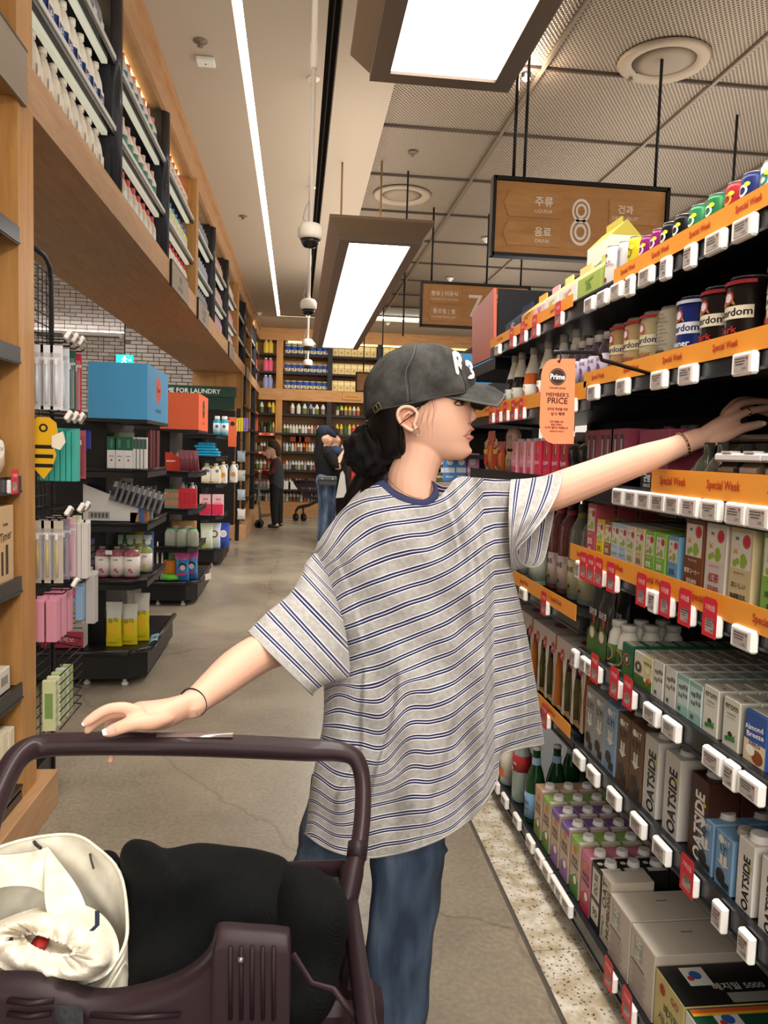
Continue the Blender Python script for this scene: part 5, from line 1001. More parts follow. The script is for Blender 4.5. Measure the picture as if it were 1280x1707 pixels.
# --------------------------------------------------- wire rack with hanging packs
rack = empty('wire_rack', (0, 0, 0), 0, 'black wire display rack with hooks just beyond the near oak post', 'rack')
RX = -1.00; WIRE = M('#121214', .35)
q = MB(); q.tube([(RX, 2.99, 2.15), (RX, 3.22, 2.15), (RX, 3.29, 2.12), (RX, 3.31, 2.06), (RX, 3.31, .03)], .011, M('#2c2d31', .25, .4), 8); link('rack_post', q.mesh('rack_post'), rack)
q = MB()
for k in range(46): q.tube([(RX, 2.98, .2 + k * .042), (RX, 3.31, .2 + k * .042)], .0028, WIRE, 5)
for k in range(7): q.tube([(RX, 3.0 + k * .05, .17), (RX, 3.0 + k * .05, 2.1)], .002, WIRE, 5)
o = link('wire_grid', q.mesh('wire_grid'), rack); o['kind'] = 'stuff'
q = MB(); q.box(RX - .35, RX, 3.09, 3.32, .04, .12, BLACK); link('rack_base', q.mesh('rack_base'), rack)
q = MB()
for k in range(9): q.tube([(RX, 3.3, .62 - k * .035), (RX + .12, 3.3 , .60 - k * .035), (RX + .12, 3.0, .60 - k * .035)], .0028, WIRE, 5)
o = link('wire_basket', q.mesh('wire_basket'), rack); o['kind'] = 'stuff'
HZ = [1.79, 1.49, 1.13, .84]
for r_, z in enumerate(HZ):
    for k in range(4):
        y = 3.04 + k * .085; q = MB(); q.tube([(RX, y, z), (RX + .12, y, z), (RX + .135, y, z + .012)], .003, WIRE, 6); h_ = link('hook', q.mesh('hook'), rack)
        q = MB(); q.tube([(RX, y, z + .035), (RX + .12, y, z + .035)], .0022, WIRE, 5); link('tag_arm', q.mesh('tag_arm'), h_)
for r_, (z, ks) in enumerate(zip(HZ, ((0, 1, 2), (0, 1, 2), (0, 2, 3), (1,)))):
    for k in ks:
        y = 3.04 + k * .085; put(etag(.055, .04, k=k), (RX + .13, y, z + .012), HALF, f'white tag tilted on the wire rack, {["top", "second", "third", "lowest"][r_]} hook row, {ORD[k]} from near', tilt=Matrix.Rotation(.5, 4, 'X') @ Matrix.Rotation(.25, 4, 'Y'))
@cached
def hang(w, h, d, col, items=(), back='#e4e0da', cl='#d8d8dc', name='toothbrush_pack'):
    q = MB(); q.box(-w / 2, w / 2, -.001, .001, -h, 0, M(back, .5)); art(q, items, y=-.0012)
    b_ = MB()
    if cl: b_.bbox(-w * .42, w * .42, -d, -.0015, -h * .95, -h * .12, M(cl, .08, alpha=.18, coat=1.0), .003); b_.lathe([(.006, -h * .9), (.007, -h * .5), (.003, -h * .35), (.003, -h * .2)], M(col, .3), 8, c=(0, -d / 2, 0)); b_.box(-.005, .005, -d * .8, -d * .3, -h * .3, -h * .2, M('#f0eeea', .5))
    else: b_.bbox(-w * .48, w * .48, -d, -.0015, -h, -.01, M(col, .4), .002)
    return Proto(name, 'pack', q, [('blister' if cl else 'box', b_)])
def hrow(z, lst, x0=.03):
    for (k, dx, pr, lab) in lst: put(pr, (RX + dx, 3.04 + k * .085, z - .012), 0, lab)
tq = lambda c, b_: hang(.045, .24, .012, c, (('r', 0, -.05, .045, .05, b_), ('t', 'BRUSH', 0, -.05, .01, '#f0f0f0')), b_ if b_ != '#e8e4de' else '#e8e4de')
rows = [(0, ((0, '#d8e0e8', '#d8d8dc', 'clear blister pack with white electric brush'), (1, '#d8e0e8', '#c8d0d8', 'clear and blue blister pack with white brush'), (2, '#1f4a38', '#24503c', 'dark green toothbrush pack'), (3, '#a82838', '#b02a3a', 'red and white toothbrush pack'))),
        (2, ((0, '#c8b068', '#b8b0a0', 'pack with yellow striped spiral toothbrush'), (1, '#5a3a5a', '#8a7a8a', 'pack with purple spiral toothbrush'), (2, '#d87a98', '#d8b0b8', 'pack with pink spiral toothbrush'), (3, '#a8c83a', '#c8d0a8', 'pack with lime green spiral toothbrush')))]
for r_, lst in rows:
    for k, c_, b_, lab in lst:
        for e in range(3):
            put(tq(c_, b_), (RX + .03 + e * .035, 3.04 + k * .085, HZ[r_] - .01), 0, lab + f" on the wire rack, {['deepest', 'middle', 'front'][e]} on its hook")
for e in range(7):
    put(hang(.02, .21, .05, '#3fa59a', (), back='#3fa59a', cl=None, name='toothpaste_box'), (RX + .0 + e * .0215, 3.21 + .02 * (e % 2) * 0, HZ[1] - .015), 0, f'teal slim box hanging on the wire rack, {ORD[e]} from the wire grid')
for e in range(3): put(hang(.04, .20, .03, '#8e3a44', (), back='#a8505a', cl='#a85560', name='bristle_pack'), (RX + .05 + e * .03, 3.31 + .02, HZ[1] - .02), 0, f"dull red blister pack beside the teal boxes, {['inner', 'middle', 'outer'][e]} one")
bee = MB()
bee.prism([(-.045, .0), (-.05, -.04), (-.03, -.075), (-.045, -.12), (-.035, -.17), (0, -.21), (.03, -.17), (.045, -.12), (.03, -.075), (.05, -.04), (.045, .0), (.02, .02), (-.02, .02)], -.003, .003, M('#d8a820', .4), 1)
for dz in (-.09, -.125, -.16): bee.rect(.07, .014, (0, -.0034, dz), M('#1c1a16', .5))
bee.disc(.016, (-.0, -.0034, -.02), M('#1c1a16', .5)); bee.disc(.009, (.0, -.0036, -.02), M('#d8a820', .5))
bw_ = MB(); bw_.prism([(.03, -.05), (.07, -.03), (.08, -.07), (.06, -.10), (.03, -.09)], -.006, -.004, M('#e4dcc8', .4), 1); bw_.prism([(-.07, -.03), (-.03, -.05), (-.03, -.1), (-.075, -.085)], -.006, -.004, M('#e4dcc8', .4), 1)
put(Proto('bee_card', 'pack', bee, [('wing', bw_)]), (RX + .065, 3.0, HZ[1] - .0), 0, 'yellow and black striped bee-shaped card hanging on the wire rack')
for e in range(4): put(hang(.028, .24, .05, '#c9c4be', (('r', 0, -.1, .015, .16, '#8a8680'),), back='#d4d0ca', cl=None, name='toothpaste_box'), (RX + .11 + e * .02 - .03, 3.31 + .0, HZ[2] - .03), 0, f'tall pale slim box on the third hook row, {ORD[e]} from the grid')
for k in range(3):
    for e in range(2): put(hang(.04, .17, .045, '#c98a9c', (), back='#c98a9c', cl=None, name='toothpaste_box'), (RX + .045 + e * .045, 3.04 + k * .085, HZ[3] - .01), 0, f"pink slim box on the lowest hooks, {['nearest', 'middle', 'farthest'][k]} hook, {['inner', 'outer'][e]} one")
put(hang(.03, .15, .04, '#7f9cb8', (), back='#7f9cb8', cl=None, name='toothpaste_box'), (RX + .12, 3.30, HZ[3] - .005), 0, 'light blue slim box on the lowest hooks of the wire rack')
for e in range(2): put(hang(.04, .22, .05, '#a8a49e', (), back='#b8b4ae', cl=None, name='toothpaste_box'), (RX + .11 + e * .042, 3.36, HZ[3] + .04), 0, f"tall grey box at the end of the lowest hooks, {['inner', 'outer'][e]} one")
for e in range(5): put(carton(.05, .02, .2, ['#c8d0a0', '#d8d4c0', '#b8c890', '#d0d0c0', '#a8b880'][e], (('r', 0, .1, .03, .1, '#7a9a5a'),), name='slim_pack', cat='pack'), (RX + .07, 3.04 + .055 * e, .30), 0, f'pale green upright pack in the wire basket, {ORD[e]} from near')
# --------------------------------------------------- three octagonal display stands
def stand(dy, n, boxcol, boxlab, lab, zs, disc='#d4553c', header=True, x1=-.86, x0=-1.85):
    t = empty('display_stand', (-1.3, 4.6 + dy, 0), 0, lab, 'stand'); T = Matrix.Translation((1.3, -4.6 - dy, 0)); Y = 4.6 + dy
    def sp(name, q, par=None): q2 = link(name, q.mesh(name), par or t); return q2
    def Q(): q = MB(); q.T = T; return q
    q = Q(); q.box(x0 + .05, -1.14, Y + .22, Y + 1.0, .2, 1.56, M('#0b0c0d', .6)); sp('core', q)
    def poly(g=0, yb=1.0): return [(x0 - g, Y - .05 - g), (x1 - .09 + g * .4, Y - .05 - g), (x1 + g, Y + .06 - g * .3), (x1 + g, Y + yb), (x0 - g, Y + yb)]
    q = Q(); q.prism(poly(.0), .05, .2, BLACK); sp('base_tray', q)
    q = Q(); pts = poly(.012); z = .205
    for a, c_ in zip(pts[:3], pts[1:4]): q.tube([(*a, z), (*c_, z)], .016, BLACKG, 8)
    sp('base_rim', q)
    for (fx, fy) in ((-1.2, Y + .02), (x1 - .12, Y + .0), (x1 - .05, Y + .8)):
        q = Q(); q.lathe([(.018, 0), (.022, .012), (.012, .02), (.012, .055)], M('#c8c4bc', .4), 12, c=(fx, fy, 0)); sp('foot', q)
    for z in zs:
        q = Q(); p_ = [(-1.27, Y - .02), (x1 - .08, Y - .02), (x1 - .01, Y + .08), (x1 - .01, Y + .75), (-1.27, Y + .75)]; q.prism(p_, z - .045, z, BLACK); q.prism([(a * 1, c_) for a, c_ in p_], z - .012, z - .008, BLACKG)
        for a, c_ in zip(p_[:3], p_[1:4]): q.tube([(*a, z + .004), (*c_, z + .004)], .007, BLACKG, 6)
        sp('tray', q)
    if header:
        q = Q(); q.box(-1.19, x1 + .0, Y, Y + .72, 1.565, 1.885, M(boxcol, .5)); hb_ = sp('header_box', q)
        q = Q(); q.disc(.085, (x1 + .0006, Y + .36, 1.76), M(disc, .5), ux=(0, 1, 0), n=24); q.disc(.055, (x1 + .001, Y + .36, 1.76), M('#2a2220' if disc != '#d4553c' else '#c04630', .5), ux=(0, 1, 0), n=24, ring=.9); q.text('Prime', .03, (x1 + .0013, Y + .36, 1.76), M('#2a1a16', .5) if disc == '#d4553c' else M('#e88a60', .5), ux=(0, 1, 0)); q.text('MEMBER PRICE', .022, (x1 + .001, Y + .36, 1.63), M('#2a3a4a', .5), ux=(0, 1, 0)); link('emblem', q.mesh('emblem'), hb_)
        q = Q(); q.box(-1.25, x1, Y - .0, Y + .74, 1.545, 1.564, BLACK); sp('header_board', q)
    return t
stand(0, 1, '#4494c4', '', 'black octagonal display stand with blue header box, nearest of three', (.615, .955, 1.27))
stand(2.35, 2, '#d9603a', '', 'black octagonal display stand with orange header box, middle of three', (.52, .86, 1.19), disc='#2c2826')
stand(4.7, 3, '#17181a', '', 'black octagonal display stand without header box, farthest of three', (.60, .98, 1.3, 1.56), header=False)
def sput(pr, px, py, Y, lab, rz=0, grp=None, z=None):
    Y = Y + .06 if Y < 9.8 else Y; p = P(px, py, Y); put(pr, (p.x, Y, (z if z is not None else p.z) + .002), rz, lab, grp)
# stand 1, top tray: green and white slim boxes, dark packs
gw = carton(.052, .04, .19, '#e0dcd8', (('r', 0, .15, .052, .08, '#1f5a44'), ('t', 'HERB', 0, .15, .014, '#5a9a80', HALF), ('d', 0, .05, .006, '#a03a3a'), ('t', 'clean', 0, .075, .010, '#6a6a6a')), name='toothpaste_box', cat='box')
for i, px in enumerate((187, 200, 215)): sput(gw, px, 780, 4.72, f'green and white slim box on the top tray of the nearest stand, {ORD[i]} from the left', z=1.27)
for i, px in enumerate((225, 231, 237, 243)): sput(carton(.016, .04, .19, '#d8d6d2', (('r', 0, .15, .016, .06, '#3a5a50'),), name='toothpaste_box', cat='box'), px, 780, 4.72, f'very thin white box edge on the nearest stand top tray, {ORD[i]} from the left', z=1.27)
for i, px in enumerate((180, 210)): sput(pouch(.10, .06, .22, ['#5aa63a', '#c8d8c0'][i], (('d', 0, .12, .03, '#e8f0e0'),), seed=i, name='refill_pouch'), px, 780, 4.95, ['bright green refill pouch behind the slim boxes', 'pale green refill pouch behind the slim boxes'][i], z=1.27)
for i, px in enumerate((250, 255, 261)): sput(carton(.02, .10, .24, '#5a1c22', (), name='thin_box', cat='box'), px, 780, 4.9 + .08 * i, f'dark red thin box at the right of the nearest stand, {ORD[i]} from the left', z=1.27)
# second tray: white display carton with silver packs
q = MB(); wq = M('#cfccc8', .5)
q.prism([(-.17, 0), (.13, 0), (.155, .10), (-.09, .20) if False else (.10, .115), (-.17, .22)], -.06, -.057, wq, 1); q.prism([(-.17, 0), (.13, 0), (.10, .115), (-.17, .22)], .10, .103, wq, 1); q.box(-.17, .13, -.06, .10, 0, .003, wq); q.box(-.172, -.169, -.06, .10, 0, .22, wq)
q.rect(.12, .04, (-.08, -.0605, .035), M('#2a2a2a', .5)); q.rect(.115, .035, (-.08, -.0607, .035), wq)
for k in range(16): q.rect(.003 + .002 * (k % 3), .03, (-.132 + k * .007, -.0609, .035), M('#2a2a2a', .5))
q.box(.10, .155, -.06, .10, 0, .055, M('#d8983a', .5)); dc = Proto('display_carton', 'box', q); sput(dc, 192, 872, 4.73, 'white slanted display carton with a barcode on the second tray', z=.955)
for i in range(9):
    pk_ = MB(); pk_.bbox(-.03, .03, -.008, .008, 0, .13, M('#6d6c6e', .25, .3), .003); pk_.rect(.05, .035, (0, -.0085, .10), M('#cfccc8', .5)); pk_.rect(.04, .04, (0, -.0085, .045), M('#3a3a3e', .3))
    put(Proto('silver_pack', 'pack', pk_), (-1.08 + i * .032, 4.70, .955 + .13 - i * .009), -.9, f'small silver grey pack leaning in the display carton, {ORD[i]} from the left', tilt=Matrix.Rotation(-.35, 4, 'X'))
for i, px in enumerate((244, 252)): sput(pouch(.07, .05, .20, ['#6a5a58', '#3a3434'][i], (('r', 0, .1, .04, .05, '#d0ccc8'),), seed=i + 3, name='dark_pouch'), px, 870, 4.95 + .12 * i, ['brown grey pouch at the right end of the second tray', 'dark pouch at the right end of the second tray'][i], z=.955)
for i, px in enumerate((236, 243, 250)): sput(carton(.03, .03, .14, ['#3a5a8a', '#d0803a', '#8fa0b0'][i], (), name='small_pack', cat='pack'), px, 872, 4.66 + i * .06, ['blue small pack at the corner of the second tray', 'orange small pack at the corner of the second tray', 'grey blue small pack at the corner of the second tray'][i], z=.955)
# third tray: pump bottles
def pump(col, lb_='#e0d8d0', fl='#c04858', h=.19, r=.036, rough=.12):
    return bottle(((r * .9, 0), (r, .006), (r, h * .68), (r * .8, h * .76), (r * .35, h * .8), (r * .35, h * .86)), col, '#8a8884', lb_, (('d', .0, h * .22, .010, fl), ('d', .012, h * .16, .008, fl), ('t', 'soap', 0, h * .5, .010, '#4a4a4a')), (h * .06, h * .6), capz=h * .82, name='soap_bottle', rough=rough, capr=r * .42)
for i, (px, r_) in enumerate(((171, .043), (195, .043), (219, .05))): sput(pump('#9a5a60', h=.21, r=r_), px, 968, 4.72, f'rose tinted liquid soap bottle on the third tray, {ORD[i]} from the left', z=.615)
for i, px in enumerate((206, 232, 243)): sput(pump('#8f9a5a' if i else '#7a6a5a', fl='#b8b040', h=.20, r=.04), px, 960, 4.92, f"{['brownish', 'olive', 'yellow green'][i]} liquid soap bottle in the back of the third tray", z=.615)
for i, (px, c_) in enumerate(((182, '#5aa040'), (200, '#3a8a5a'), (218, '#4a9a3a'), (232, '#c8c03a'), (247, '#4a68a0'))): sput(pouch(.07, .05, .24, c_, (('d', 0, .17, .02, '#e8f0e0'), ('r', 0, .2, .05, .03, '#e0e8e0')), seed=i, name='refill_pouch'), px, 960, 5.1, f"{['green', 'teal green', 'leaf green', 'yellow', 'blue'][i]} refill pouch standing behind the soap bottles", z=.615)
q = MB(); q.bbox(-.02, .02, -.004, .004, 0, .028, M('#e8e6e2', .4), .003); sput(Proto('price_tag', 'price tag', q), 181, 926, 4.66, 'little white tag above the first soap bottle')
# base: yellow bags, carton with pink print, dark brush heads
for i, (px, Y, h) in enumerate(((190, 4.66, .27), (216, 4.70, .25), (236, 4.80, .30), (222, 4.9, .32))):
    sput(pouch(.095, .05, h, '#c9b81c', (('d', 0, h * .4, .03, '#d8a828'), ('t', '유자', 0, h * .6, .03, '#8a7a10', .1), ('r', 0, h * .15, .06, .02, '#b8a818')), topc='#b5b4a8', seed=i, name='yellow_bag', cat='bag'), px, 1085, Y, f"yellow clear-topped bag in the base of the nearest stand, {['left', 'middle', 'right', 'rear'][i]} one", z=.2)
q = MB(); q.prism([(-.12, 0), (.12, 0), (.12, .34), (.02, .20), (-.12, .10)], .0, .003, M('#b8b2aa', .5), 1); q.box(-.12, .12, -.10, -.097, 0, .10, M('#a8324a', .5)); q.box(-.12, .12, -.10, 0, 0, .003, M('#b8b2aa', .5)); q.text('초극세모', .035, (0, -.1005, .055), M('#e8d0d0', .5)); 
for k in range(4): q.rect(.08, .006, (.05, -.0005, .10 + k * .03), M('#3a3634', .5))
sput(Proto('display_carton', 'box', q, []), 112, 1088, 4.70, 'grey and crimson display carton with Korean lettering in the stand base', z=.2)
for i in range(3): sput(carton(.08, .04, .28, ['#8a2438', '#a8445a', '#7a2030'][i], (('r', 0, .2, .06, .02, '#d8a8b0'), ('r', 0, .15, .06, .02, '#d8a8b0')), name='toothpaste_box', cat='box'), 138 + i * 4, 1080, 4.80 + i * .1, f'tall crimson box behind the display carton, {ORD[i]} from the front', z=.2)
for i, (px, py) in enumerate(((180, 1010), (200, 1005), (212, 1015), (205, 1030))):
    q = MB(); q.lathe([(.003, -.06), (.004, -.1)], M('#3a3a3c', .4), 8)
    for k in range(5): q.bbox(-.02, .02, -.008, .008, -.02 - k * .014, -.011 - k * .014, M('#5a5654', .3, .3), .003)
    q.tube([(0, 0, 0), (0, .02, .01), (0, .06, .01)], .003, WIRE, 5); sput(Proto('brush_head', 'pack', q), px, py, 4.75, f'dark grey hanging refill pack above the yellow bags, {ORD[i]} from the left')
q = MB(); q.bbox(-.035, .035, -.003, .003, -.045, .045, M('#7fb8d8', .4), .004); q.rect(.05, .05, (0, -.0035, -.01), M('#e4ecf0', .5)); q.rect(.02, .012, (.0, -.0037, .025), M('#c83a3a', .5)); put(Proto('price_card', 'sign', q), (-.85, 4.8, .215), 1.0, 'light blue card on the rim of the nearest stand base', tilt=Matrix.Rotation(.3, 4, 'X'))
# small white tags and a fan of coloured sheets left of stand 1
q = MB()
for k, c_ in enumerate(('#b8903a', '#c87a3a', '#c85a4a', '#c04a78', '#7aa0c8')): q.bbox(-.04, .04, -.01, .01, .16 - k * .038, .19 - k * .038, M(c_, .4), .004)
q.prism([(-.05, -.02), (.05, -.02), (.06, .21), (-.04, .21)], .011, .013, M('#a8a8a4', .3), 1); sput(Proto('colour_pack', 'pack', q), 135, 1010, 4.2, 'small pack with stacked yellow, orange, red and pink bars')
for i in range(4): sput(carton(.12, .1, .035, ['#1c2a6a', '#24262c', '#26282e', '#202228'][i], (), name='flat_box', cat='box'), 136, 965, 4.45, f'{["blue", "dark", "dark grey", "black"][i]} flat box in the stack left of the nearest stand, {ORD[i]} from the top', z=.84 - i * .04)
for i in range(5): sput(hang(.022, .10, .02, '#1d2f8a', (), back='#1d2f8a', cl=None, name='blue_pack'), 128 + i * 5, 718, 4.2, f'royal blue hanging pack behind the rack tags, {ORD[i]} from the left')
# stand 2
Y2 = 6.97
q = MB(); q.prism([(-.10, 0), (.02, 0), (.02, .05), (-.03, .16), (-.10, .17)], -.02, -.017, M('#c93a24', .5), 1); q.prism([(-.10, 0), (.14, 0), (.12, .08), (.06, .1), (-.10, .17)], .12, .123, M('#c93a24', .5), 1); q.box(-.1, .13, -.02, .12, 0, .003, M('#c93a24', .5)); q.rect(.08, .01, (-.05, -.0205, .09), M('#f0e0d8', .5)); sput(Proto('display_carton', 'box', q), 295, 760, Y2 + .04, 'bright red slanted display carton on the middle stand', z=1.19)
for i in range(4): put(pouch(.055, .03, .19, '#6a2a34', (), topc='#7a3a44', seed=i, name='dark_red_pouch'), (-1.0 + i * .04, Y2 + .05, 1.19 + .002), .15, f'dark red pouch leaning in the red display carton, {ORD[i]} from the left', tilt=Matrix.Rotation(-.1, 4, 'Y'))
for i, px in enumerate((283, 297, 313)): sput(pump('#b8b4ac', h=.21, r=.03), px, 760, Y2 + .2, f'clear pump bottle behind the red display carton, {ORD[i]} from the left', z=1.19)
for i in range(3): sput(carton(.045, .05, .17, '#7d8a62', (('r', 0, .05, .035, .04, '#c07a68'), ('r', 0, .12, .035, .04, '#c07a68')), name='soap_box', cat='box'), 279 + i * 8, 835, Y2, f'green box with pink squares on the middle stand, {ORD[i]} from the left', z=.86)
for i in range(4): sput(carton(.045, .05, .18, '#c9303c', (('r', 0, .09, .03, .1, '#b82a36'),), name='soap_box', cat='box'), 301 + i * 7.6, 835, Y2, f'plain red box on the middle stand, {ORD[i]} from the left', z=.86)
for i, px in enumerate((284, 304, 320)): sput(jug(.08, .06, .22, ['#3f8a3a', '#d8d4cc', '#c8c8c8'][i], '#d8d4cc', name='detergent_jug'), px, 835, Y2 + .3, f"{['green', 'white', 'pale grey'][i]} jug at the back of the red boxes tray", z=.86)
for i, px in enumerate((285, 303, 321)):
    sput(bottle(((.05, 0), (.055, .008), (.055, .12), (.04, .15), (.03, .16)), '#8f9486', '#1f7a4a', None, capz=.14, name='glass_jar', rough=.08, capr=.035), px, 895, Y2, f'clear jar with green cap on the middle stand, {ORD[i]} from the left', z=.52)
for i, px in enumerate((295, 315)): sput(carton(.13, .06, .20, '#c89a62', (('d', 0, .12, .04, '#e0d0b8'),), name='brown_pack', cat='pack'), px, 900, Y2 + .3, f"tan and white pack behind the green capped jars, {['left', 'right'][i]} one", z=.52)
# base of stand 2: orange pot tool, green brush, blue bags
q = MB(); q.lathe([(.05, 0), (.055, .01), (.055, .12), (.05, .125)], M('#d9802a', .4), 16); q.lathe([(.09, -.05), (.085, -.02), (.05, .0)], M('#6ac83a', .4), 16); h2 = MB(); h2.prism([(-.012, .12), (.012, .12), (.018, .26), (.0, .31), (-.01, .26)], -.006, .006, M('#5a9a3a', .4), 1)
sput(Proto('toilet_brush', 'brush', q, [('brush_handle', h2)]), 283, 972, Y2 + .06, 'toilet brush with orange pot on a lime green foot', z=.26)
for i, px in enumerate((303, 318)): sput(pouch(.125, .08, .31, '#3a7ab8', (('p', ((-.07, .24), (.07, .20), (.07, .31), (-.05, .31)), '#c85a98'), ('d', .01, .13, .035, '#2a2a3a'), ('d', .01, .12, .025, '#e0c8c0'), ('r', .0, .06, .08, .02, '#c83a5a')), topc='#c05a98', seed=i + 2, name='detergent_bag', cat='bag'), px, 978, Y2 + .05 + .1 * i, f"blue detergent bag with pink top in the middle stand base, {['left', 'right'][i]} one", z=.2)
for i, px in enumerate((262, 270)): 
    q = MB(); q.tube([(0, 0, 0), (.0, .01, .34 - i * .05)], [.012, .006], M('#cfccc4', .4), 8); sput(Proto('white_brush', 'brush', q), px, 975, Y2 - .05, f"white long brush handle at the left of the middle stand, {['left', 'right'][i]} one", z=.22)
q = MB(); q.bbox(-.05, .05, -.003, .003, -.03, .03, M('#e0c8c4', .4), .004); put(Proto('price_card', 'sign', q), (-.80, 7.3, .2), 1.1, 'pale card sticking out from the rim of the middle stand')
# stand 3
Y3 = 9.32
for i, px in enumerate((340, 355)): sput(jug(.13, .1, .24, '#d8c498', '#d8d8d8', (('r', 0, .12, .1, .12, '#e4dcc8'), ('d', .02, .15, .02, '#4a7ab0'), ('r', 0, .04, .1, .03, '#d8d0c0')), '#dccfae', name='detergent_jug'), px + 4, 835, Y3, f"cream detergent jug with blue print on the farthest stand, {['left', 'right'][i]} one", z=.98)
for i, px in enumerate((369, 386)): sput(jug(.11, .09, .26, '#cfcac2', '#c8a86a', (('d', 0, .1, .03, '#c88a4a'),), name='detergent_jug'), px + 2, 835, Y3 + .1 + .3 * i, f"white handled jug with amber cap on the farthest stand, {['left', 'right'][i]} one", z=.98)
for i, px in enumerate((342, 363)): sput(carton(.13, .08, .25, '#e0b8bc', (('r', 0, .07, .13, .13, '#d02a50'), ('t', '세제', 0, .19, .03, '#a83a50'), ('r', 0, .15, .09, .01, '#c85a6a')), name='detergent_box', cat='box'), px, 865, Y3, f"pink and crimson detergent box on the farthest stand, {['left', 'right'][i]} one", z=.60)
for i, (px, c_, l_) in enumerate(((344, '#cfd8b8', 'pale green and yellow'), (357, '#c8c8cc', 'silver white'), (372, '#2a4aa8', 'royal blue'))): sput(pouch(.15, .08, .30, c_, (('d', 0, .17, .045, '#3a3a3c' if i == 1 else '#e0e4e8'), ('d', 0, .17, .03, '#d8d4cc')), seed=i, name='detergent_bag', cat='bag'), px, 925, Y3 + .05 * i, f'{l_} detergent bag in the base of the farthest stand', z=.2)
for i, px in enumerate((318, 330, 336)): sput(carton(.10, .05, .12, ['#d8b0a0', '#c8a83a', '#9aa838'][i], (('d', 0, .06, .03, '#e8dcc8'),), name='sponge_pack', cat='pack'), px, 925, Y3 - .02, f"{['peach', 'yellow', 'olive'][i]} sponge pack at the left of the farthest stand base", z=.2)
q = MB()
for k in range(9): q.bbox(-.16 + .02 * (k % 3), .14 - .03 * (k // 3), -.1, .1, .034 * (k // 2), .034 * (k // 2) + .03, M('#2aa0c8', .15, coat=.6), .012) if k % 2 == 0 else None
sput(Proto('wipes_stack', 'pack', q), 348, 765, Y3 + .08, 'stack of glossy turquoise wipes packs on the farthest stand', z=1.3)
for i, px in enumerate((362, 374)): sput(bottle(((.045, 0), (.048, .01), (.048, .16), (.02, .2), (.018, .22)), '#2f9ab0', '#e4e4e0', '#d8e4e8', (('d', 0, .1, .02, '#2a6a9a'),), (.03, .14), capz=.16, name='detergent_bottle', capr=.03), px, 715, Y3, f"teal bottle with white cap on top of the farthest stand, {['left', 'right'][i]} one", z=1.56)
for i in range(4): sput(tb('#d8d0cc', '#c86a80', '#c8a0a8'), 372 + i * 6, 705, Y3 + .5, f'pink and white bottle behind the teal bottles, {ORD[i]} from the left', z=1.56)
q = MB(); q.prism([(-.05, 0), (.05, 0), (.05, .33), (.03, .36), (-.02, .36), (-.05, .32)], -.002, .002, M('#e0683f', .5), 1); q.disc(.028, (0, -.0025, .28), M('#2c2220', .5), n=18); sput(Proto('hanging_price_card', 'sign', q), 387, 745, 9.6, 'coral price card hanging at the farthest stand')
# packs at the far wood pillar
for i in range(5): sput(hang(.03, .2, .03, '#d8c828' if i < 3 else '#8a6ab8', (), back='#d8c828' if i < 3 else '#8a6ab8', cl=None, name='sponge_pack'), 396 + i * 4, 697, 11.6, f"{'yellow' if i < 3 else 'purple'} pack hanging by the far oak post, {ORD[i]} from the left")
for i in range(4): sput(pouch(.12, .06, .16, ['#8f98a4', '#a8a49c', '#9aa4b0', '#c8c4bc'][i], (), seed=i, name='wire_ball_pack'), 402, 770 + i * 32, 11.6, f'grey crinkled pack hanging by the far oak post, {ORD[i]} from the top')
t = empty('stand_post', (0, 0, 0), 0, 'black slotted upright with hooks in front of the far oak post', 'rack'); q = MB(); p = P(396, 800, 11.7); q.box(p.x - .03, p.x + .03, 11.68, 11.72, 0.02, 2.0, BLACK); link('upright', q.mesh('upright'), t)
for k in range(9): q = MB(); q.tube([(p.x, 11.68, 1.7 - k * .17), (p.x + .05, 11.62, 1.7 - k * .17), (p.x + .11, 11.56, 1.7 - k * .17)], .005, WIRE, 5); link('hook', q.mesh('hook'), t)
# laundry sign
t = empty('laundry_sign', (-1.45, 12.0, 2.25), 0, 'dark green board reading TIME FOR LAUNDRY behind the orange box', 'sign')
q = MB(); q.box(-.90, .52, 0, .05, -.07, .085, M('#1f4236', .5)); q.box(-.90, .50, .02, .04, -.26, -.07, M('#17342b', .5)); link('board', q.mesh('board'), t)
q = MB(); q.text('TIME FOR LAUNDRY', .068, (-.16, -.0006, .008), M('#e4e8e0', .5), maxw=1.0, bold=.03); link('lettering', q.mesh('lettering'), t)
q = MB(); q.box(-1.0, .5, .06, .5, 0.02, 1.98, M('#141516', .6)); o = link('laundry_shelving', q.mesh('laundry_shelving')); o.location = (-1.45, 12.0, 0); tag(o, 'dark laundry shelving block under the green board', 'shelving')

for z_, pr_, nm_ in ((.56, kb_, 'kraft box'), (.94, kb_, 'kraft box'), (1.29, hb2, 'cream handled bottle'), (1.73, hb1, 'white handled bottle'), (2.13, hb3, 'grey handled bottle')):
    for i in range(5): lput(pr_, -.12, 2.30 - i * .19, z_, f'{nm_} on the near left shelves, {ORD[i]} from the oak post, height {z_:.1f} m'.replace('.', ' point ', 1) if False else f"{nm_} past the left edge, {ORD[i]} from the oak post, {['lowest', 'second', 'third', 'fourth', 'top'][(.56, .94, 1.29, 1.73, 2.13).index(z_)]} shelf", f'{nm_}s past the left edge')
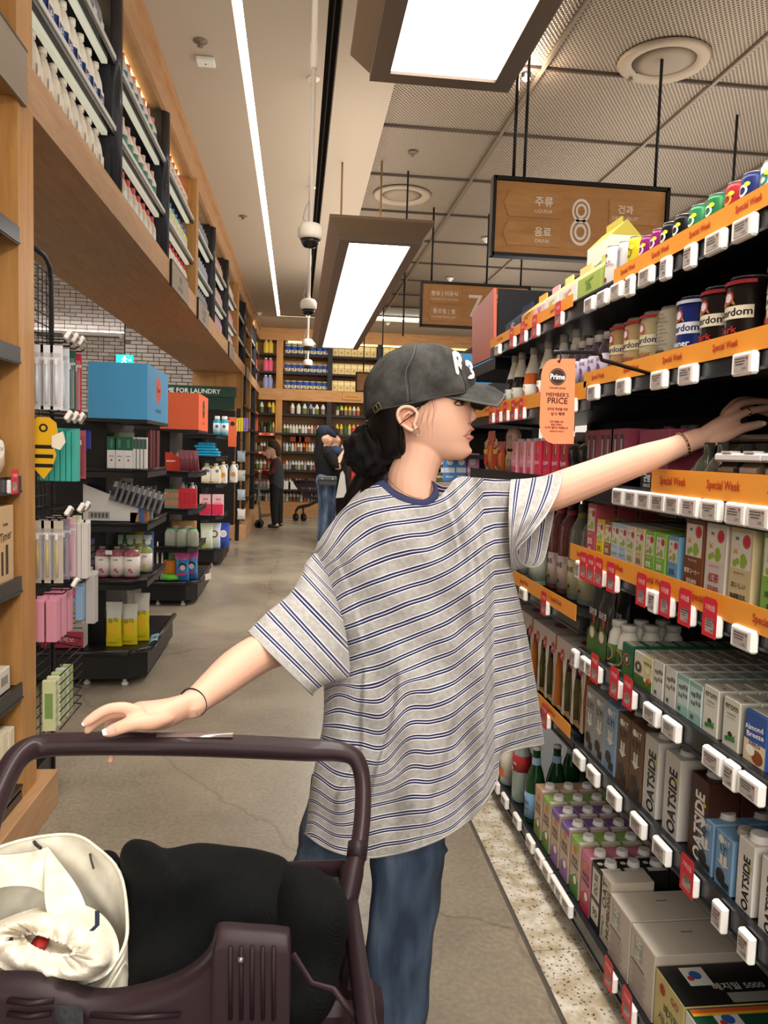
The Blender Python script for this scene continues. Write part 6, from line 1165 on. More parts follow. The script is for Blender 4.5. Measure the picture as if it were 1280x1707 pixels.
# ================================================================ WOMAN IN THE STRIPED SHIRT
SKIN = M('#d9aa92', .5, sss=.08, spec=.35)
def stripe_mat():
    m, nt, b = node_mat('striped_grey_jersey', .9)
    at = N(nt, 'ShaderNodeAttribute', attribute_name='stripe'); tc = N(nt, 'ShaderNodeTexCoord')
    f1 = N(nt, 'ShaderNodeMath', operation='ADD'); f1.inputs[1].default_value = .5; nt.links.new(at.outputs['Fac'], f1.inputs[0])
    f2 = N(nt, 'ShaderNodeMath', operation='FRACT'); nt.links.new(f1.outputs[0], f2.inputs[0])
    f3 = N(nt, 'ShaderNodeMath', operation='SUBTRACT'); f3.inputs[1].default_value = .5; nt.links.new(f2.outputs[0], f3.inputs[0])
    f4 = N(nt, 'ShaderNodeMath', operation='ABSOLUTE'); nt.links.new(f3.outputs[0], f4.inputs[0])
    r = ramp(nt, f4.outputs[0], [(0, '#c9c6d2'), (.03, '#1d2046'), (.145, '#e6e3e0'), (.200, '#ffffff')]); r.color_ramp.interpolation = 'CONSTANT'
    n1 = N(nt, 'ShaderNodeTexNoise', i_Scale=90.0, i_Detail=4.0, i_Roughness=.7); nt.links.new(tc.outputs['Object'], n1.inputs[0])
    n2 = N(nt, 'ShaderNodeTexNoise', i_Scale=700.0, i_Detail=2.0); nt.links.new(tc.outputs['Object'], n2.inputs[0])
    rg = ramp(nt, n1.outputs[0], [(.3, '#8f8c89'), (.7, '#aeaba6')])
    g = N(nt, 'ShaderNodeMath', operation='GREATER_THAN'); g.inputs[1].default_value = .200; nt.links.new(f4.outputs[0], g.inputs[0])
    mx = N(nt, 'ShaderNodeMix', data_type='RGBA'); nt.links.new(g.outputs[0], mx.inputs[0]); nt.links.new(r.outputs[0], mx.inputs[6]); nt.links.new(rg.outputs[0], mx.inputs[7])
    nt.links.new(mx.outputs[2], b.inputs['Base Color']); bump(nt, b, n2.outputs[0], .25, .001); b.inputs['Sheen Weight'].default_value = .15
    return m
STRIPE = stripe_mat()
def cr(p0, p1, p2, p3, t):
    return .5 * ((2 * p1) + (-p0 + p2) * t + (2 * p0 - 5 * p1 + 4 * p2 - p3) * t * t + (-p0 + 3 * p1 - 3 * p2 + p3) * t ** 3)
def spl(lst, u):
    """lst of tuples, u in 0..1, Catmull-Rom"""
    n = len(lst) - 1; x = min(max(u, 0), 1) * n; i = min(int(x), n - 1); t = x - i
    g = lambda k: lst[min(max(k, 0), n)]
    return tuple(cr(g(i - 1)[c], g(i)[c], g(i + 1)[c], g(i + 2)[c], t) for c in range(len(lst[0])))
def net(rows, nu, nv):
    out = []
    for j in range(nv):
        col = [spl(r, 0) for r in rows]
        out.append([spl([spl(r, i / (nu - 1)) for r in rows], j / (nv - 1)) for i in range(nu)])
    return out
STB = {  # stripe centre line heights (pixel y of stripe k) along columns of pixel x
    520: {0: 905, 1: 925, 4: 985, 8: 1075, 12: 1165, 16: 1225, 18: 1262, 20: 1315, 22: 1354, 23: 1370, 24: 1392},
    560: {0: 838, 1: 869, 2: 905, 3: 933, 4: 948, 5: 971, 6: 1000, 7: 1027, 8: 1053, 9: 1080, 10: 1108, 11: 1132, 12: 1142, 13: 1158, 14: 1184, 15: 1210, 16: 1235, 17: 1262, 18: 1288, 19: 1314, 20: 1338, 21: 1356, 22: 1374, 23: 1392, 24: 1413},
    600: {0: 815, 1: 837, 2: 864, 3: 897, 4: 923, 5: 949, 6: 980, 7: 1006, 8: 1038, 9: 1066, 10: 1094, 11: 1119, 12: 1146, 13: 1168, 14: 1190, 15: 1216, 16: 1240, 17: 1268, 18: 1295, 19: 1312, 20: 1330, 21: 1348, 22: 1370, 23: 1393, 24: 1417},
    640: {0: 808, 1: 829, 2: 850, 3: 876, 4: 903, 5: 932, 6: 965, 7: 992, 8: 1023, 9: 1051, 10: 1081, 11: 1109, 12: 1137, 13: 1166, 14: 1193, 15: 1220, 16: 1245, 17: 1271, 18: 1291, 19: 1306, 20: 1322, 21: 1338, 22: 1361, 23: 1384, 24: 1408},
    680: {1: 824, 2: 844, 3: 870, 4: 893, 5: 921, 6: 952, 7: 978, 8: 1006, 9: 1037, 10: 1065, 11: 1091, 12: 1117, 13: 1136, 14: 1156, 15: 1182, 16: 1207, 17: 1232, 18: 1255, 19: 1280, 20: 1304, 21: 1329, 22: 1355, 23: 1380, 24: 1402},
    720: {1: 820, 2: 840, 3: 863, 4: 888, 5: 914, 6: 939, 7: 966, 8: 993, 9: 1022, 10: 1049, 11: 1074, 12: 1100, 13: 1125, 14: 1151, 15: 1178, 16: 1203, 17: 1228, 18: 1254, 19: 1279, 20: 1303, 21: 1327, 22: 1350, 23: 1374, 24: 1392},
    760: {1: 795, 2: 817, 3: 844, 4: 869, 5: 893, 6: 918, 7: 946, 8: 973, 9: 1001, 10: 1029, 11: 1058, 12: 1084, 13: 1109, 14: 1136, 15: 1161, 16: 1188, 17: 1215, 18: 1243, 19: 1265, 20: 1287, 21: 1309, 22: 1331, 23: 1353, 24: 1374},
    806: {2: 775, 3: 797, 4: 824, 5: 852, 6: 884, 7: 912, 8: 942, 9: 972, 10: 1000, 11: 1026, 12: 1048, 13: 1073, 14: 1099, 15: 1127, 16: 1152, 17: 1176, 18: 1199, 19: 1220, 20: 1242, 21: 1265, 22: 1292, 23: 1313, 24: 1333},
    824: {3: 799, 4: 823, 5: 850, 6: 877, 7: 903, 8: 929, 9: 955, 10: 981, 11: 1003, 12: 1026, 13: 1049, 14: 1071, 15: 1095, 16: 1118, 17: 1142, 18: 1163, 19: 1186, 20: 1208, 21: 1229, 22: 1252, 23: 1280, 24: 1305},
    852: {3: 799, 4: 824, 5: 849, 6: 875, 7: 900, 8: 926, 9: 951, 10: 976, 11: 999, 12: 1022, 13: 1042, 14: 1065, 15: 1088, 16: 1111, 17: 1134, 18: 1156, 19: 1178, 20: 1198, 21: 1219, 22: 1240},
    905: {10: 965, 12: 1010, 14: 1054, 16: 1096, 17: 1118, 18: 1141, 19: 1163, 20: 1186, 21: 1206, 22: 1226}}
SXS = sorted(STB)
def tcol(x, y):
    it = sorted(STB[x].items()); 
    if y <= it[0][1]: (k0, y0), (k1, y1) = it[0], it[1]
    elif y >= it[-1][1]: (k0, y0), (k1, y1) = it[-2], it[-1]
    else:
        for (k0, y0), (k1, y1) in zip(it, it[1:]):
            if y0 <= y <= y1: break
    return k0 + (k1 - k0) * (y - y0) / (y1 - y0)
def tfield(x, y):
    x = min(max(x, SXS[0]), SXS[-1])
    for i, (a, c) in enumerate(zip(SXS, SXS[1:])):
        if a <= x <= c: break
    f = (x - a) / (c - a); v1, v2 = tcol(a, y), tcol(c, y); v0 = tcol(SXS[max(i - 1, 0)], y); v3 = tcol(SXS[min(i + 2, len(SXS) - 1)], y)
    if a in (806,) or c in (806,) or a == 824: return v1 * (1 - f) + v2 * f
    return cr(v0, v1, v2, v3, f)
CREASE = [  # fold lines: points (x, y), left lift, right dip, left width, right width, y fade-in
 ([(790, 798), (806, 880), (813, 1000), (813, 1150), (818, 1240), (829, 1310)], .030, .028, 45, 16, 805),
 ([(762, 797), (778, 850), (786, 930), (790, 1010)], .012, .014, 20, 12, 800), ([(735, 800), (752, 850), (764, 900), (770, 960)], .006, .008, 16, 14, 805),
 ([(606, 1120), (602, 1200), (598, 1260), (560, 1330)], -.014, -.016, 30, 30, 1115), ([(664, 1130), (652, 1200), (628, 1290), (612, 1350)], -.016, -.018, 26, 34, 1150),
 ([(760, 1180), (742, 1260), (720, 1340), (700, 1410)], .008, .008, 30, 24, 1190), ([(560, 925), (590, 1000), (606, 1080)], .006, .006, 30, 24, 930), ([(856, 1000), (872, 1100), (876, 1240)], -.012, -.012, 14, 16, 960)]
def crease(x, y):
    s = 0
    for pts, A, B, wl, wr, y0 in CREASE:
        if y < pts[0][1] - 25 or y > pts[-1][1] + 40: continue
        u = min(max((y - pts[0][1]) / (pts[-1][1] - pts[0][1]), 0), 1); xl = spl(pts, u)[0]; dx = x - xl
        k = min(1, max(0, (y - pts[0][1] + 25) / 50)) * min(1, max(0, (pts[-1][1] + 40 - y) / 60))
        t = math.tanh(dx / 4.0)
        s += k * ((-A * math.exp(dx / wl)) * (1 - t) / 2 if dx < 0 else 0) + k * (B * math.exp(-dx / wr) * (1 + t) / 2 if dx >= 0 else 0) - (k * A * math.exp(-abs(dx) / 3) * .0)
    return s
YB = 1.66
hero = empty('person', P(690, 1200, YB).xy.to_3d(), 0, 'woman in black cap and striped grey shirt reaching to the shelf, hand on cart', 'person')
HI = Matrix.Translation(-Vector(hero.location))
def hpart(name, mb_or_me, lab=None, parent=None, attr=None):
    me = mb_or_me.mesh(name) if isinstance(mb_or_me, MB) else mb_or_me
    if attr: 
        a = me.attributes.new('stripe', 'FLOAT', 'POINT'); a.data.foreach_set('value', attr)
    o = link(name, me, parent or hero)
    if parent is None: o.matrix_parent_inverse = Matrix(); o.location = -hero.location if False else (0, 0, 0)
    if lab: o['label'] = lab
    return o
# ---- shirt body
FR = [  # control net, left to right: (px, py, depth offset)
 [(600, 822, 0), (615, 813, 0), (630, 808, 0), (662, 832, 0), (704, 843, 0), (729, 832, 0), (762, 797, .0), (790, 796, 0), (815, 798, 0), (852, 800, 0)],
 [(560, 862, 0), (590, 858, 0), (622, 860, 0), (662, 868, 0), (704, 873, 0), (740, 862, 0), (775, 848, -.01), (803, 845, .01), (824, 845, -.005), (852, 845, 0)],
 [(522, 925, 0), (560, 917, 0), (605, 912, 0), (655, 913, 0), (705, 915, 0), (752, 905, -.005), (790, 895, -.02), (812, 892, .012), (828, 890, -.005), (852, 890, .01)],
 [(530, 990, 0), (575, 985, 0), (620, 980, 0), (665, 976, 0), (712, 970, 0), (757, 962, -.01), (799, 955, -.03), (816, 952, .012), (832, 950, 0), (854, 950, .01)],
 [(545, 1060, 0), (585, 1056, .0), (630, 1050, -.005), (672, 1043, 0), (716, 1035, -.005), (762, 1025, -.01), (804, 1016, -.035), (820, 1012, .02), (840, 1008, .01), (866, 1002, .02)],
 [(540, 1135, 0), (575, 1134, .02), (612, 1129, .02), (668, 1120, -.01), (716, 1110, 0), (764, 1100, -.01), (806, 1092, -.035), (820, 1088, .03), (848, 1083, .02), (882, 1076, .03)],
 [(538, 1205, 0), (575, 1206, .01), (610, 1203, .025), (664, 1195, .0), (718, 1187, -.015), (766, 1176, -.01), (806, 1168, -.035), (822, 1160, .04), (856, 1154, .03), (894, 1146, .04)],
 [(522, 1290, 0), (560, 1302, .0), (606, 1304, .02), (650, 1296, .02), (706, 1284, -.02), (766, 1266, .01), (806, 1248, -.02), (822, 1222, .02), (860, 1206, .04), (902, 1198, .05)],
 [(507, 1388, 0), (545, 1414, 0), (600, 1429, .0), (655, 1424, .01), (716, 1406, -.03), (765, 1380, .01), (802, 1345, -.02), (828, 1300, .0), (838, 1257, .05), (907, 1240, .06)]]
nu, nv = 130, 110
g = net(FR, nu, nv); rows = []; att = []
DEP = [(.115,), (.125,), (.13,), (.135,), (.135,), (.138,), (.14,), (.145,), (.15,)]
for j, row in enumerate(g):
    D = spl(DEP, j / (nv - 1))[0]; rr = []
    for i, (x, y, dz) in enumerate(row):
        dz = dz * .6 + crease(x, y) * min(1, 8 * min(i, nu - 1 - i) / nu)
        u = i / (nu - 1); prof = max(0, 1 - abs(2 * u - 1) ** 2.4) ** .5
        fold = .004 * math.sin(x * .11 + y * .018 + 1.5 * math.sin(y * .012)) * min(1, j / 30) + .003 * math.sin(x * .05 - y * .06)
        rr.append(P(x, y, YB - D * prof + dz + fold)); att.append(tfield(x, y))
    # back half
    for i in range(nu - 2, 0, -2):
        x, y, dz = row[i]; u = i / (nu - 1); prof = max(0, 1 - abs(2 * u - 1) ** 2.4) ** .5
        yb = y if j > 10 else y + (min(y, 803) - y) * (1 - j / 10) * min(1, prof * 1.3)
        rr.append(P(x * .97 + 700 * .03 if 3 < i < nu - 4 else x, yb - (.012 * 1282 / 1.8) * prof * (0 if j < nv - 1 else 0), YB + .03 + D * .8 * prof)); att.append(tfield(x, y))
    rows.append(rr)
q = MB(); q.T = HI; q.grid(rows, STRIPE, True, True, True)
shirt = hpart('striped_shirt', q, 'oversized grey T-shirt with navy and white double stripes', attr=att)
# hem band
q = MB(); q.T = HI
q.tube([rows[-1][i] for i in range(0, len(rows[-1]), 2)], .0022, M('#a5a19c', .9), 6, closed=True); hpart('hem', q, parent=shirt)
# ---- sleeves
def sleeve(rings, tvals, nm, n=36, m=24, par=None):
    """rings: list of rings, each a closed list of (px,py,Y)"""
    R_ = []; A_ = []
    for j in range(m):
        f = j / (m - 1); ring = [spl([r[k] for r in rings], f) for k in range(len(rings[0]))]; L_ = len(ring)
        pts = []
        for i in range(n):
            x = i / n * L_; a = int(x); t = x - a; gq = lambda k: ring[k % L_]
            px, py, Y = (cr(gq(a - 1)[c], gq(a)[c], gq(a + 1)[c], gq(a + 2)[c], t) for c in range(3))
            w = .0025 * math.sin(i * .9 + j * .5); pts.append(P(px, py, Y + w)); A_.append(spl([(v,) for v in tvals], f)[0])
        R_.append(pts)
    q = MB(); q.T = HI; q.grid(R_, STRIPE, True, True)
    return q, A_, R_
def ell(top, bot, Y, d):
    (x0, y0), (x1, y1) = top, bot; cx, cy = (x0 + x1) / 2, (y0 + y1) / 2; out = []
    for k in range(10):
        a = 2 * math.pi * k / 10; s = .5 * math.cos(a); out.append((cx + (x0 - x1) * s, cy + (y0 - y1) * s, Y - d * math.sin(a)))
    return out
q, A_, RL = sleeve([ell((528, 918), (545, 945), 1.64, .03), ell((510, 938), (556, 985), 1.60, .06), ell((504, 955), (570, 1027), 1.57, .07), ell((488, 984), (580, 1078), 1.535, .075), ell((468, 1003), (582, 1128), 1.50, .075), ell((446, 1020), (556, 1136), 1.46, .076), ell((426, 1040), (534, 1146), 1.43, .076), ell((414, 1052), (521, 1158), 1.41, .074)],
             [7.5, 6.2, 5, 4, 3, 2, 1, .38], 'sleeve')
hpart('sleeve', q, parent=shirt, attr=A_)
cuff = [Vector(p) for p in RL[-1]]
q = MB(); q.T = HI; q.tube(cuff, .002, M('#a5a19c', .9), 6, closed=True); hpart('cuff', q, parent=shirt)
cf = [(937, 785, 1.66), (931, 815, 1.59), (912, 855, 1.55), (885, 890, 1.55), (862, 918, 1.58), (876, 943, 1.65), (903, 938, 1.71), (916, 890, 1.74), (926, 835, 1.73)]
sm = [(852, 799, 1.68), (849, 820, 1.60), (848, 850, 1.55), (848, 885, 1.54), (850, 925, 1.57), (853, 952, 1.64), (855, 935, 1.71), (855, 890, 1.75), (853, 835, 1.75)]
def mix(a, b_, f): return [tuple(x + (y - x) * f for x, y in zip(p, q_)) for p, q_ in zip(a, b_)]
mids = [sm, mix(sm, cf, .33), mix(sm, cf, .66), cf]
for k in (1, 2):
    mids[k] = [(x, y + (3 if i in (0,) else 0), Y) for i, (x, y, Y) in enumerate(mids[k])]
q, A_, RR = sleeve(mids, [3.45, 2.4, 1.35, .30], 'sleeve', n=45)
hpart('sleeve', q, parent=shirt, attr=A_)
q = MB(); q.T = HI; q.tube(RR[-1], .002, M('#c4c1bd', .9), 6, closed=True); hpart('cuff', q, parent=shirt)
q = MB(); q.T = HI; q.tube([P(*spl([(520, 928, 1.61), (534, 962, 1.572), (552, 1010, 1.545), (566, 1050, 1.535), (575, 1090, 1.53), (580, 1124, 1.54)], k / 20)) for k in range(21)], .0012, M('#6f6c6a', .9), 5); hpart('sleeve_seam', q, parent=shirt)
# ---- collar
co = [(622, 806), (640, 822), (662, 835), (685, 843), (706, 845), (724, 838), (732, 822), (728, 805)]; ci = [(640, 800), (655, 814), (675, 825), (693, 831), (707, 832), (717, 826), (722, 815), (720, 803)]
q = MB(); q.T = HI; r0, r1, r2 = [], [], []
for k in range(25):
    u = k / 24; a = spl(co, u); c_ = spl(ci, u); d = .055 * math.sin(math.pi * min(1, u * 1.0)) ** .6
    r0.append(P(a[0], a[1] + 2, YB - .045 - d)); r1.append(P((a[0] + c_[0]) / 2, (a[1] + c_[1]) / 2 - 1, YB - .050 - d * .92)); r2.append(P(c_[0], c_[1], YB - .035 - d * .8))
for k in range(1, 16):   # around the nape
    u = k / 16; x = 724 + (632 - 724) * u; d = .05 * math.sin(math.pi * u)
    r0.append(P(x, 806, YB - .035 * math.cos(math.pi * 0) * (1 - math.sin(math.pi * u)) + d)); r1.append(P(x, 801, YB - .035 * (1 - math.sin(math.pi * u)) + d * 1.0)); r2.append(P(x, 796, YB - .03 * (1 - math.sin(math.pi * u)) + d * .8))
q.grid([r0, r1, r2], M('#2b2f4c', .85), True, True); hpart('collar', q, 'ribbed navy collar', parent=shirt)
# ---- jeans
def jm():
    m, nt, b = node_mat('washed_denim', .85); tc = N(nt, 'ShaderNodeTexCoord')
    n1 = N(nt, 'ShaderNodeTexNoise', i_Scale=9.0, i_Detail=5.0); n2 = N(nt, 'ShaderNodeTexNoise', i_Scale=500.0, i_Detail=2.0)
    mp = N(nt, 'ShaderNodeMapping'); mp.inputs['Scale'].default_value = (1.6, 1.6, .4); nt.links.new(tc.outputs['Object'], mp.inputs[0]); nt.links.new(mp.outputs[0], n1.inputs[0]); nt.links.new(tc.outputs['Object'], n2.inputs[0])
    r = ramp(nt, n1.outputs[0], [(.35, '#2c3a4e'), (.55, '#4c5e76'), (.72, '#7487a0')]); nt.links.new(r.outputs[0], b.inputs['Base Color']); bump(nt, b, n2.outputs[0], .3, .001); return m
DEN = jm()
q = MB(); q.T = HI
def leg(path):
    rr = []
    for j in range(40):
        x, y, Y, w, d = spl(path, j / 39); ring = []
        for k in range(24):
            a = 2 * math.pi * k / 24; wr = 1 + .03 * math.sin(a * 3 + j * .7) + .02 * math.sin(j * 1.3)
            c_ = P(x + w * math.cos(a) * wr, y, Y + d * math.sin(a) * wr); ring.append(c_)
        rr.append(ring)
    q.grid(rr, DEN, True, True, True); q.add(rr[-1], [tuple(range(24))], DEN)
leg([(665, 1290, 1.69, 78, .12), (672, 1400, 1.69, 72, .105), (680, 1440, 1.69, 61, .09), (668, 1560, 1.69, 56, .08), (658, 1700, 1.69, 53, .075), (650, 1790, 1.70, 55, .08)])
leg([(600, 1290, 1.69, 80, .12), (562, 1400, 1.69, 64, .105), (548, 1440, 1.69, 58, .09), (530, 1560, 1.68, 56, .08), (520, 1700, 1.68, 54, .075), (516, 1800, 1.68, 55, .08)])
jo = hpart('jeans', q, 'mid blue washed denim jeans')
q = MB(); q.T = HI
for (x, Y) in ((650, 1.70), (516, 1.68)):
    b0 = P(x, 1820, Y); pts = [(b0.x, Y + .06 - .24 * k / 5, .035) for k in range(6)]
    q.tube(pts, [.03, .036, .04, .042, .04, .025], M('#ece8e2', .6), 12)
hpart('shoes', q, 'white shoes')
# ---- body (one continuous surface, fused by a voxel remesh)
q = MB()
def seg(path, n=14, cnt=None):
    pts = []; rr = []
    cnt = cnt or (len(path) - 1) * 5 + 1
    for k in range(cnt):
        x, y, Y, r = spl(path, k / (cnt - 1)); pts.append(P(x, y, Y)); rr.append(r)
    q.tube(pts, rr, SKIN, n)
    for p, r in ((pts[0], rr[0]), (pts[-1], rr[-1])): q.lathe([(.0001, -r), (r * .7, -r * .7), (r, 0), (r * .7, r * .7), (.0001, r)], SKIN, 10, c=tuple(p))
def blob(x, y, Y, rx, ry, rz):
    c_ = P(x, y, Y); pr = []
    for k in range(9): a = math.pi * k / 8; pr.append((max(1e-4, math.sin(a)) * rx, -math.cos(a) * rz))
    q.lathe(pr, SKIN, 16, c=tuple(c_), squash=ry / rx)
HY = 1.665
# head slices: y, back x, front x, half width
HS = [(592, 672, 725, .012), (600, 652, 745, .034), (612, 636, 760, .052), (628, 624, 773, .064), (645, 615, 777, .072), (660, 615, 783, .0745), (668, 617, 783, .074), (676, 619, 782.5, .0735), (686, 624, 783, .072), (696, 630, 783.5, .070), (705, 638, 783, .067), (713, 645, 784, .0635), (722, 652, 783.5, .0595), (731, 659, 783, .055), (738, 664, 781, .051), (746, 671, 782.5, .046), (753, 682, 783.5, .040), (759, 697, 781, .033), (764, 712, 775, .024), (767, 728, 766, .012)]
def headrow(s, off=0, n=48):
    y, xb, xf, w = s; a0 = P(xb, y, HY); a1 = P(xf, y, HY); cx_, hx = (a0.x + a1.x) / 2, (a1.x - a0.x) / 2 + off; out = []
    for k in range(n):
        a = 2 * math.pi * k / n; c_, s_ = math.cos(a), math.sin(a)
        ww = (w + off) * (1 - .16 * max(0, c_) ** 2 * (1.0 if y > 670 else .6)); e = .9
        out.append((cx_ + hx * abs(c_) ** e * (1 if c_ > 0 else -1), HY + ww * abs(s_) ** e * (1 if s_ > 0 else -1), (a0.z + (a1.z - a0.z) * (c_ + 1) / 2)))
    return out
hr = [headrow(spl(HS, k / 59)) for k in range(60)]
q.grid(hr, SKIN, True, True, True); q.add(hr[0], [tuple(range(48))], SKIN); q.add(hr[-1], [tuple(range(47, -1, -1))], SKIN)
# nose, lips, chin, cheek
seg([(778, 676, HY, .0075), (784, 684, HY, .0078), (788.5, 691, HY, .0082), (789.5, 695, HY, .0080)], 12)
for s in (-1, 1): blob(785.5, 698.5, HY + s * .0085, .0085, .0055, .0055)
blob(780, 704, HY, .008, .010, .007); blob(782.5, 715, HY, .0075, .020, .0055); blob(781, 731, HY, .0075, .018, .0062); blob(778, 752, HY, .012, .018, .010)
blob(776, 664, HY - .028, .012, .022, .007); blob(776, 664, HY + .028, .012, .022, .007)
# neck and upper torso
seg([(690, 700, 1.672, .05), (700, 745, 1.672, .053), (693, 775, 1.672, .052), (686, 800, 1.672, .054), (688, 828, 1.672, .056), (692, 860, 1.68, .06)], 20)
seg([(600, 900, 1.67, .04), (640, 878, 1.675, .048), (695, 872, 1.68, .055), (760, 858, 1.685, .045), (815, 845, 1.685, .042)], 18)
seg([(690, 890, 1.68, .07), (680, 1000, 1.68, .085), (655, 1120, 1.68, .085), (640, 1220, 1.69, .085), (625, 1330, 1.70, .08)], 20)
for s in (-1, 1): pass
seg([(650, 1330, 1.70, .06), (680, 1440, 1.70, .05), (665, 1620, 1.69, .045), (652, 1800, 1.70, .04)], 16); seg([(600, 1330, 1.70, .06), (550, 1440, 1.70, .05), (528, 1620, 1.68, .045), (516, 1810, 1.68, .04)], 16)
# her right arm to the cart handle
seg([(585, 930, 1.68, .034), (535, 985, 1.62, .031), (508, 1036, 1.53, .036), (468, 1074, 1.45, .036), (435, 1088, 1.39, .036), (395, 1113, 1.32, .034), (362, 1140, 1.27, .029), (335, 1162, 1.22, .0235), (318, 1176, 1.19, .022)], 18)
# her left arm to the shelf
seg([(790, 850, 1.685, .042), (860, 838, 1.675, .040), (905, 826, 1.665, .041), (945, 812, 1.66, .0415), (985, 797, 1.655, .0395), (1030, 780, 1.65, .037), (1075, 764, 1.65, .033), (1115, 750, 1.65, .0275), (1145, 738, 1.65, .0245), (1165, 731, 1.65, .0245)], 18)
# right hand (on the bar): palm + fingers
def palm(pts):
    rr = []
    for k in range(13):
        x, y, Y, w, d, ax = spl(pts, k / 12); c_ = P(x, y, Y); ring = []
        for a in range(16):
            an = 2 * math.pi * a / 16; ring.append((c_.x + math.sin(ax) * w * math.cos(an) * .35, c_.y + d * math.sin(an), c_.z + w * math.cos(an)))
        rr.append(ring)
    q.grid(rr, SKIN, True); q.add(rr[0], [tuple(range(15, -1, -1))], SKIN); q.add(rr[-1], [tuple(range(16))], SKIN)
palm([(325, 1171, 1.20, .021, .026, .5), (300, 1182, 1.175, .0215, .031, .3), (275, 1190, 1.155, .0215, .036, .2), (250, 1193, 1.145, .020, .038, 0), (228, 1190, 1.14, .015, .036, 0), (218, 1188, 1.14, .010, .032, 0)])
def finger(p, r): seg([(x, y, Y, r * f) for (x, y, Y), f in zip(p, (1.08, 1.0, .92, .88, .72))], 10, 17)
finger([(232, 1187, 1.115), (205, 1180, 1.105), (178, 1183, 1.10), (157, 1195, 1.095), (142, 1206, 1.09)], .0088)
finger([(230, 1190, 1.14), (203, 1188, 1.13), (178, 1193, 1.12), (158, 1205, 1.115), (146, 1217, 1.11)], .009)
finger([(230, 1192, 1.16), (203, 1193, 1.165), (184, 1206, 1.175), (176, 1228, 1.18), (180, 1247, 1.17)], .0085)
finger([(238, 1196, 1.175), (216, 1198, 1.185), (200, 1212, 1.19), (189, 1243, 1.188), (184, 1268, 1.172)], .0075)
seg([(280, 1197, 1.14, .010), (255, 1203, 1.112, .0118), (225, 1205, 1.098, .0108), (202, 1212, 1.093, .0100), (184, 1219, 1.090, .0088), (176, 1221, 1.089, .0065)], 12)
# left hand reaching
palm([(1158, 735, 1.65, .0235, .024, .2), (1180, 723, 1.65, .026, .024, .2), (1200, 712, 1.65, .028, .023, .2), (1218, 702, 1.65, .028, .021, .2), (1228, 698, 1.65, .022, .018, .2)])
finger([(1216, 700, 1.635), (1245, 687, 1.632), (1275, 681, 1.632), (1300, 680, 1.635), (1322, 684, 1.64)], .0092)
finger([(1212, 690, 1.648), (1236, 672, 1.648), (1268, 669, 1.652), (1298, 674, 1.656), (1325, 682, 1.66)], .0092)
finger([(1208, 688, 1.665), (1230, 668, 1.668), (1258, 668, 1.672), (1285, 676, 1.675), (1305, 684, 1.68)], .0088)
finger([(1205, 692, 1.68), (1222, 678, 1.685), (1246, 678, 1.69), (1268, 686, 1.69), (1284, 692, 1.69)], .0078)
seg([(1185, 735, 1.64, .016), (1210, 726, 1.632, .0145), (1235, 715, 1.628, .0115), (1255, 710, 1.626, .0105), (1268, 707, 1.626, .0092), (1275, 706, 1.626, .006)], 12)
me = q.mesh('body'); body = bpy.data.objects.new('tmp_body', me); COL.objects.link(body)
md = body.modifiers.new('r', 'REMESH'); md.mode = 'VOXEL'; md.voxel_size = .0030; md.use_smooth_shade = True
ms_ = body.modifiers.new('s', 'SMOOTH'); ms_.iterations = 4; ms_.factor = .5
me2 = bpy.data.meshes.new_from_object(body.evaluated_get(bpy.context.evaluated_depsgraph_get())); me2.name = 'body'; bpy.data.objects.remove(body)
from mathutils.bvhtree import BVHTree
BV = BVHTree.FromPolygons([v.co.copy() for v in me2.vertices], [tuple(p.vertices) for p in me2.polygons])
def hit(x, y, out=0):
    d = (P(x, y, 1.6) - Vector((0, 0, EYE))).normalized(); r = BV.ray_cast(Vector((0, 0, EYE)), d)
    return (r[0] if r[0] else P(x, y, 1.6)) - d * out
me2.transform(HI); me2.materials.clear(); me2.materials.append(SKIN)
hpart('body', me2)
# ---- face details
LIP_ = M('#b4675f', .4); 
q = MB(); q.T = HI
for (x, y, rz, ry) in ((785.2, 716, .0040, .0155), (784, 729.5, .0052, .0145)):
    c_ = P(x, y, HY); pr = [(max(1e-4, math.sin(math.pi * k / 8)) * .0065, -math.cos(math.pi * k / 8) * rz) for k in range(9)]; q.lathe(pr, LIP_, 14, c=tuple(c_), squash=ry / .0065)
for pl_, r_ in (([(785.5, 714.5), (781, 719), (776.5, 723.5), (773, 726.5)], (.0020, .0019, .0014, .0006)), ([(784, 730), (781, 731), (777, 729.5), (773, 727)], (.0026, .0026, .0016, .0006))):
    q.tube([hit(x, y, -.0010) for x, y in [spl(pl_, k / 9) for k in range(10)]], [spl([(v,) for v in r_], k / 9)[0] for k in range(10)], LIP_, 8)
q.tube([hit(x, y, .0006) for x, y in [spl([(784, 723), (780, 725), (772, 727.5)], k / 8) for k in range(9)]], .0007, M('#5a2a28', .6), 6)
q.tube([hit(x, y, -.0006) for x, y in ((783, 705), (781, 707), (779.5, 706))], .0013, M('#7a4638', .6), 6)
hpart('lips', q, 'rose lips')
q = MB(); q.T = HI
for s in (-1, 1):
    a = P(765, 671, HY + s * .058); q.tube([P(757, 672, HY + s * .062), P(764, 668, HY + s * .0585), P(772, 668, HY + s * .051), P(778, 672, HY + s * .044)], .0016, M('#1c1412', .6), 6)
    q.tube([P(758, 674, HY + s * .0615), P(766, 676, HY + s * .057), P(775, 674, HY + s * .049)], .0009, M('#3a2620', .6), 6)
    q.lathe([(.0001, -.005), (.004, -.003), (.005, 0), (.004, .003), (.0001, .005)], M('#2a1c18', .15), 12, c=tuple(P(770, 671.5, HY + s * .0515)))
hpart('eyes', q, 'dark eyes under the brim')
q = MB(); q.T = HI    # near ear
EY = HY - .074
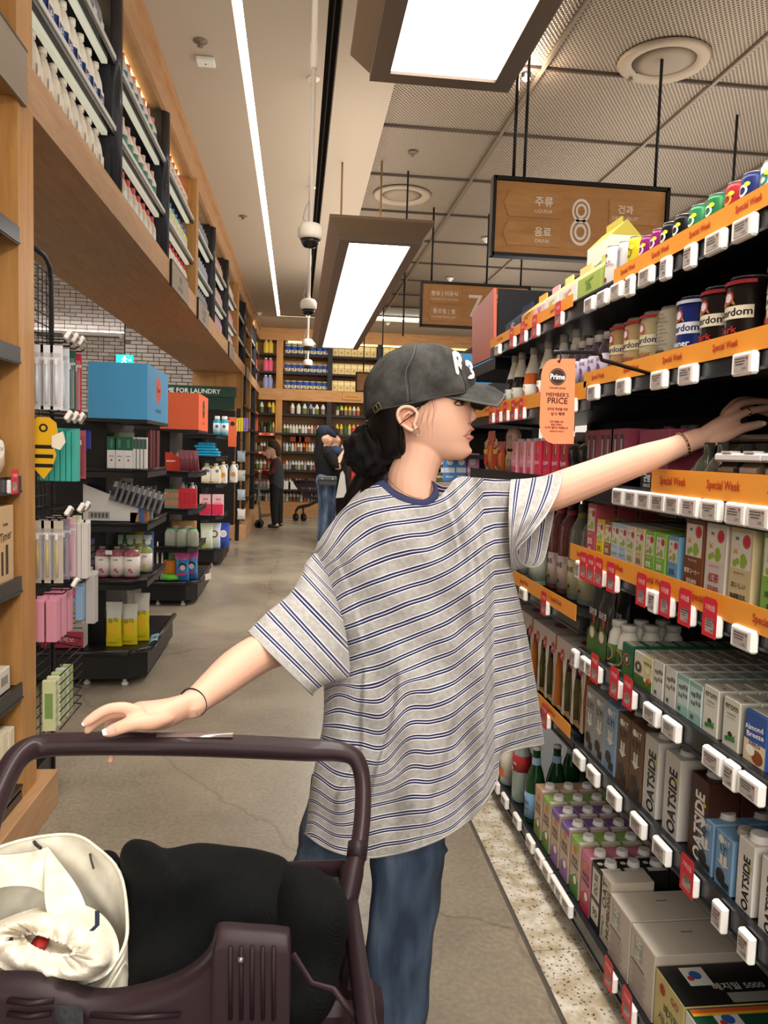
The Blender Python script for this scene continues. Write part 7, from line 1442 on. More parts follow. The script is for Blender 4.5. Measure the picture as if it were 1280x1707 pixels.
rim = [(668, 706), (663, 695), (664, 685), (671, 679), (681, 678), (690, 682), (695, 690), (693, 700), (690, 708), (693, 714), (688, 718), (679, 714), (670, 707)]
pts = [P(*spl(rim, k / 30), EY - .006 - .004 * math.sin(k / 30 * math.pi)) for k in range(31)]
q.tube(pts, .0038, SKIN, 8, closed=True)
cc_ = P(680, 698, EY + .002); fan = [tuple(cc_)] + [tuple(p + Vector((0, .004, 0))) for p in pts[:-1]]
q.add(fan, [(0, k, k + 1) for k in range(1, 30)] + [(0, 30, 1)], M('#c48a72', .5, sss=.08), True)
q.tube([P(671, 702, EY - .003), P(674, 692, EY - .005), P(682, 687, EY - .005), (P(688, 692, EY - .004))], .0028, SKIN, 7); q.tube([P(694, 696, EY - .002), P(693, 703, EY - .006), P(690, 708, EY - .004)], .0036, SKIN, 7)
hpart('ear', q)
q = MB(); q.T = HI; c_ = P(694, 720, EY - .016); q.tube([c_ + Vector((.0068 * math.cos(a), .0015 * math.cos(a), .0078 * math.sin(a))) for a in [2 * math.pi * k / 20 for k in range(20)]], .0014, M('#f0e8d4', .15, 1), 6, closed=True)
hpart('hoop_earring', q, 'small gold hoop earring')
q = MB(); q.T = HI; q.tube([P(*spl([(646, 797), (660, 812), (674, 822), (690, 829), (703, 831)], k / 16), YB - .052 - .03 * math.sin(math.pi * k / 20)) for k in range(17)], .0006, M('#c49a5a', .2, 1), 5); hpart('necklace', q, 'fine gold necklace')
# ---- hair
HAIR = M('#0b0808', .42)
q = MB(); q.T = HI
lim = [(640, 745), (655, 726), (664, 722), (672, 716), (680, 704), (690, 668), (700, 663), (712, 662), (725, 664), (738, 662), (750, 664), (760, 668)]
def xl_(y):
    for (a, xa), (b_, xb) in zip(lim, lim[1:]):
        if a <= y <= b_: return xa + (xb - xa) * (y - a) / (b_ - a)
    return lim[0][1] if y < lim[0][0] else lim[-1][1]
HS2 = [(y, min(xb, 614 + max(0, y - 690) * .30), xf, w) for y, xb, xf, w in HS if y < 765]
hrows = []
for k in range(60):
    s = spl(HS2, k / 59)
    if s[0] < 640: continue
    row = headrow(s, .006, 96); xm = P(xl_(s[0]), s[0], HY).x * 1.0; c_ = P(660, s[0], HY).x
    # keep the part behind the hairline by squeezing forward points onto it (sinking them under the skin)
    nr = []
    for p in row:
        x = p[0]; lx = P(xl_(s[0]), s[0], p[1]).x
        if x > lx: f = max(0, 1 - (x - lx) / .02); nr.append((lx + (x - lx) * .15, HY + (p[1] - HY) * (.72 + .28 * f), p[2]))
        else: nr.append(p)
    hrows.append(nr)
q.grid(hrows, HAIR, True, True, True)
# nape hair gathered into the tie
def tuft(path, n=16, mat=HAIR, sq=1): 
    rr = []; m_ = 22
    for j in range(m_):
        x, y, Y, r = spl(path, j / (m_ - 1)); c_ = P(x, y, Y); rr.append([(c_.x + r * math.cos(a) * (1 + .08 * math.sin(a * 5 + j * .4)), c_.y + r * sq * math.sin(a) * (1 + .05 * math.sin(a * 7)), c_.z + (.3 * r * math.cos(a))) for a in [2 * math.pi * k / n for k in range(n)]])
    q.grid(rr, mat, True, True, True); q.add(rr[-1], [tuple(range(n))], mat); q.add(rr[0], [tuple(range(n - 1, -1, -1))], mat)
tuft([(655, 690, 1.675, .058), (645, 715, 1.675, .046), (637, 740, 1.675, .036), (630, 765, 1.68, .028)])
tuft([(625, 765, 1.70, .025), (612, 795, 1.72, .036), (600, 830, 1.74, .042), (585, 880, 1.78, .040), (580, 960, 1.80, .034), (578, 1040, 1.80, .024), (576, 1090, 1.80, .008)], sq=.6)
# sideburn strands
for k in range(11):
    x0 = 698 + k * 2.4; q.tube([hit(*spl([(x0, 664), (x0 + 3 + (k % 3) * 2, 680), (x0 + 4 - (k % 4) * 2, 698), (x0 + 1 - (k % 3) * 3, 712 + (k % 5) * 4)], j / 7), .0006) for j in range(8)], [.0003 - .00003 * j for j in range(8)], M('#3a2820', .6), 4)
q.tube([P(702, 676, HY - .083), P(690, 690, HY - .086), P(672, 703, HY - .086), P(660, 712, HY - .078)], [.0014, .0013, .0012, .001], HAIR, 6)
hpart('hair', q, 'black hair gathered in a low ponytail')
def crumple(name, cx, cy, Y, rx, ry, rz, mat, lab, seed, n=40, m=28):
    q = MB(); q.T = HI; c_ = P(cx, cy, Y); rr = []
    for j in range(m):
        th = math.pi * j / (m - 1); row = []
        for k in range(n):
            a = 2 * math.pi * k / n
            d = 1 + .13 * math.sin(a * 7 + seed + 2.5 * math.sin(th * 3)) * math.sin(th) + .09 * math.sin(a * 11 - th * 6 + seed * 2) * math.sin(th) + .06 * math.sin(th * 9 + a * 3)
            row.append((c_.x + rx * d * math.sin(th) * math.cos(a), c_.y + ry * d * math.sin(th) * math.sin(a), c_.z + rz * d * math.cos(th)))
        rr.append(row)
    q.grid(rr, mat, True, True); return hpart(name, q, lab)
crumple('scrunchie', 618, 752, 1.69, .052, .045, .056, cloth_mat('scrunchie_cloth', '#060606', '#131315', 260, .8, .2), 'large black hair scrunchie', 1.3)
# ---- cap
def cap_mat():
    m, nt, b = node_mat('washed_black_cotton', .9); tc = N(nt, 'ShaderNodeTexCoord')
    n1 = N(nt, 'ShaderNodeTexNoise', i_Scale=26.0, i_Detail=6.0, i_Roughness=.7); n2 = N(nt, 'ShaderNodeTexNoise', i_Scale=900.0)
    nt.links.new(tc.outputs['Object'], n1.inputs[0]); nt.links.new(tc.outputs['Object'], n2.inputs[0])
    r = ramp(nt, n1.outputs[0], [(.32, '#272725'), (.7, '#4a4946')]); nt.links.new(r.outputs[0], b.inputs['Base Color']); bump(nt, b, n2.outputs[0], .4, .001); return m
CAPM = cap_mat(); CAPD = M('#1c1c1b', .9); STI = M('#6d6b66', .9)
cap = empty('cap', (0, 0, 0)); cap.parent = hero; cap['label'] = 'washed black baseball cap with white letters'
# crown as slices parallel to the tilted cap edge: each slice = (back point, front point, half width)
CS_ = [((611, 690), (722, 656), .088), ((607, 672), (776, 642), .0885), ((609, 655), (780, 634), .088), ((616, 634), (778, 622), .085), ((627, 614), (771, 609), .078), ((645, 596), (758, 596), .063), ((668, 583), (738, 585), .042), ((690, 577), (716, 578), .016), ((700, 576), (706, 577), .002)]
CS = [((607, 690), (790, 652), .089), ((605, 672), (789, 641), .091), ((607, 652), (787, 626), .0905), ((613, 630), (780, 612), .087), ((625, 609), (771, 597), .080), ((643, 591), (756, 585), .066), ((667, 579), (737, 577), .045), ((688, 573.5), (718, 574), .02), ((701, 572.5), (707, 573), .002)]
rr = []
for k in range(34):
    s = spl([(a[0], a[1], b_[0], b_[1], w) for a, b_, w in CS], k / 33); a0 = P(s[0], s[1], HY); a1 = P(s[2], s[3], HY); row = []
    for i in range(60):
        an = 2 * math.pi * i / 60; c_, s_ = math.cos(an), math.sin(an); f = (c_ + 1) / 2
        # lower edge dips over the forehead side
        wob = .0022 * math.sin(an * 6 + k * .35) + .0015 * math.sin(an * 11 - k * .5)
        x = a0.x + (a1.x - a0.x) * f + wob; z = a0.z + (a1.z - a0.z) * f
        row.append((x, HY + (s[4] + wob) * s_ * (1 - .10 * max(0, c_) ** 2), z + (.0 if k else 0)))
    rr.append(row)
q = MB(); q.T = HI; q.grid(rr, CAPM, True, True); hpart('crown', q, parent=cap)
q = MB(); q.T = HI
for an0 in (-HALF - .30, -HALF + .78, -HALF + 1.4, HALF, math.pi, HALF + .8):        # seams with double stitching
    for off in (-.028, .028):
        pts = []
        for k in range(1, 34):
            i = (an0 + off * (1 - .6 * k / 34)) / (2 * math.pi) * 60; a = int(math.floor(i)); t = i - a; p = Vector(rr[k][a % 60]).lerp(Vector(rr[k][(a + 1) % 60]), t); pts.append(HY_ if False else p + (p - Vector((rr[0][0][0] - .1, HY, p.z))).normalized() * .0008)
        q.tube(pts[:-1], .0006, STI if off < 0 else CAPD, 4)
edge = [Vector(rr[1][i]) for i in range(60)]
q.tube([Vector(rr[0][i]) for i in range(60)], .0018, M('#3a3936', .9), 6, closed=True); q.lathe([(.006, 0), (.005, .003), (.0001, .005)], CAPM, 10, c=tuple(P(702, 577, HY) - Vector((0, 0, .002))))
hpart('stitching', q, parent=cap)
# brim
bt = []; 
for j in range(12):
    v = j / 11; row = []
    for i in range(25):
        a = -1 + 2 * i / 24          # across
        wid_ = .066 + .012 * math.sin(v * math.pi * .6)
        base = Vector(P(781 - 58 * abs(a) ** 2.0, 641 + 15 * abs(a) ** 1.6, HY)); tip = Vector(P(838 - 22 * abs(a) ** 2.2, 656 + 8 * abs(a) ** 2, HY))
        p = base.lerp(tip, v); row.append((p.x, HY + a * wid_ * (1 - .12 * v ** 3), p.z + .010 * math.sin(v * math.pi) * (1 - a * a * .6) - .020 * a * a * (.35 + .65 * math.sin(min(1, v * 1.15) * math.pi * .55))))
    bt.append(row)
q = MB(); q.T = HI; q.grid(bt, CAPM, False, True); lo_ = [[(x, y, z - .0032) for x, y, z in r] for r in bt]; q.grid(lo_, CAPD, False, True, True)
edge = bt[0] and ([r[0] for r in bt] + bt[-1][1:-1] + [r[-1] for r in bt[::-1]]); q.tube([Vector(p) - Vector((0, 0, .0016)) for p in edge], .0024, M('#55534f', .9), 6)
hpart('brim', q, parent=cap)
q = MB(); q.T = HI; q.tube([P(612, 694, HY - .045), P(616, 687, HY - .066), P(628, 676, HY - .081), P(633, 672, HY - .085)], .0055, CAPD, 6)
for a, c_ in (((618, 683), (632, 674)),):
    for dy in (-1,):
        pts = [P(621, 679, HY - .081), P(631, 671, HY - .090), P(636, 680, HY - .090), P(625, 689, HY - .081)]; q.tube(pts, .0013, M('#8a8052', .35, .7), 5, closed=True); q.tube([P(626, 675, HY - .087), P(631, 684, HY - .087)], .001, M('#8a8052', .35, .7), 5)
hpart('strap_buckle', q, parent=cap)
q = MB(); nrm = Vector((.62, -.70, .36)).normalized(); ux = Vector((-.70, -.66, 0)).normalized() * -1; ux = Vector((.74, .66, -.05)).normalized(); nrm = Vector((.66, -.72, .2)).normalized(); ux = Vector((0, 0, 1)).cross(nrm).normalized(); uy = nrm.cross(ux).normalized()
q.T = HI; o_ = P(762, 606, HY - .050)
q.text('R', .044, o_ + nrm * .006, M('#e9e6df', .9), ux=ux, uy=uy, bold=.07, rot=.1); q.text('B', .036, o_ + nrm * .008 + ux * .034 - uy * .012, M('#e9e6df', .9), ux=ux, uy=uy, bold=.06)
hpart('white_letters', q, 'white embroidered letters', parent=cap)
# ---- jewellery
def band(name, cx, cy, Y, ax, r, mat, lab, links=0, th=.002):
    q = MB(); q.T = HI; c_ = P(cx, cy, Y); ax = Vector(ax).normalized(); u = ax.orthogonal().normalized(); w = ax.cross(u); n = links or 24
    pts = [c_ + (u * math.cos(2 * math.pi * k / n) + w * math.sin(2 * math.pi * k / n)) * r for k in range(n)]
    if links:
        for k in range(n):
            a, b_ = pts[k], pts[(k + 1) % n]; q.tube([a.lerp(b_, .08), a.lerp(b_, .92)], th, mat, 6)
    else: q.tube(pts, th, mat, 6, closed=True)
    return hpart(name, q, lab)
band('bracelet', 1137, 741, 1.65, (P(1165, 731, 1.65) - P(1110, 752, 1.65)), .0275, M('#d9c795', .2, 1), 'gold link bracelet', 18, .0028)
band('ring', 1246, 687, 1.632, (P(1275, 681, 1.632) - P(1220, 698, 1.635)), .0100, M('#d9c795', .15, 1), 'gold ring', 0, .0022)
ar = P(335, 1162, 1.22) - P(310, 1182, 1.18)
band('cord_bracelet', 322, 1171, 1.20, ar, .0232, M('#1c1a24', .7), 'thin dark cord bracelet', 0, .0012)
q = MB(); q.T = HI; q.lathe([(.0001, -.003), (.003, 0), (.0001, .003)], M('#d8d4cc', .2, .9), 8, c=tuple(P(327, 1189, 1.178))); hpart('charm', q, 'tiny silver charm')
q = MB(); q.T = HI
def nail(x, y, Y, dx, dz, L_=.006, w=.0042):
    c_ = P(x, y, Y); u = Vector((dx, 0, dz)).normalized(); n_ = Vector((0, -1, 0)); v = u.cross(n_)
    for a0, a1, mt, k in ((-1, .35, M('#e3b3a4', .15), 0), (.35, 1.0, M('#f3efec', .15), 1)):
        vs = [c_ + u * L_ * a + v * w * b_ * (1 - .25 * max(0, a)) + n_ * (.0008 - .0012 * b_ * b_) for a in (a0, a1) for b_ in (-1, -.4, .4, 1)]
        q.add(vs, [(0, 1, 5, 4), (1, 2, 6, 5), (2, 3, 7, 6)], mt, True)
nail(181, 1219, 1.079, -1, -.25, .0085, .0055); nail(1269, 706.5, 1.6165, 1, .12, .009, .0055); nail(141, 1206, 1.084, -1, -.7, .004, .003)
hpart('fingernails', q, 'white-tipped nails')
# ================================================================ SHOPPING CART (foreground)
PLUM = M('#2e2024', .33, coat=.25); PLUM2 = M('#281a1f', .42)
cart = empty('shopping_cart', (-.12, .95, 0), 0, 'dark plum plastic shopping cart in the foreground with a tall looped handle', 'cart')
CI = Matrix.Translation((.12, -.95, 0))
def cpart(name, q, lab=None, parent=None):
    o = link(name, q.mesh(name), parent or cart)
    if lab: o['label'] = lab
    return o
hp_ = [(-34, 1440, 1.00), (-20, 1370, 1.04), (2, 1310, 1.08), (30, 1262, 1.12), (66, 1244, 1.148), (130, 1240, 1.152), (230, 1240, 1.152), (330, 1242, 1.152), (430, 1246, 1.152), (510, 1250, 1.15), (560, 1252, 1.15), (592, 1264, 1.145), (604, 1300, 1.13), (604, 1360, 1.095), (597, 1420, 1.06)]
q = MB(); q.T = CI; pts = [P(*spl(hp_, k / 90)) for k in range(91)]; q.tube(pts, [spl([(.0172,)] * 9 + [(.0170,), (.0155,), (.0135,), (.0125,), (.0125,), (.0128,)], k / 90)[0] for k in range(91)], PLUM, 16); h_ = cpart('handle', q)
q = MB(); q.T = CI
for a in (spl(hp_, 1.0),):
    lo2 = [(596, 1420, 1.06), (585, 1470, 1.03), (573, 1530, 1.00), (570, 1590, .97), (566, 1660, .93), (560, 1760, .90)]
    q.tube([P(*spl(lo2, k / 20)) for k in range(21)], [.0135] * 3 + [.0155] * 18, PLUM2, 12)
cpart('handle_bracket', q); q = MB(); q.T = CI
lo3 = [(-34, 1440, 1.00), (-60, 1520, .95), (-80, 1620, .9), (-90, 1720, .88)]; q.tube([P(*spl(lo3, k / 10)) for k in range(11)], .0185, PLUM2, 12)
cpart('handle_bracket', q)
q = MB(); q.T = CI; c_ = P(592, 1430, 1.055); q.tube([P(597, 1405, 1.068), P(594, 1432, 1.053)], .0148, M('#241a1e', .4), 14); cpart('joint_collar', q)
# clear film strip on the handle
q = MB(); q.T = CI; rr = []
for k in range(12):
    x = 262 + k * 11.5; c_ = P(x, 1240.5, 1.152); rr.append([(c_.x, c_.y - .0176 * math.sin(a), c_.z + .0176 * math.cos(a)) for a in (-.15, .1, .35, .6)])
q.grid(rr, M('#6a5a58', .05, coat=1.0), False, True); cpart('clear_film', q, 'shiny clear film strip')
# basket: rim, ribbed walls, floor  (world coordinates, rim 0.80 m above the floor)
def basket():
    zt, zb = .80, .50
    X0, X1, Y0, Y1 = -.50, .085, .20, 1.10
    A = [(X0, Y1), (X1, Y1), (X1 + .01, Y0), (X0 - .01, Y0)]; B = [(X0 + .05, Y1 - .05), (X1 - .05, Y1 - .05), (X1 - .04, Y0 + .05), (X0 + .04, Y0 + .05)]
    q = MB(); q.T = CI; q.box(B[0][0], B[1][0], B[2][1], B[0][1], zb - .008, zb, PLUM2); cpart('basket_floor', q)
    for k in range(4):
        a, b_, c_, d = Vector((*A[k], zt)), Vector((*A[(k + 1) % 4], zt)), Vector((*B[k], zb)), Vector((*B[(k + 1) % 4], zb))
        q = MB(); q.T = CI; q.tube([a, b_], .012, PLUM2, 8); q.tube([c_, d], .008, PLUM2, 8)
        n = 14
        for i in range(n + 1): q.tube([a.lerp(b_, i / n), c_.lerp(d, i / n)], .005, PLUM2, 6)
        for f in (.3, .6): q.tube([a.lerp(c_, f), b_.lerp(d, f)], .005, PLUM2, 6)
        cpart('basket_wall', q)
basket()
# near moulded lip: a curved wall rising to a ribbed plate
q = MB(); q.T = CI
top = [(-40, 1648), (40, 1648), (100, 1662), (150, 1676), (215, 1672), (290, 1648), (330, 1622), (350, 1595), (356, 1572), (368, 1563), (420, 1566), (470, 1570), (484, 1580), (484, 1640), (480, 1705), (478, 1770)]
rr0, rr1, rr2, rr3 = [], [], [], []
for k in range(61):
    x, y = spl(top, k / 60); Yf = .80; a = P(x, y, Yf); rr0.append(a); rr1.append(P(x, y, Yf) + Vector((0, .022, .004))); 
    rr2.append(Vector((a.x, Yf - .004, min(a.z - .012, a.z))));  rr3.append(Vector((a.x * 1.0, Yf - .01, .70)))
q.grid([[(p.x, p.y + .024, .70) for p in rr3], rr1, rr0, rr2, rr3], PLUM2, False, True, False); cpart('moulded_lip', q)
q = MB(); q.T = CI
for x in (384, 402, 420, 438, 456): q.tube([P(x, 1578, .793), P(x, 1700, .790)], .0022, PLUM2, 6)
q.tube([P(488, 1590, .86), P(520, 1640, .84), P(556, 1650, .82), (P(596, 1700, .80))], .004, PLUM2, 6)
for (x0, x1, y) in ((12, 90, 1668), (12, 84, 1690), (150, 300, 1692)): q.tube([P(x0, y, .792), P((x0 + x1) / 2, y + 5, .790), P(x1, y, .792)], .0028, M('#24171b', .4), 6)
cpart('rib', q)['kind'] = 'stuff'
q = MB(); q.T = CI; q.bbox(-.045, .045, -.03, .03, -.12, 0, PLUM2, .012); mq = q.v; q.v = [tuple(Vector(v) - Vector((.12, -.95, 0)) + (P(578, 1650, .9) + Vector((.12, -.95, 0)))) for v in mq]; cpart('corner_block', q)
q = MB(); q.T = CI; q.lathe([(.0045, -.002), (.003, .001), (.0001, .0015)], STEEL, 10, c=tuple(P(401, 1598, .79))); cpart('screw', q)
# undercarriage
q = MB(); q.T = CI
for s in (0, 1):
    x = -.46 + s * .5; q.tube([(x, 1.04, .50), (x, .86, .22), (x, .30, .14), (x, .12, .12)], .014, PLUM2, 8)
    for yy in (.86, .14): q.tube([(x, yy, .16), (x, yy + .01, .07)], .008, STEEL, 6)
cpart('chassis', q)
for s in (0, 1):
    for yy in (.87, .15):
        q = MB(); q.T = CI; x = -.46 + s * .47; rr = [(x + (-.012 if k < 1 else .012), yy, .06) for k in range(2)]; q.tube(rr, .058, BLACK, 18); cpart('wheel', q)
# ================================================================ BAG, CLOTH POUCH, COAT
CREAM = cloth_mat('cream_coated_paper', '#c9c3b0', '#ddd8c8', 40, .75, .1, 10)
bag = empty('tote_bag', (0, 0, 0), 0, 'large cream paper-like tote bag standing open in the cart at bottom left', 'bag')
def loftpx(rings, n=40, m=20, mat=None, closed=True, wob=0, seed=0):
    out = []
    for j in range(m):
        f = j / (m - 1); ring = [spl([r[k] for r in rings], f) for k in range(len(rings[0]))]; L_ = len(ring); row = []
        for i in range(n):
            x = i / n * L_; a = int(x); t = x - a; gq = lambda k: ring[k % L_]
            px, py, Y = (cr(gq(a - 1)[c], gq(a)[c], gq(a + 1)[c], gq(a + 2)[c], t) for c in range(3))
            row.append(P(px, py, Y + wob * math.sin(i * 1.3 + j * .8 + seed) + wob * math.sin(i * .7 - j * 1.1)))
        out.append(row)
    return out
rim_ = [(-60, 1440, .97), (0, 1412, 1.0), (60, 1396, 1.02), (122, 1392, 1.03), (160, 1412, 1.02), (200, 1455, .99), (212, 1530, .93), (206, 1580, .90), (170, 1628, .872), (110, 1644, .86), (40, 1640, .86), (-40, 1625, .87), (-80, 1540, .92)]
low_ = [(x * 1.0 + (2 if x > 150 else 0), y + (42 if y > 1560 else 150), Y + .0) for x, y, Y in rim_]
base_ = [(x * .98, y + (150 if y > 1560 else 330), Y * .98) for x, y, Y in rim_]
wall = loftpx([rim_, mix(rim_, low_, .5), low_, base_], 60, 22, wob=.0015)
q = MB(); q.grid(wall, CREAM, True, True); wl = link('bag_wall', q.mesh('bag_wall'), bag)
q = MB(); q.tube(wall[0], .0022, CREAM, 6, closed=True); link('rim_fold', q.mesh('rim_fold'), bag)
q = MB()     # inner fold flap and strap seen in the mouth
q.grid([[P(*spl([(x, y, Y) for x, y, Y in row], k / 16)) for k in range(17)] for row in (
    [(-30, 1425, .99), (10, 1425, 1.0), (50, 1420, 1.01), (80, 1412, 1.015)], [(-30, 1450, .985), (10, 1440, .99), (50, 1440, .995), (78, 1440, 1.0)], [(-30, 1490, .97), (10, 1478, .97), (50, 1478, .975), (74, 1488, .98)])], CREAM, False, True)
q.grid([[P(*spl(row, k / 16)) for k in range(17)] for row in ([(80, 1412, 1.012), (90, 1425, 1.01), (130, 1480, .98), (150, 1530, .955)], [(76, 1430, 1.0), (82, 1460, .98), (90, 1500, .96), (110, 1535, .945)], [(74, 1450, .99), (74, 1480, .97), (76, 1510, .95), (84, 1540, .94)])], CREAM, False, True)
link('inner_flap', q.mesh('inner_flap'), bag)
q = MB(); q.tube([P(150, 1424, 1.02), P(152, 1434, 1.008), P(156, 1448, 1.0)], .0016, M('#3a3634', .6), 6); q.tube([P(56, 1402, 1.02), P(60, 1408, 1.01), P(68, 1414, 1.0)], .0022, M('#2a2a2a', .6), 6); link('thread_tack', q.mesh('thread_tack'), bag)
q = MB()
q.grid([[P(*spl(row, k / 14)) for k in range(15)] for row in ([(62, 1652, .852), (85, 1648, .848), (110, 1648, .846), (138, 1658, .848)], [(70, 1660, .832), (92, 1662, .826), (115, 1664, .826), (138, 1668, .830)], [(90, 1680, .79), (100, 1682, .785), (120, 1682, .785), (138, 1680, .788)], [(92, 1730, .78), (102, 1730, .778), (122, 1730, .778), (140, 1730, .78)])], cloth_mat('black_webbing', '#1a1b1c', '#2c2d2e', 200, .8, .2), False, True)
tag(link('webbing_strap', q.mesh('webbing_strap')), 'black webbing strap draped over the near rim of the cart by the bag', 'strap')
# drawstring pouch
LIN = cloth_mat('cream_cotton', '#d6ccb8', '#ebe3d3', 260, .9, .3, 14)
pou = empty('drawstring_pouch', (0, 0, 0), 0, 'small cream cotton drawstring pouch, gathered open, inside the tote bag', 'bag')
cx0, cy0 = 92, 1571
rows_ = []
ang = [2 * math.pi * k / 72 for k in range(72)]
mouth = (54, 22, -.42)
for j in range(16):
    f = j / 15; row = []
    for k, a in enumerate(ang):
        g_ = (1 - f) ** 1.3 * .5 * math.sin(k * 2.9) * (.5 if k % 2 else 1)
        rx = 44 + 74 * f ** .75; ry = 15 + 52 * f ** .8
        x = cx0 - 12 + (rx + g_ * 10) * math.cos(a) + 4 * math.sin(3 * a) * f; y = cy0 + 4 + (ry + g_ * 8) * math.sin(a) + .28 * rx * math.cos(a) * (1 - f) + 10 * f * math.sin(a * 2)
        x = max(x, -60); hgt = .036 * (1 + .35 * math.sin(2 * a + .6) + .15 * math.sin(5 * a)) * math.sin(math.pi * min(1, f * 1.1 + .06)) ** .8 + (.007 * math.sin(k * 1.45) * (1 - f) + .003 * math.sin(k * .9 + f * 6)) * min(1, f * 4 + .3)
        Y0_ = .90 - (y - 1578) * .0011; p = P(x, y, Y0_ - .015 * f); p.z -= 0; d_ = (p - Vector((0, 0, EYE))).normalized(); p = p - d_ * hgt * 1.2 + d_ * .03 * f * f
        row.append(p)
    rows_.append(row)
q = MB(); q.grid(rows_, LIN, True, True, True); link('pouch_cloth', q.mesh('pouch_cloth'), pou)
q = MB(); q.tube([rows_[0][k] for k in range(0, 72)], [.0025 + .0012 * math.sin(k * 2.9) for k in range(72)], LIN, 6, closed=True); link('gathered_mouth', q.mesh('gathered_mouth'), pou)
q = MB(); c_ = P(cx0 - 12, cy0 + 4, .93); q.add([tuple(c_)] + [tuple(p + (p - Vector((0, 0, EYE))).normalized() * .02) for p in rows_[0]], [(0, k, k + 1) for k in range(1, 72)] + [(0, 72, 1)], M('#d9cdb6', .9), True); link('lining', q.mesh('lining'), pou)
q = MB()
for (x, y, r, s_) in ((116, 1589, .012, 1.1), (66, 1573, .010, 1.8)):
    c_ = P(x, y, .915); q.lathe([(.0001, -r * .6), (r * .8, -r * .3), (r, 0), (r * .8, r * .4), (.0001, r * .6)], M('#8e1f1c', .6), 14, c=tuple(c_), squash=s_)
link('red_contents', q.mesh('red_contents'), pou)
q = MB(); nv_ = M('#1d2333', .8)
q.grid([[P(158 + dx, 1518 + y, .885 - .0009 * y) for y in (0, 8, 16, 24)] + [P(158 + dx - 10, 1518 + 34, .852)] for dx in (0, 8)], nv_, False, True)
q.grid([[P(22, 1562 + dx, .88), P(12, 1564 + dx, .878), P(2, 1570 + dx, .876), P(-12, 1582 + dx, .874)] for dx in (0, 8)], nv_, False, True); link('navy_ribbon', q.mesh('navy_ribbon'), pou)
# folded black coat
def coat_mat():
    m, nt, b = node_mat('black_fleece', .95); tc = N(nt, 'ShaderNodeTexCoord'); n1 = N(nt, 'ShaderNodeTexNoise', i_Scale=420.0, i_Detail=3.0); n2 = N(nt, 'ShaderNodeTexNoise', i_Scale=60.0, i_Detail=3.0)
    nt.links.new(tc.outputs['Object'], n1.inputs[0]); nt.links.new(tc.outputs['Object'], n2.inputs[0])
    r = ramp(nt, n2.outputs[0], [(.3, '#040606'), (.7, '#080a0b')]); nt.links.new(r.outputs[0], b.inputs['Base Color']); wv = N(nt, 'ShaderNodeTexWave', i_Scale=110.0, i_Distortion=1.0); mp = N(nt, 'ShaderNodeMapping'); mp.inputs['Rotation'].default_value = (.5, .3, .7); nt.links.new(tc.outputs['Object'], mp.inputs[0]); nt.links.new(mp.outputs[0], wv.inputs[0])
    ad = N(nt, 'ShaderNodeMath', operation='ADD'); nt.links.new(n1.outputs[0], ad.inputs[0]); nt.links.new(wv.outputs[1], ad.inputs[1]); bump(nt, b, ad.outputs[0], .35, .002); return m
COATM = coat_mat()
coat = empty('folded_coat', (0, 0, 0), 0, 'bulky black fleece coat folded in the cart beside the tote bag', 'coat')
def lump(name, outline, Yt, Yb, seed, dome=.05):
    n = 64; L_ = len(outline); cx_ = sum(p[0] for p in outline) / L_; cy_ = sum(p[1] for p in outline) / L_; q = MB(); rr = []
    for j in range(18):
        f = j / 17; row = []
        for i in range(n):
            x = i / n * L_; a = int(x); t = x - a; gq = lambda k: outline[k % L_]
            px, py = (cr(gq(a - 1)[c], gq(a)[c], gq(a + 1)[c], gq(a + 2)[c], t) for c in range(2))
            s = math.sin(f * HALF); X_, Y_ = cx_ + (px - cx_) * s, cy_ + (py - cy_) * s
            Yd = Yt + (Yb - Yt) * ((Y_ - 1400) / 310); p = P(X_, Y_, Yd); d_ = (p - Vector((0, 0, EYE))).normalized()
            h = dome * math.cos(f * HALF) ** .8 + .006 * math.sin(X_ * .045 + seed + .02 * Y_) * s + .008 * math.sin(X_ * .018 - Y_ * .03 + seed * 2) + .004 * math.sin(X_ * .03 + Y_ * .05 + seed); row.append(p - d_ * h)
        rr.append(row)
    for e in (1, 2, 3): rr.append([p + (p - Vector((0, 0, EYE))).normalized() * .045 * e + Vector((0, 0, -.03 * e)) for p in rr[17]])
    q.grid(rr, COATM, True, True, False); return link(name, q.mesh(name), coat)
lump('coat_body', [(200, 1425), (218, 1400), (250, 1402), (278, 1414), (330, 1405), (385, 1410), (440, 1418), (482, 1438), (500, 1500), (520, 1600), (540, 1700), (400, 1750), (260, 1720), (212, 1660), (213, 1560), (206, 1480)], 1.02, .90, 1, .05)
lump('folded_sleeve', [(478, 1450), (510, 1442), (540, 1455), (572, 1482), (582, 1530), (576, 1580), (566, 1620), (560, 1670), (530, 1710), (480, 1720), (455, 1640), (452, 1540)], 1.0, .87, 3, .05)
lump('coat_edge', [(160, 1424), (178, 1417), (195, 1424), (205, 1450), (205, 1520), (190, 1480), (172, 1440)], 1.04, .98, 5, .01)
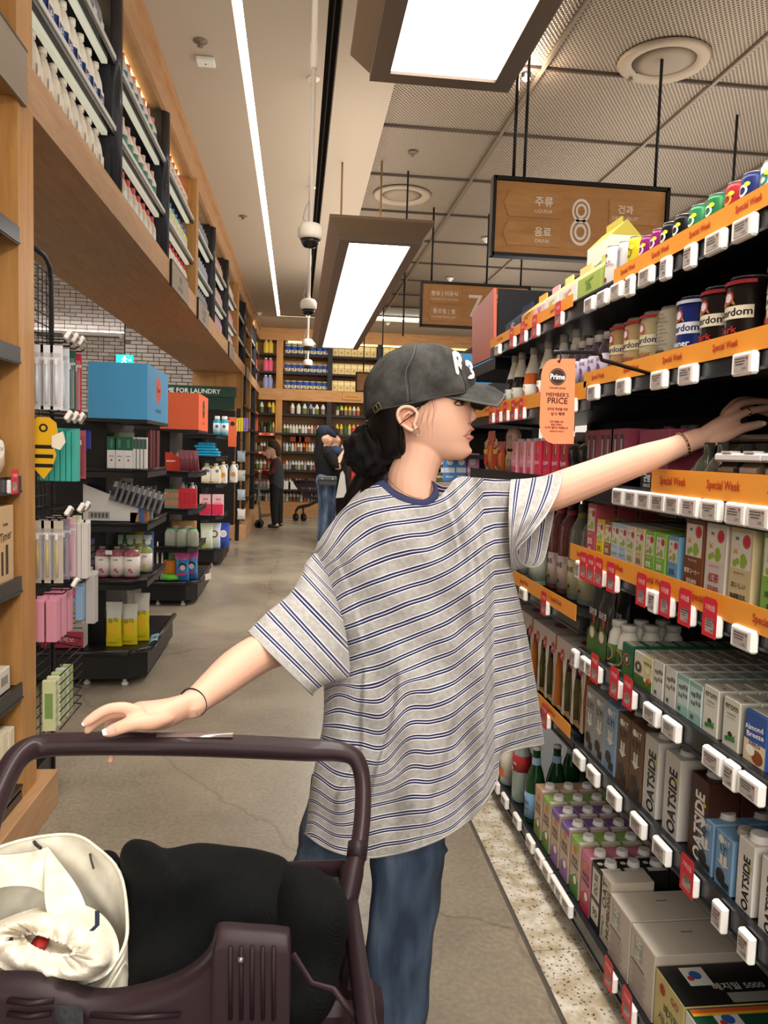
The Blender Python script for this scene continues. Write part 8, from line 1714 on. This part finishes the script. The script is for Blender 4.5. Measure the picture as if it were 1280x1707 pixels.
# ================================================================ BACK WALL
BYY = 16.6
bk_ = empty('wall_back', (0, 0, 0)); bk_['kind'] = 'structure'
def bp_(name, q): return link(name, q.mesh(name), bk_)
BX0, BX1 = -.82, 4.6
q = MB(); q.box(BX0 - .9, BX1, BYY + .45, BYY + .5, 0, 4.1, WOODX); bp_('back_board', q)
q = MB(); q.box(BX0, BX1, BYY, BYY + .45, 0, .30, WOODX); bp_('wood_base', q)
q = MB(); q.box(BX0, BX1, BYY - .02, BYY + .45, 2.45, 2.69, WOODX); bp_('fascia', q)
q = MB(); q.box(BX0, BX1, BYY - .04, BYY + .1, 3.70, 3.96, WOODX); q.box(BX0, BX1, BYY + .1, BYY + .45, 3.70, 3.74, WOODX); bp_('header_board', q)
q = MB(); q.box(BX0 + .6, BX1, BYY + .02, BYY + .05, 3.665, 3.70, TUBE2); bp_('cabinet_light', q)
posts = [(459, 470, 'w'), (544, 552, 'b'), (626, 633, 'b'), (701, 714, 'w'), (790, 800, 'b')]
PXS = []
for a, c_, k in posts:
    x0, x1 = P(a, 700, BYY).x, P(c_, 700, BYY).x; PXS.append((x0, x1)); q = MB(); q.box(x0, x1, BYY - .01, BYY + .45, .30, 3.70, WOODV if k == 'w' else CHAR); bp_('post' if k == 'w' else 'black_post', q)
UZ = (2.69, 3.05, 3.43)
for z in UZ[1:]: q = MB(); q.box(BX0, BX1, BYY + .02, BYY + .44, z - .04, z, CHAR); bp_('shelf', q)
LZ = (.56, .98, 1.37, 1.76, 2.17)
for z in LZ: q = MB(); q.box(BX0, BX1, BYY - (.0 if z > 2 else .12), BYY + .44, z - .04, z, CHAR); bp_('shelf', q)
def bput(pr, px, z, lab, grp=None, Y=BYY + .12, parts=False): put(pr, (P(px, 700, Y).x, Y, z + .001), 0, lab, grp, parts=parts)
ub = lambda c_: bottle(((.055, 0), (.06, .01), (.06, .2), (.03, .25), (.025, .28)), c_, '#e8e0d8', None, capz=.24, name='tall_bottle', rough=.3)
for lv, (c_, nm) in enumerate((('#8f96c0', 'lavender'), ('#d8607a', 'pink'), ('#d8b84a', 'yellow'))):
    for i, px in enumerate((441.5, 449)): bput(ub(c_), px, UZ[lv], f"{nm} bottle in the far corner cabinet, {['left', 'right'][i]} of its pair", parts=True)
# left wall corner bottles along the far left gallery
for lv, (c_, nm) in enumerate((('#8f96c0', 'lavender'), ('#d8607a', 'pink'), ('#d8b84a', 'yellow'))):
    for i in range(8): lput(ub(c_), -.10, 15.45 + i * .13, (2.73, 3.03, 3.38)[lv], f'{nm} bottle at the far end of the left gallery, {ORD[i]} from near', f'{nm} bottles at the far end of the left gallery', parts=False)
bc = bottle(((.06, 0), (.064, .01), (.064, .17), (.06, .18)), '#274a8e', '#c8b880', '#d8c898', (('d', 0, .07, .03, '#274a8e'),), (.02, .09), capz=.165, name='milk_powder_tin', rough=.3, capr=.0655)
for lv, n in ((0, 7), (1, 7), (2, 7)):
    for i in range(n):
        bput(bc, 477.5 + i * (63 / 6 if n == 7 else 10.3), UZ[lv], f'blue and gold milk powder tin on the back wall, {ORD[i]} from left, {LVN[lv]} level', parts=True)
        if lv > 0: bput(bc, 477.5 + i * 10.3, UZ[lv] + .183, f'stacked blue milk powder tin, {ORD[i]} from left, {LVN[lv]} level, upper tier', parts=True) if lv == 2 and i < 7 else None
cb_ = carton(.13, .1, .22, '#c9b078', (('r', 0, .16, .12, .05, '#d8c898'), ('d', 0, .07, .03, '#a8905a')), name='cream_box', cat='box')
for lv in range(3):
    for i in range(7 if lv else 5): bput(cb_, 556 + i * 10.5, UZ[lv], f'cream boxed tin on the back wall, {ORD[i]} from left, {LVN[lv]} level of the second bay')
for i in range(6): bput(cb_, 640 + i * 10.5, UZ[2], f'cream boxed tin behind the cap crown, {ORD[i]} from left')
# lower shelves
r9 = random.Random(4)
def tiny(c_, cap_, h=.2, r=.04): lq = r9.choice(['#7a6a5a', '#3a3230', '#a04a3c', '#a8a090', '#5a6a3a', '#8a8a8c', c_, c_]); return bottle(((r * .95, 0), (r, .01), (r, h * .15), (r, h * .5), (r, h * .65), (r * .5, h * .8), (r * .45, h * .9)), c_, cap_, None, liquid=lq, capz=h * .84, name='sauce_bottle', rough=.25, n=10)
pal = {'k': ('#1c1814', '#c8b83a', 'black'), 'w': ('#c8c4bc', '#e0dcd4', 'white'), 'r': ('#a83028', '#d8d0c8', 'red'), 'g': ('#3a5a28', '#a8b83a', 'green'), 'o': ('#c8702a', '#e0d8c8', 'orange'), 's': ('#8a9096', '#c8ccd0', 'silver'), 'y': ('#c8a83a', '#e0d8a0', 'yellow'), 'b': ('#4a3428', '#b89a6a', 'brown')}
cn = {}
def shelfrow(pat, px0, px1, z, where_, h=.2, r=.038, Y=None):
    n = len(pat); r = min(r, (px1 - px0) / n * 16.6 / 1282 * .485)
    for i, ch in enumerate(pat):
        if ch == '.': continue
        c_, cp, nm = pal[ch]; key = (nm, where_); cn[key] = cn.get(key, 0) + 1
        bput(tiny(c_, cp, h, r), px0 + (px1 - px0) * (i + .5) / n, z, f'small {nm} bottle on the back wall {where_}, {ORD[(cn[key] - 1) % 20]} {nm} one from left', f'{nm} bottles back wall {where_}', Y=Y or BYY + .02)
shelfrow('y.w.yy', 420, 458, 2.17, 'high left bay', .25, .05); shelfrow('rkkgkkgy', 420, 458, 1.76, 'second left bay', .24); shelfrow('kokwwgwy', 420, 458, 1.37, 'third left bay', .2); shelfrow('wwwwrw', 420, 458, .98, 'fourth left bay', .22, .045)
shelfrow('wwssww', 420, 458, .56, 'low left bay', .2, .045)
shelfrow('.wwwsww', 472, 543, 2.17, 'high middle bay', .24, .045); shelfrow('wwwwwwwwwwrwww', 472, 543, 1.76, 'second middle bay', .2); shelfrow('swswowwoowwswwr', 472, 543, 1.37, 'third middle bay', .2); shelfrow('rwswwwwswwwrww', 472, 543, .98, 'fourth middle bay', .22); shelfrow('wswkwwskwwsww', 472, 543, .56, 'low middle bay', .26)
shelfrow('wwwwwwwwwwww', 472, 543, .301, 'bottom middle bay', .2); shelfrow('wwswswww', 420, 458, .301, 'bottom left bay', .2)
shelfrow('.gyyywy', 552, 600, 2.17, 'high right bay', .22); shelfrow('.yygyyy', 552, 600, 1.76, 'second right bay', .25); shelfrow('rrwrwr', 552, 600, 1.37, 'third right bay', .2)
for i, (px, c_) in enumerate(((486, '#3f6a2e'), (567, '#3f6a2e'))):
    q = MB(); q.lathe([(.05, 0), (.07, .1), (.072, .12)], M('#8a4a30', .7), 12); f_ = MB()
    for k in range(40):
        a = k * 2.4; rr_ = .03 + .07 * ((k * 37) % 10) / 10; zz = .15 + .1 * ((k * 17) % 10) / 10; f_.add([(rr_ * math.cos(a), rr_ * math.sin(a), zz), (rr_ * math.cos(a) + .03, rr_ * math.sin(a), zz + .02), (rr_ * math.cos(a), rr_ * math.sin(a) + .03, zz + .03)], [(0, 1, 2)], M('#4a7a34', .6))
    bput(Proto('potted_plant', 'plant', q, [('foliage', f_)]), px, 2.17, f"small potted green plant on the back wall, {['left', 'right'][i]} one", parts=True)
q = MB(); q.bbox(-.11, .11, -.08, .08, 0, .15, M('#b8b4ac', .4), .01); bput(Proto('white_case', 'box', q), 522, 2.17, 'white box with rounded corners on the high middle shelf', Y=BYY + .1)
q = MB(); q.box(-.09, .09, -.01, .01, 0, .30, M('#7a8078', .5)); bput(Proto('picture_card', 'sign', q), 510, 2.17, 'grey green card standing on the high middle shelf', Y=BYY + .25)
for i, px in enumerate((498, 507, 516)): 
    q = MB(); q.bbox(-.10, .10, -.05, .05, 0, .11, M('#d8602a', .5), .004); bput(Proto('orange_pack', 'pack', q), px - 6, 1.58, f'orange pack on the third middle shelf of the back wall, {ORD[i]} from left', Y=BYY + .1)
for (x0, x1, z) in ((420, 458, 1.72), (420, 458, 1.33), (420, 458, .94)):
    a, b_ = P(x0, 700, BYY - .13).x, P(x1, 700, BYY - .13).x; q = MB(); q.box(a, b_, BYY - .135, BYY - .125, z - .03, z + .03, M('#d8602a', .5))
    for k in range(4): q.rect(.05, .04, (a + (k + .5) * (b_ - a) / 4, BYY - .1362, z), M('#d8c8c4' if k % 2 else '#c83030', .5))
    o = link('price_strip', q.mesh('price_strip')); tag(o, f"orange price strip on the left bay of the back wall, {['top', 'middle', 'bottom'][[1.72, 1.33, .94].index(z)]} one", 'strip')
q = MB(); q.prism([(-.08, 0), (.08, 0), (.08, .36), (.05, .4), (-.05, .4), (-.08, .36)], -.002, .002, M('#e0683f', .5), 1); q.disc(.04, (0, -.0025, .3), M('#2c2220', .5), n=16); bput(Proto('hanging_price_card', 'sign', q), 424, 1.78, 'coral price card on the far back wall shelf', Y=BYY - .16)
q = MB(); q.box(-.19, .19, 0, .015, -.06, .06, M('#b5854f', .5)); q.text('조미료 SAUCE', .05, (0, -.001, 0), M('#5a3a20', .5), maxw=.3); o = link('shelf_plate', q.mesh('shelf_plate')); o.location = (P(586, 661, BYY - .04).x, BYY - .04, 2.57); tag(o, 'wooden nameplate on the back wall fascia left of the cap', 'sign')
q = MB()
for s in (0, 1): q.bbox(-.14 + .27 * s, .11 + .27 * s, -.1, .1, 0, .22, M('#c8c2b8', .5), .006)
# big white packs near the floor
for i, px in enumerate((478, 491)): 
    q = MB(); q.bbox(-.11, .11, -.05, .05, 0, .17, M('#d8d2c8', .5), .006); bput(Proto('white_pack', 'pack', q), px, .56 + .0, f"white pack low on the back wall behind the dark trousers, {['left', 'right'][i]} one", Y=BYY - .06)
# red stand head seen behind the scrunchie, with white wire shelf
t = empty('red_stand', (P(603, 720, 11).x, 11, 0), 0, 'red display stand far down the aisle behind the ponytail', 'stand')
q = MB(); q.box(-.13, .0, 0, .4, 0.02, 1.75, M('#a8242a', .5)); q.box(0, .28, .05, .4, .02, 1.2, M('#a8242a', .5)); link('red_body', q.mesh('red_body'), t)
for z in (1.25, 1.45, 1.62): q = MB(); q.box(-.0, .30, -.02, .4, z - .02, z, M('#c8c4be', .4)); link('shelf', q.mesh('shelf'), t)
for i in range(6): put(tiny('#c8443a' if i % 2 else '#d8d0c8', '#e8e0d8', .13, .03), (P(603, 720, 11).x + .05 + .045 * i, 11.05, 1.451 if i < 3 else 1.621), 0, f'small red or white bottle on the far red stand, {ORD[i]} of six', 'bottles on the red stand', parts=False)
# ================================================================ PEOPLE IN THE BACKGROUND
def figure(name, lab, Y, J, edges, mats, ground=None):
    """J: joint -> (px, py, dY, radius); one skinned body per material group"""
    root = empty('person', (P(J['hip'][0], 800, Y).x, Y, 0), 0, lab, 'person'); I = Matrix.Translation(-Vector(root.location))
    for part, (jl, mt, lb2) in mats.items():
        q = MB(); q.T = I
        for path in jl:
            pts = []; rr = []
            sf = 1.0 if part != 'body' else .8
            ctrl = [(*P(J[j][0], J[j][1], Y + J[j][2]), J[j][3] * (sf if j in ('chest', 'hip', 'an', 'an2') else 1)) for j in path]; n = (len(path) - 1) * 5 + 1
            for k in range(n): x, y, z, r = spl(ctrl, k / (n - 1)); pts.append(Vector((x, y, z))); rr.append(r)
            q.tube(pts, rr, mt, 12)
            for p, r in ((pts[0], rr[0]), (pts[-1], rr[-1])): q.lathe([(.0001, -r), (r * .7, -r * .7), (r, 0), (r * .7, r * .7), (.0001, r)], mt, 12, c=tuple(p))
        if part in ('body', 'jacket', 'trousers', 'hair'):
            me = q.mesh(part); o = bpy.data.objects.new('tmp', me); COL.objects.link(o); md = o.modifiers.new('r', 'REMESH'); md.mode = 'VOXEL'; md.voxel_size = .009; md.use_smooth_shade = True; s_ = o.modifiers.new('s', 'SMOOTH'); s_.iterations = 3
            m2 = bpy.data.meshes.new_from_object(o.evaluated_get(bpy.context.evaluated_depsgraph_get())); bpy.data.objects.remove(o); m2.materials.clear(); m2.materials.append(mt); o = link(part, m2, root)
        else: o = link(part, q.mesh(part), root)
        if lb2: o['label'] = lb2
    return root, I
SK2 = M('#c99a80', .55)
# boy in vest, looking down, pushing a small cart
J = dict(top=(454, 741, 0, .05), head=(454, 750, 0, .095), face=(447, 755, -.02, .07), chin=(447, 762, -.02, .04), neck=(457, 764, 0, .055), chest=(461, 779, 0, .125), hip=(461, 812, 0, .13), sh=(460, 772, -.13, .06), el=(452, 790, -.18, .045), ha=(438, 786, -.1, .03), fa=(436, 786, -.1, .03),
         sh2=(463, 772, .13, .06), el2=(455, 790, .18, .045), ha2=(440, 787, .1, .03), kn=(457, 842, -.07, .075), an=(458, 872, -.07, .055), kn2=(465, 842, .07, .075), an2=(466, 871, .07, .055), h1=(458, 812, -.06, .09), h2=(464, 812, .06, .09), f1=(449, 877, -.07, .035), f2=(462, 877, -.07, .04), f3=(456, 874, .07, .035), f4=(468, 874, .07, .04), hr1=(455, 741, 0, .095), hr2=(460, 748, 0, .09), hr3=(463, 756, 0, .06))
r_, I = figure('boy', 'short-haired child in maroon and grey top and black trousers by a small cart', 13.6, J, None, {
    'body': ([['top', 'head', 'face'], ['face', 'chin'], ['head', 'neck', 'chest', 'hip'], ['el', 'ha', 'fa'], ['el2', 'ha2'], ['an', 'f2'], ['an2', 'f4']], SK2, None),
    'jacket': ([['neck', 'chest', 'hip'], ['sh2', 'el2']], M('#34363a', .8), 'dark grey quilted vest'), 'sleeve': ([['sh', 'el'], ['el', 'ha']], M('#4a1c22', .8), 'maroon sleeve'),
    'trousers': ([['h1', 'kn', 'an'], ['h2', 'kn2', 'an2'], ['hip', 'h1'], ['hip', 'h2']], M('#141214', .8), None), 'hair': ([['hr1', 'hr2', 'hr3'], ['hr1', 'top']], M('#3a2218', .7), 'short brown hair'),
    'shoes': ([['f1', 'f2'], ['f3', 'f4']], M('#26262a', .6), None)}, )
q = MB(); q.T = I; q.lathe([(.0001, -.04), (.045, -.02), (.05, .01), (.0001, .04)], M('#b890a0', .6), 10, c=tuple(P(442, 757, 13.57))); link('face_mask', q.mesh('face_mask'), r_)
# woman in navy cap
J = dict(top=(541, 722, 0, .06), head=(541, 731, 0, .095), face=(548, 734, -.01, .06), chin=(548, 741, -.01, .035), neck=(540, 744, 0, .055), chest=(545, 765, 0, .155), hip=(541, 800, 0, .15), sh=(548, 755, -.16, .08), el=(563, 776, -.2, .07), ha=(573, 757, -.15, .045), fi=(577, 750, -.15, .03), sh2=(548, 755, .16, .07), el2=(566, 772, .18, .06), ha2=(576, 752, .15, .04),
         h1=(538, 800, -.08, .11), h2=(548, 800, .08, .11), kn=(540, 845, -.08, .085), an=(536, 897, -.08, .075), kn2=(551, 845, .08, .08), an2=(549, 896, .08, .07), f1=(533, 906, -.1, .04), f2=(545, 907, -.12, .04), f3=(546, 904, .08, .04), f4=(557, 904, .06, .04),
         hr1=(536, 724, 0, .085), hr2=(533, 745, .0, .075), hr3=(531, 768, 0, .07), hr4=(533, 790, 0, .05), c1=(538, 720, 0, .1), c2=(544, 719, 0, .09), b1=(552, 722, 0, .05), b2=(558, 727, 0, .03))
r_, I = figure('w', 'woman in navy cap, black jacket and jeans taking something from a shelf', 11.3, J, None, {
    'body': ([['top', 'head', 'face'], ['face', 'chin'], ['head', 'neck', 'chest', 'hip'], ['el', 'ha', 'fi'], ['el2', 'ha2'], ['an', 'f2'], ['an2', 'f4']], SK2, None),
    'jacket': ([['neck', 'chest', 'hip'], ['sh', 'el', 'ha'], ['sh2', 'el2', 'ha2'], ['sh', 'sh2']], M('#0f1012', .8), 'black jacket'), 'trousers': ([['h1', 'kn', 'an'], ['h2', 'kn2', 'an2'], ['hip', 'h1'], ['hip', 'h2']], DEN, 'blue jeans'),
    'hair': ([['hr1', 'hr2', 'hr3', 'hr4']], M('#0f0c0b', .6), 'long black hair'), 'cap': ([['c1', 'c2', 'b1', 'b2']], M('#1c2434', .8), 'navy cap'), 'shoes': ([['f1', 'f2'], ['f3', 'f4']], M('#c8c4bc', .6), None)})
q = MB(); q.T = I; c_ = P(546, 803, 11.0); q.bbox(c_.x - .14, c_.x + .13, 10.98, 11.06, c_.z - .06, c_.z + .08, M('#3a3c3e', .5), .02); q.bbox(c_.x - .14, c_.x + .13, 10.96, 11.0, c_.z + .02, c_.z + .08, M('#4a4c4e', .4), .01)
for s in (-.08, .07): q.disc(.012, (c_.x + s, 10.958, c_.z + .045), M('#d8c8a8', .3, .8))
o = link('crossbody_bag', q.mesh('crossbody_bag')); o.parent = r_
# man in denim behind her
J = dict(top=(553, 724, 0, .06), head=(555, 731, 0, .095), face=(562, 734, -.01, .06), chin=(562, 741, -.01, .035), neck=(557, 743, 0, .055), chest=(563, 768, 0, .16), hip=(570, 808, 0, .15), sh=(562, 752, -.14, .075), el=(574, 752, -.2, .06), ha=(588, 727, -.15, .045), fi=(592, 719, -.15, .035),
         h1=(567, 808, -.08, .11), h2=(575, 808, .08, .11), kn=(568, 850, -.08, .08), an=(568, 888, -.08, .065), kn2=(577, 850, .08, .08), an2=(577, 886, .08, .065), f1=(567, 900, -.1, .04), f2=(577, 900, -.12, .04), hr1=(553, 722, 0, .1), hr2=(556, 721, 0, .09))
r_, I = figure('m', 'dark-haired person in denim jacket behind the woman in navy cap', 11.9, J, None, {
    'body': ([['top', 'head', 'face'], ['face', 'chin'], ['head', 'neck', 'chest', 'hip'], ['el', 'ha', 'fi'], ['an', 'f2']], SK2, None), 'jacket': ([['neck', 'chest'], ['sh', 'el', 'ha']], M('#2c4258', .8), 'denim jacket'),
    'trousers': ([['chest', 'hip'], ['h1', 'kn', 'an'], ['h2', 'kn2', 'an2'], ['hip', 'h1'], ['hip', 'h2']], M('#121315', .8), None), 'hair': ([['hr1', 'hr2']], M('#14100e', .7), None), 'shoes': ([['f1', 'f2']], M('#1c1c1e', .6), None)})
q = MB(); q.prism([(-.06, -.22), (.10, -.20), (.06, .12), (.03, .18), (0, .14)], -.03, .03, M('#b8b4ae', .4), 1); o = link('white_bag', q.mesh('white_bag')); o.location = P(567, 805, 11.1); tag(o, 'white shopping bag hanging beside the woman in navy cap', 'bag')
# dark cart beside her and the boy's small metal cart
t = empty('shopping_cart', (P(520, 840, 15.5).x, 15.5, 0), 0, 'dark plastic shopping cart standing before the far shelves', 'cart'); q = MB()
a, b_, c2, d_ = [P(x, y, 15.5) - Vector((P(520, 840, 15.5).x, 15.5, 0)) for x, y in ((490, 803), (536, 800), (536, 834), (506, 826))]
def quadwall(y): 
    q.tube([a + Vector((0, y, 0)), b_ + Vector((0, y, 0)), c2 + Vector((0, y, 0)), d_ + Vector((0, y, 0)), a + Vector((0, y, 0))], .02, PLUM2, 8)
    for k in range(1, 9): f = k / 9; q.tube([a.lerp(b_, f) + Vector((0, y, 0)), d_.lerp(c2, f) + Vector((0, y, 0))], .011, PLUM2, 6)
    q.add([tuple(v + Vector((0, y, 0))) for v in (a.lerp(b_, .0), a.lerp(b_, 1), b_.lerp(c2, .35), a.lerp(d_, .35))], [(0, 1, 2, 3)], PLUM2)
quadwall(-.22); quadwall(.22); link('basket', q.mesh('basket'), t)
q = MB(); g_ = lambda x, y, dy: P(x, y, 15.5) - Vector((P(520, 840, 15.5).x, 15.5, 0)) + Vector((0, dy, 0))
for dy in (-.2, .2): q.tube([g_(536, 832, dy), g_(515, 842, dy), g_(497, 846, dy), g_(493, 852, dy), g_(493, 858, dy)], .018, PLUM2, 8); q.tube([g_(507, 843, dy), g_(505, 850, dy), g_(506, 857, dy)], .016, PLUM2, 8)
link('chassis', q.mesh('chassis'), t)
for x in (493, 506):
    for dy in (-.2, .2): q = MB(); p = g_(x, 858, dy); p.z = .065; q.tube([p - Vector((0, .012, 0)), p + Vector((0, .012, 0))], .062, BLACK, 14); link('wheel', q.mesh('wheel'), t)
t = empty('small_cart', (P(432, 870, 14.0).x, 14.0, 0), 0, 'small metal frame cart with wheels in front of the child', 'cart'); q = MB(); o0 = P(432, 870, 14.0); MT = M('#9a9894', .3, .8)
g_ = lambda x, y, dy: P(x, y, 14.0) - Vector((o0.x, 14.0, 0)) + Vector((0, dy, 0))
for dy in (-.18, .18): q.tube([g_(433, 788, dy), g_(431, 830, dy), g_(434, 868, dy)], .012, MT, 8); q.tube([g_(434, 860, dy), g_(470, 856, dy)], .010, MT, 8)
q.tube([g_(433, 788, -.18), g_(433, 788, .18)], .014, MT, 8); link('frame', q.mesh('frame'), t)
q = MB(); p0, p1 = g_(427, 800, 0), g_(446, 815, 0); q.box(p0.x, p1.x, -.17, .17, p1.z, p1.z + .02, MT)
for k in range(8): x = p0.x + (p1.x - p0.x) * k / 7; q.tube([(x, -.17, p0.z), (x, -.17, p1.z)], .004, MT, 5); q.tube([(x, .17, p0.z), (x, .17, p1.z)], .004, MT, 5)
q.tube([(p0.x, -.17, p0.z), (p1.x, -.17, p0.z), (p1.x, .17, p0.z), (p0.x, .17, p0.z)], .006, M('#b02a2a', .4), 6, closed=True); link('basket', q.mesh('basket'), t)
for x, y in ((430, 866), (434, 874)):
    for dy in (-.17, .17): q = MB(); p = g_(x, y, dy); p.z = .06; q.tube([p - Vector((0, .015, 0)), p + Vector((0, .015, 0))], .058, M('#2a2a2c', .5), 14); link('wheel', q.mesh('wheel'), t)
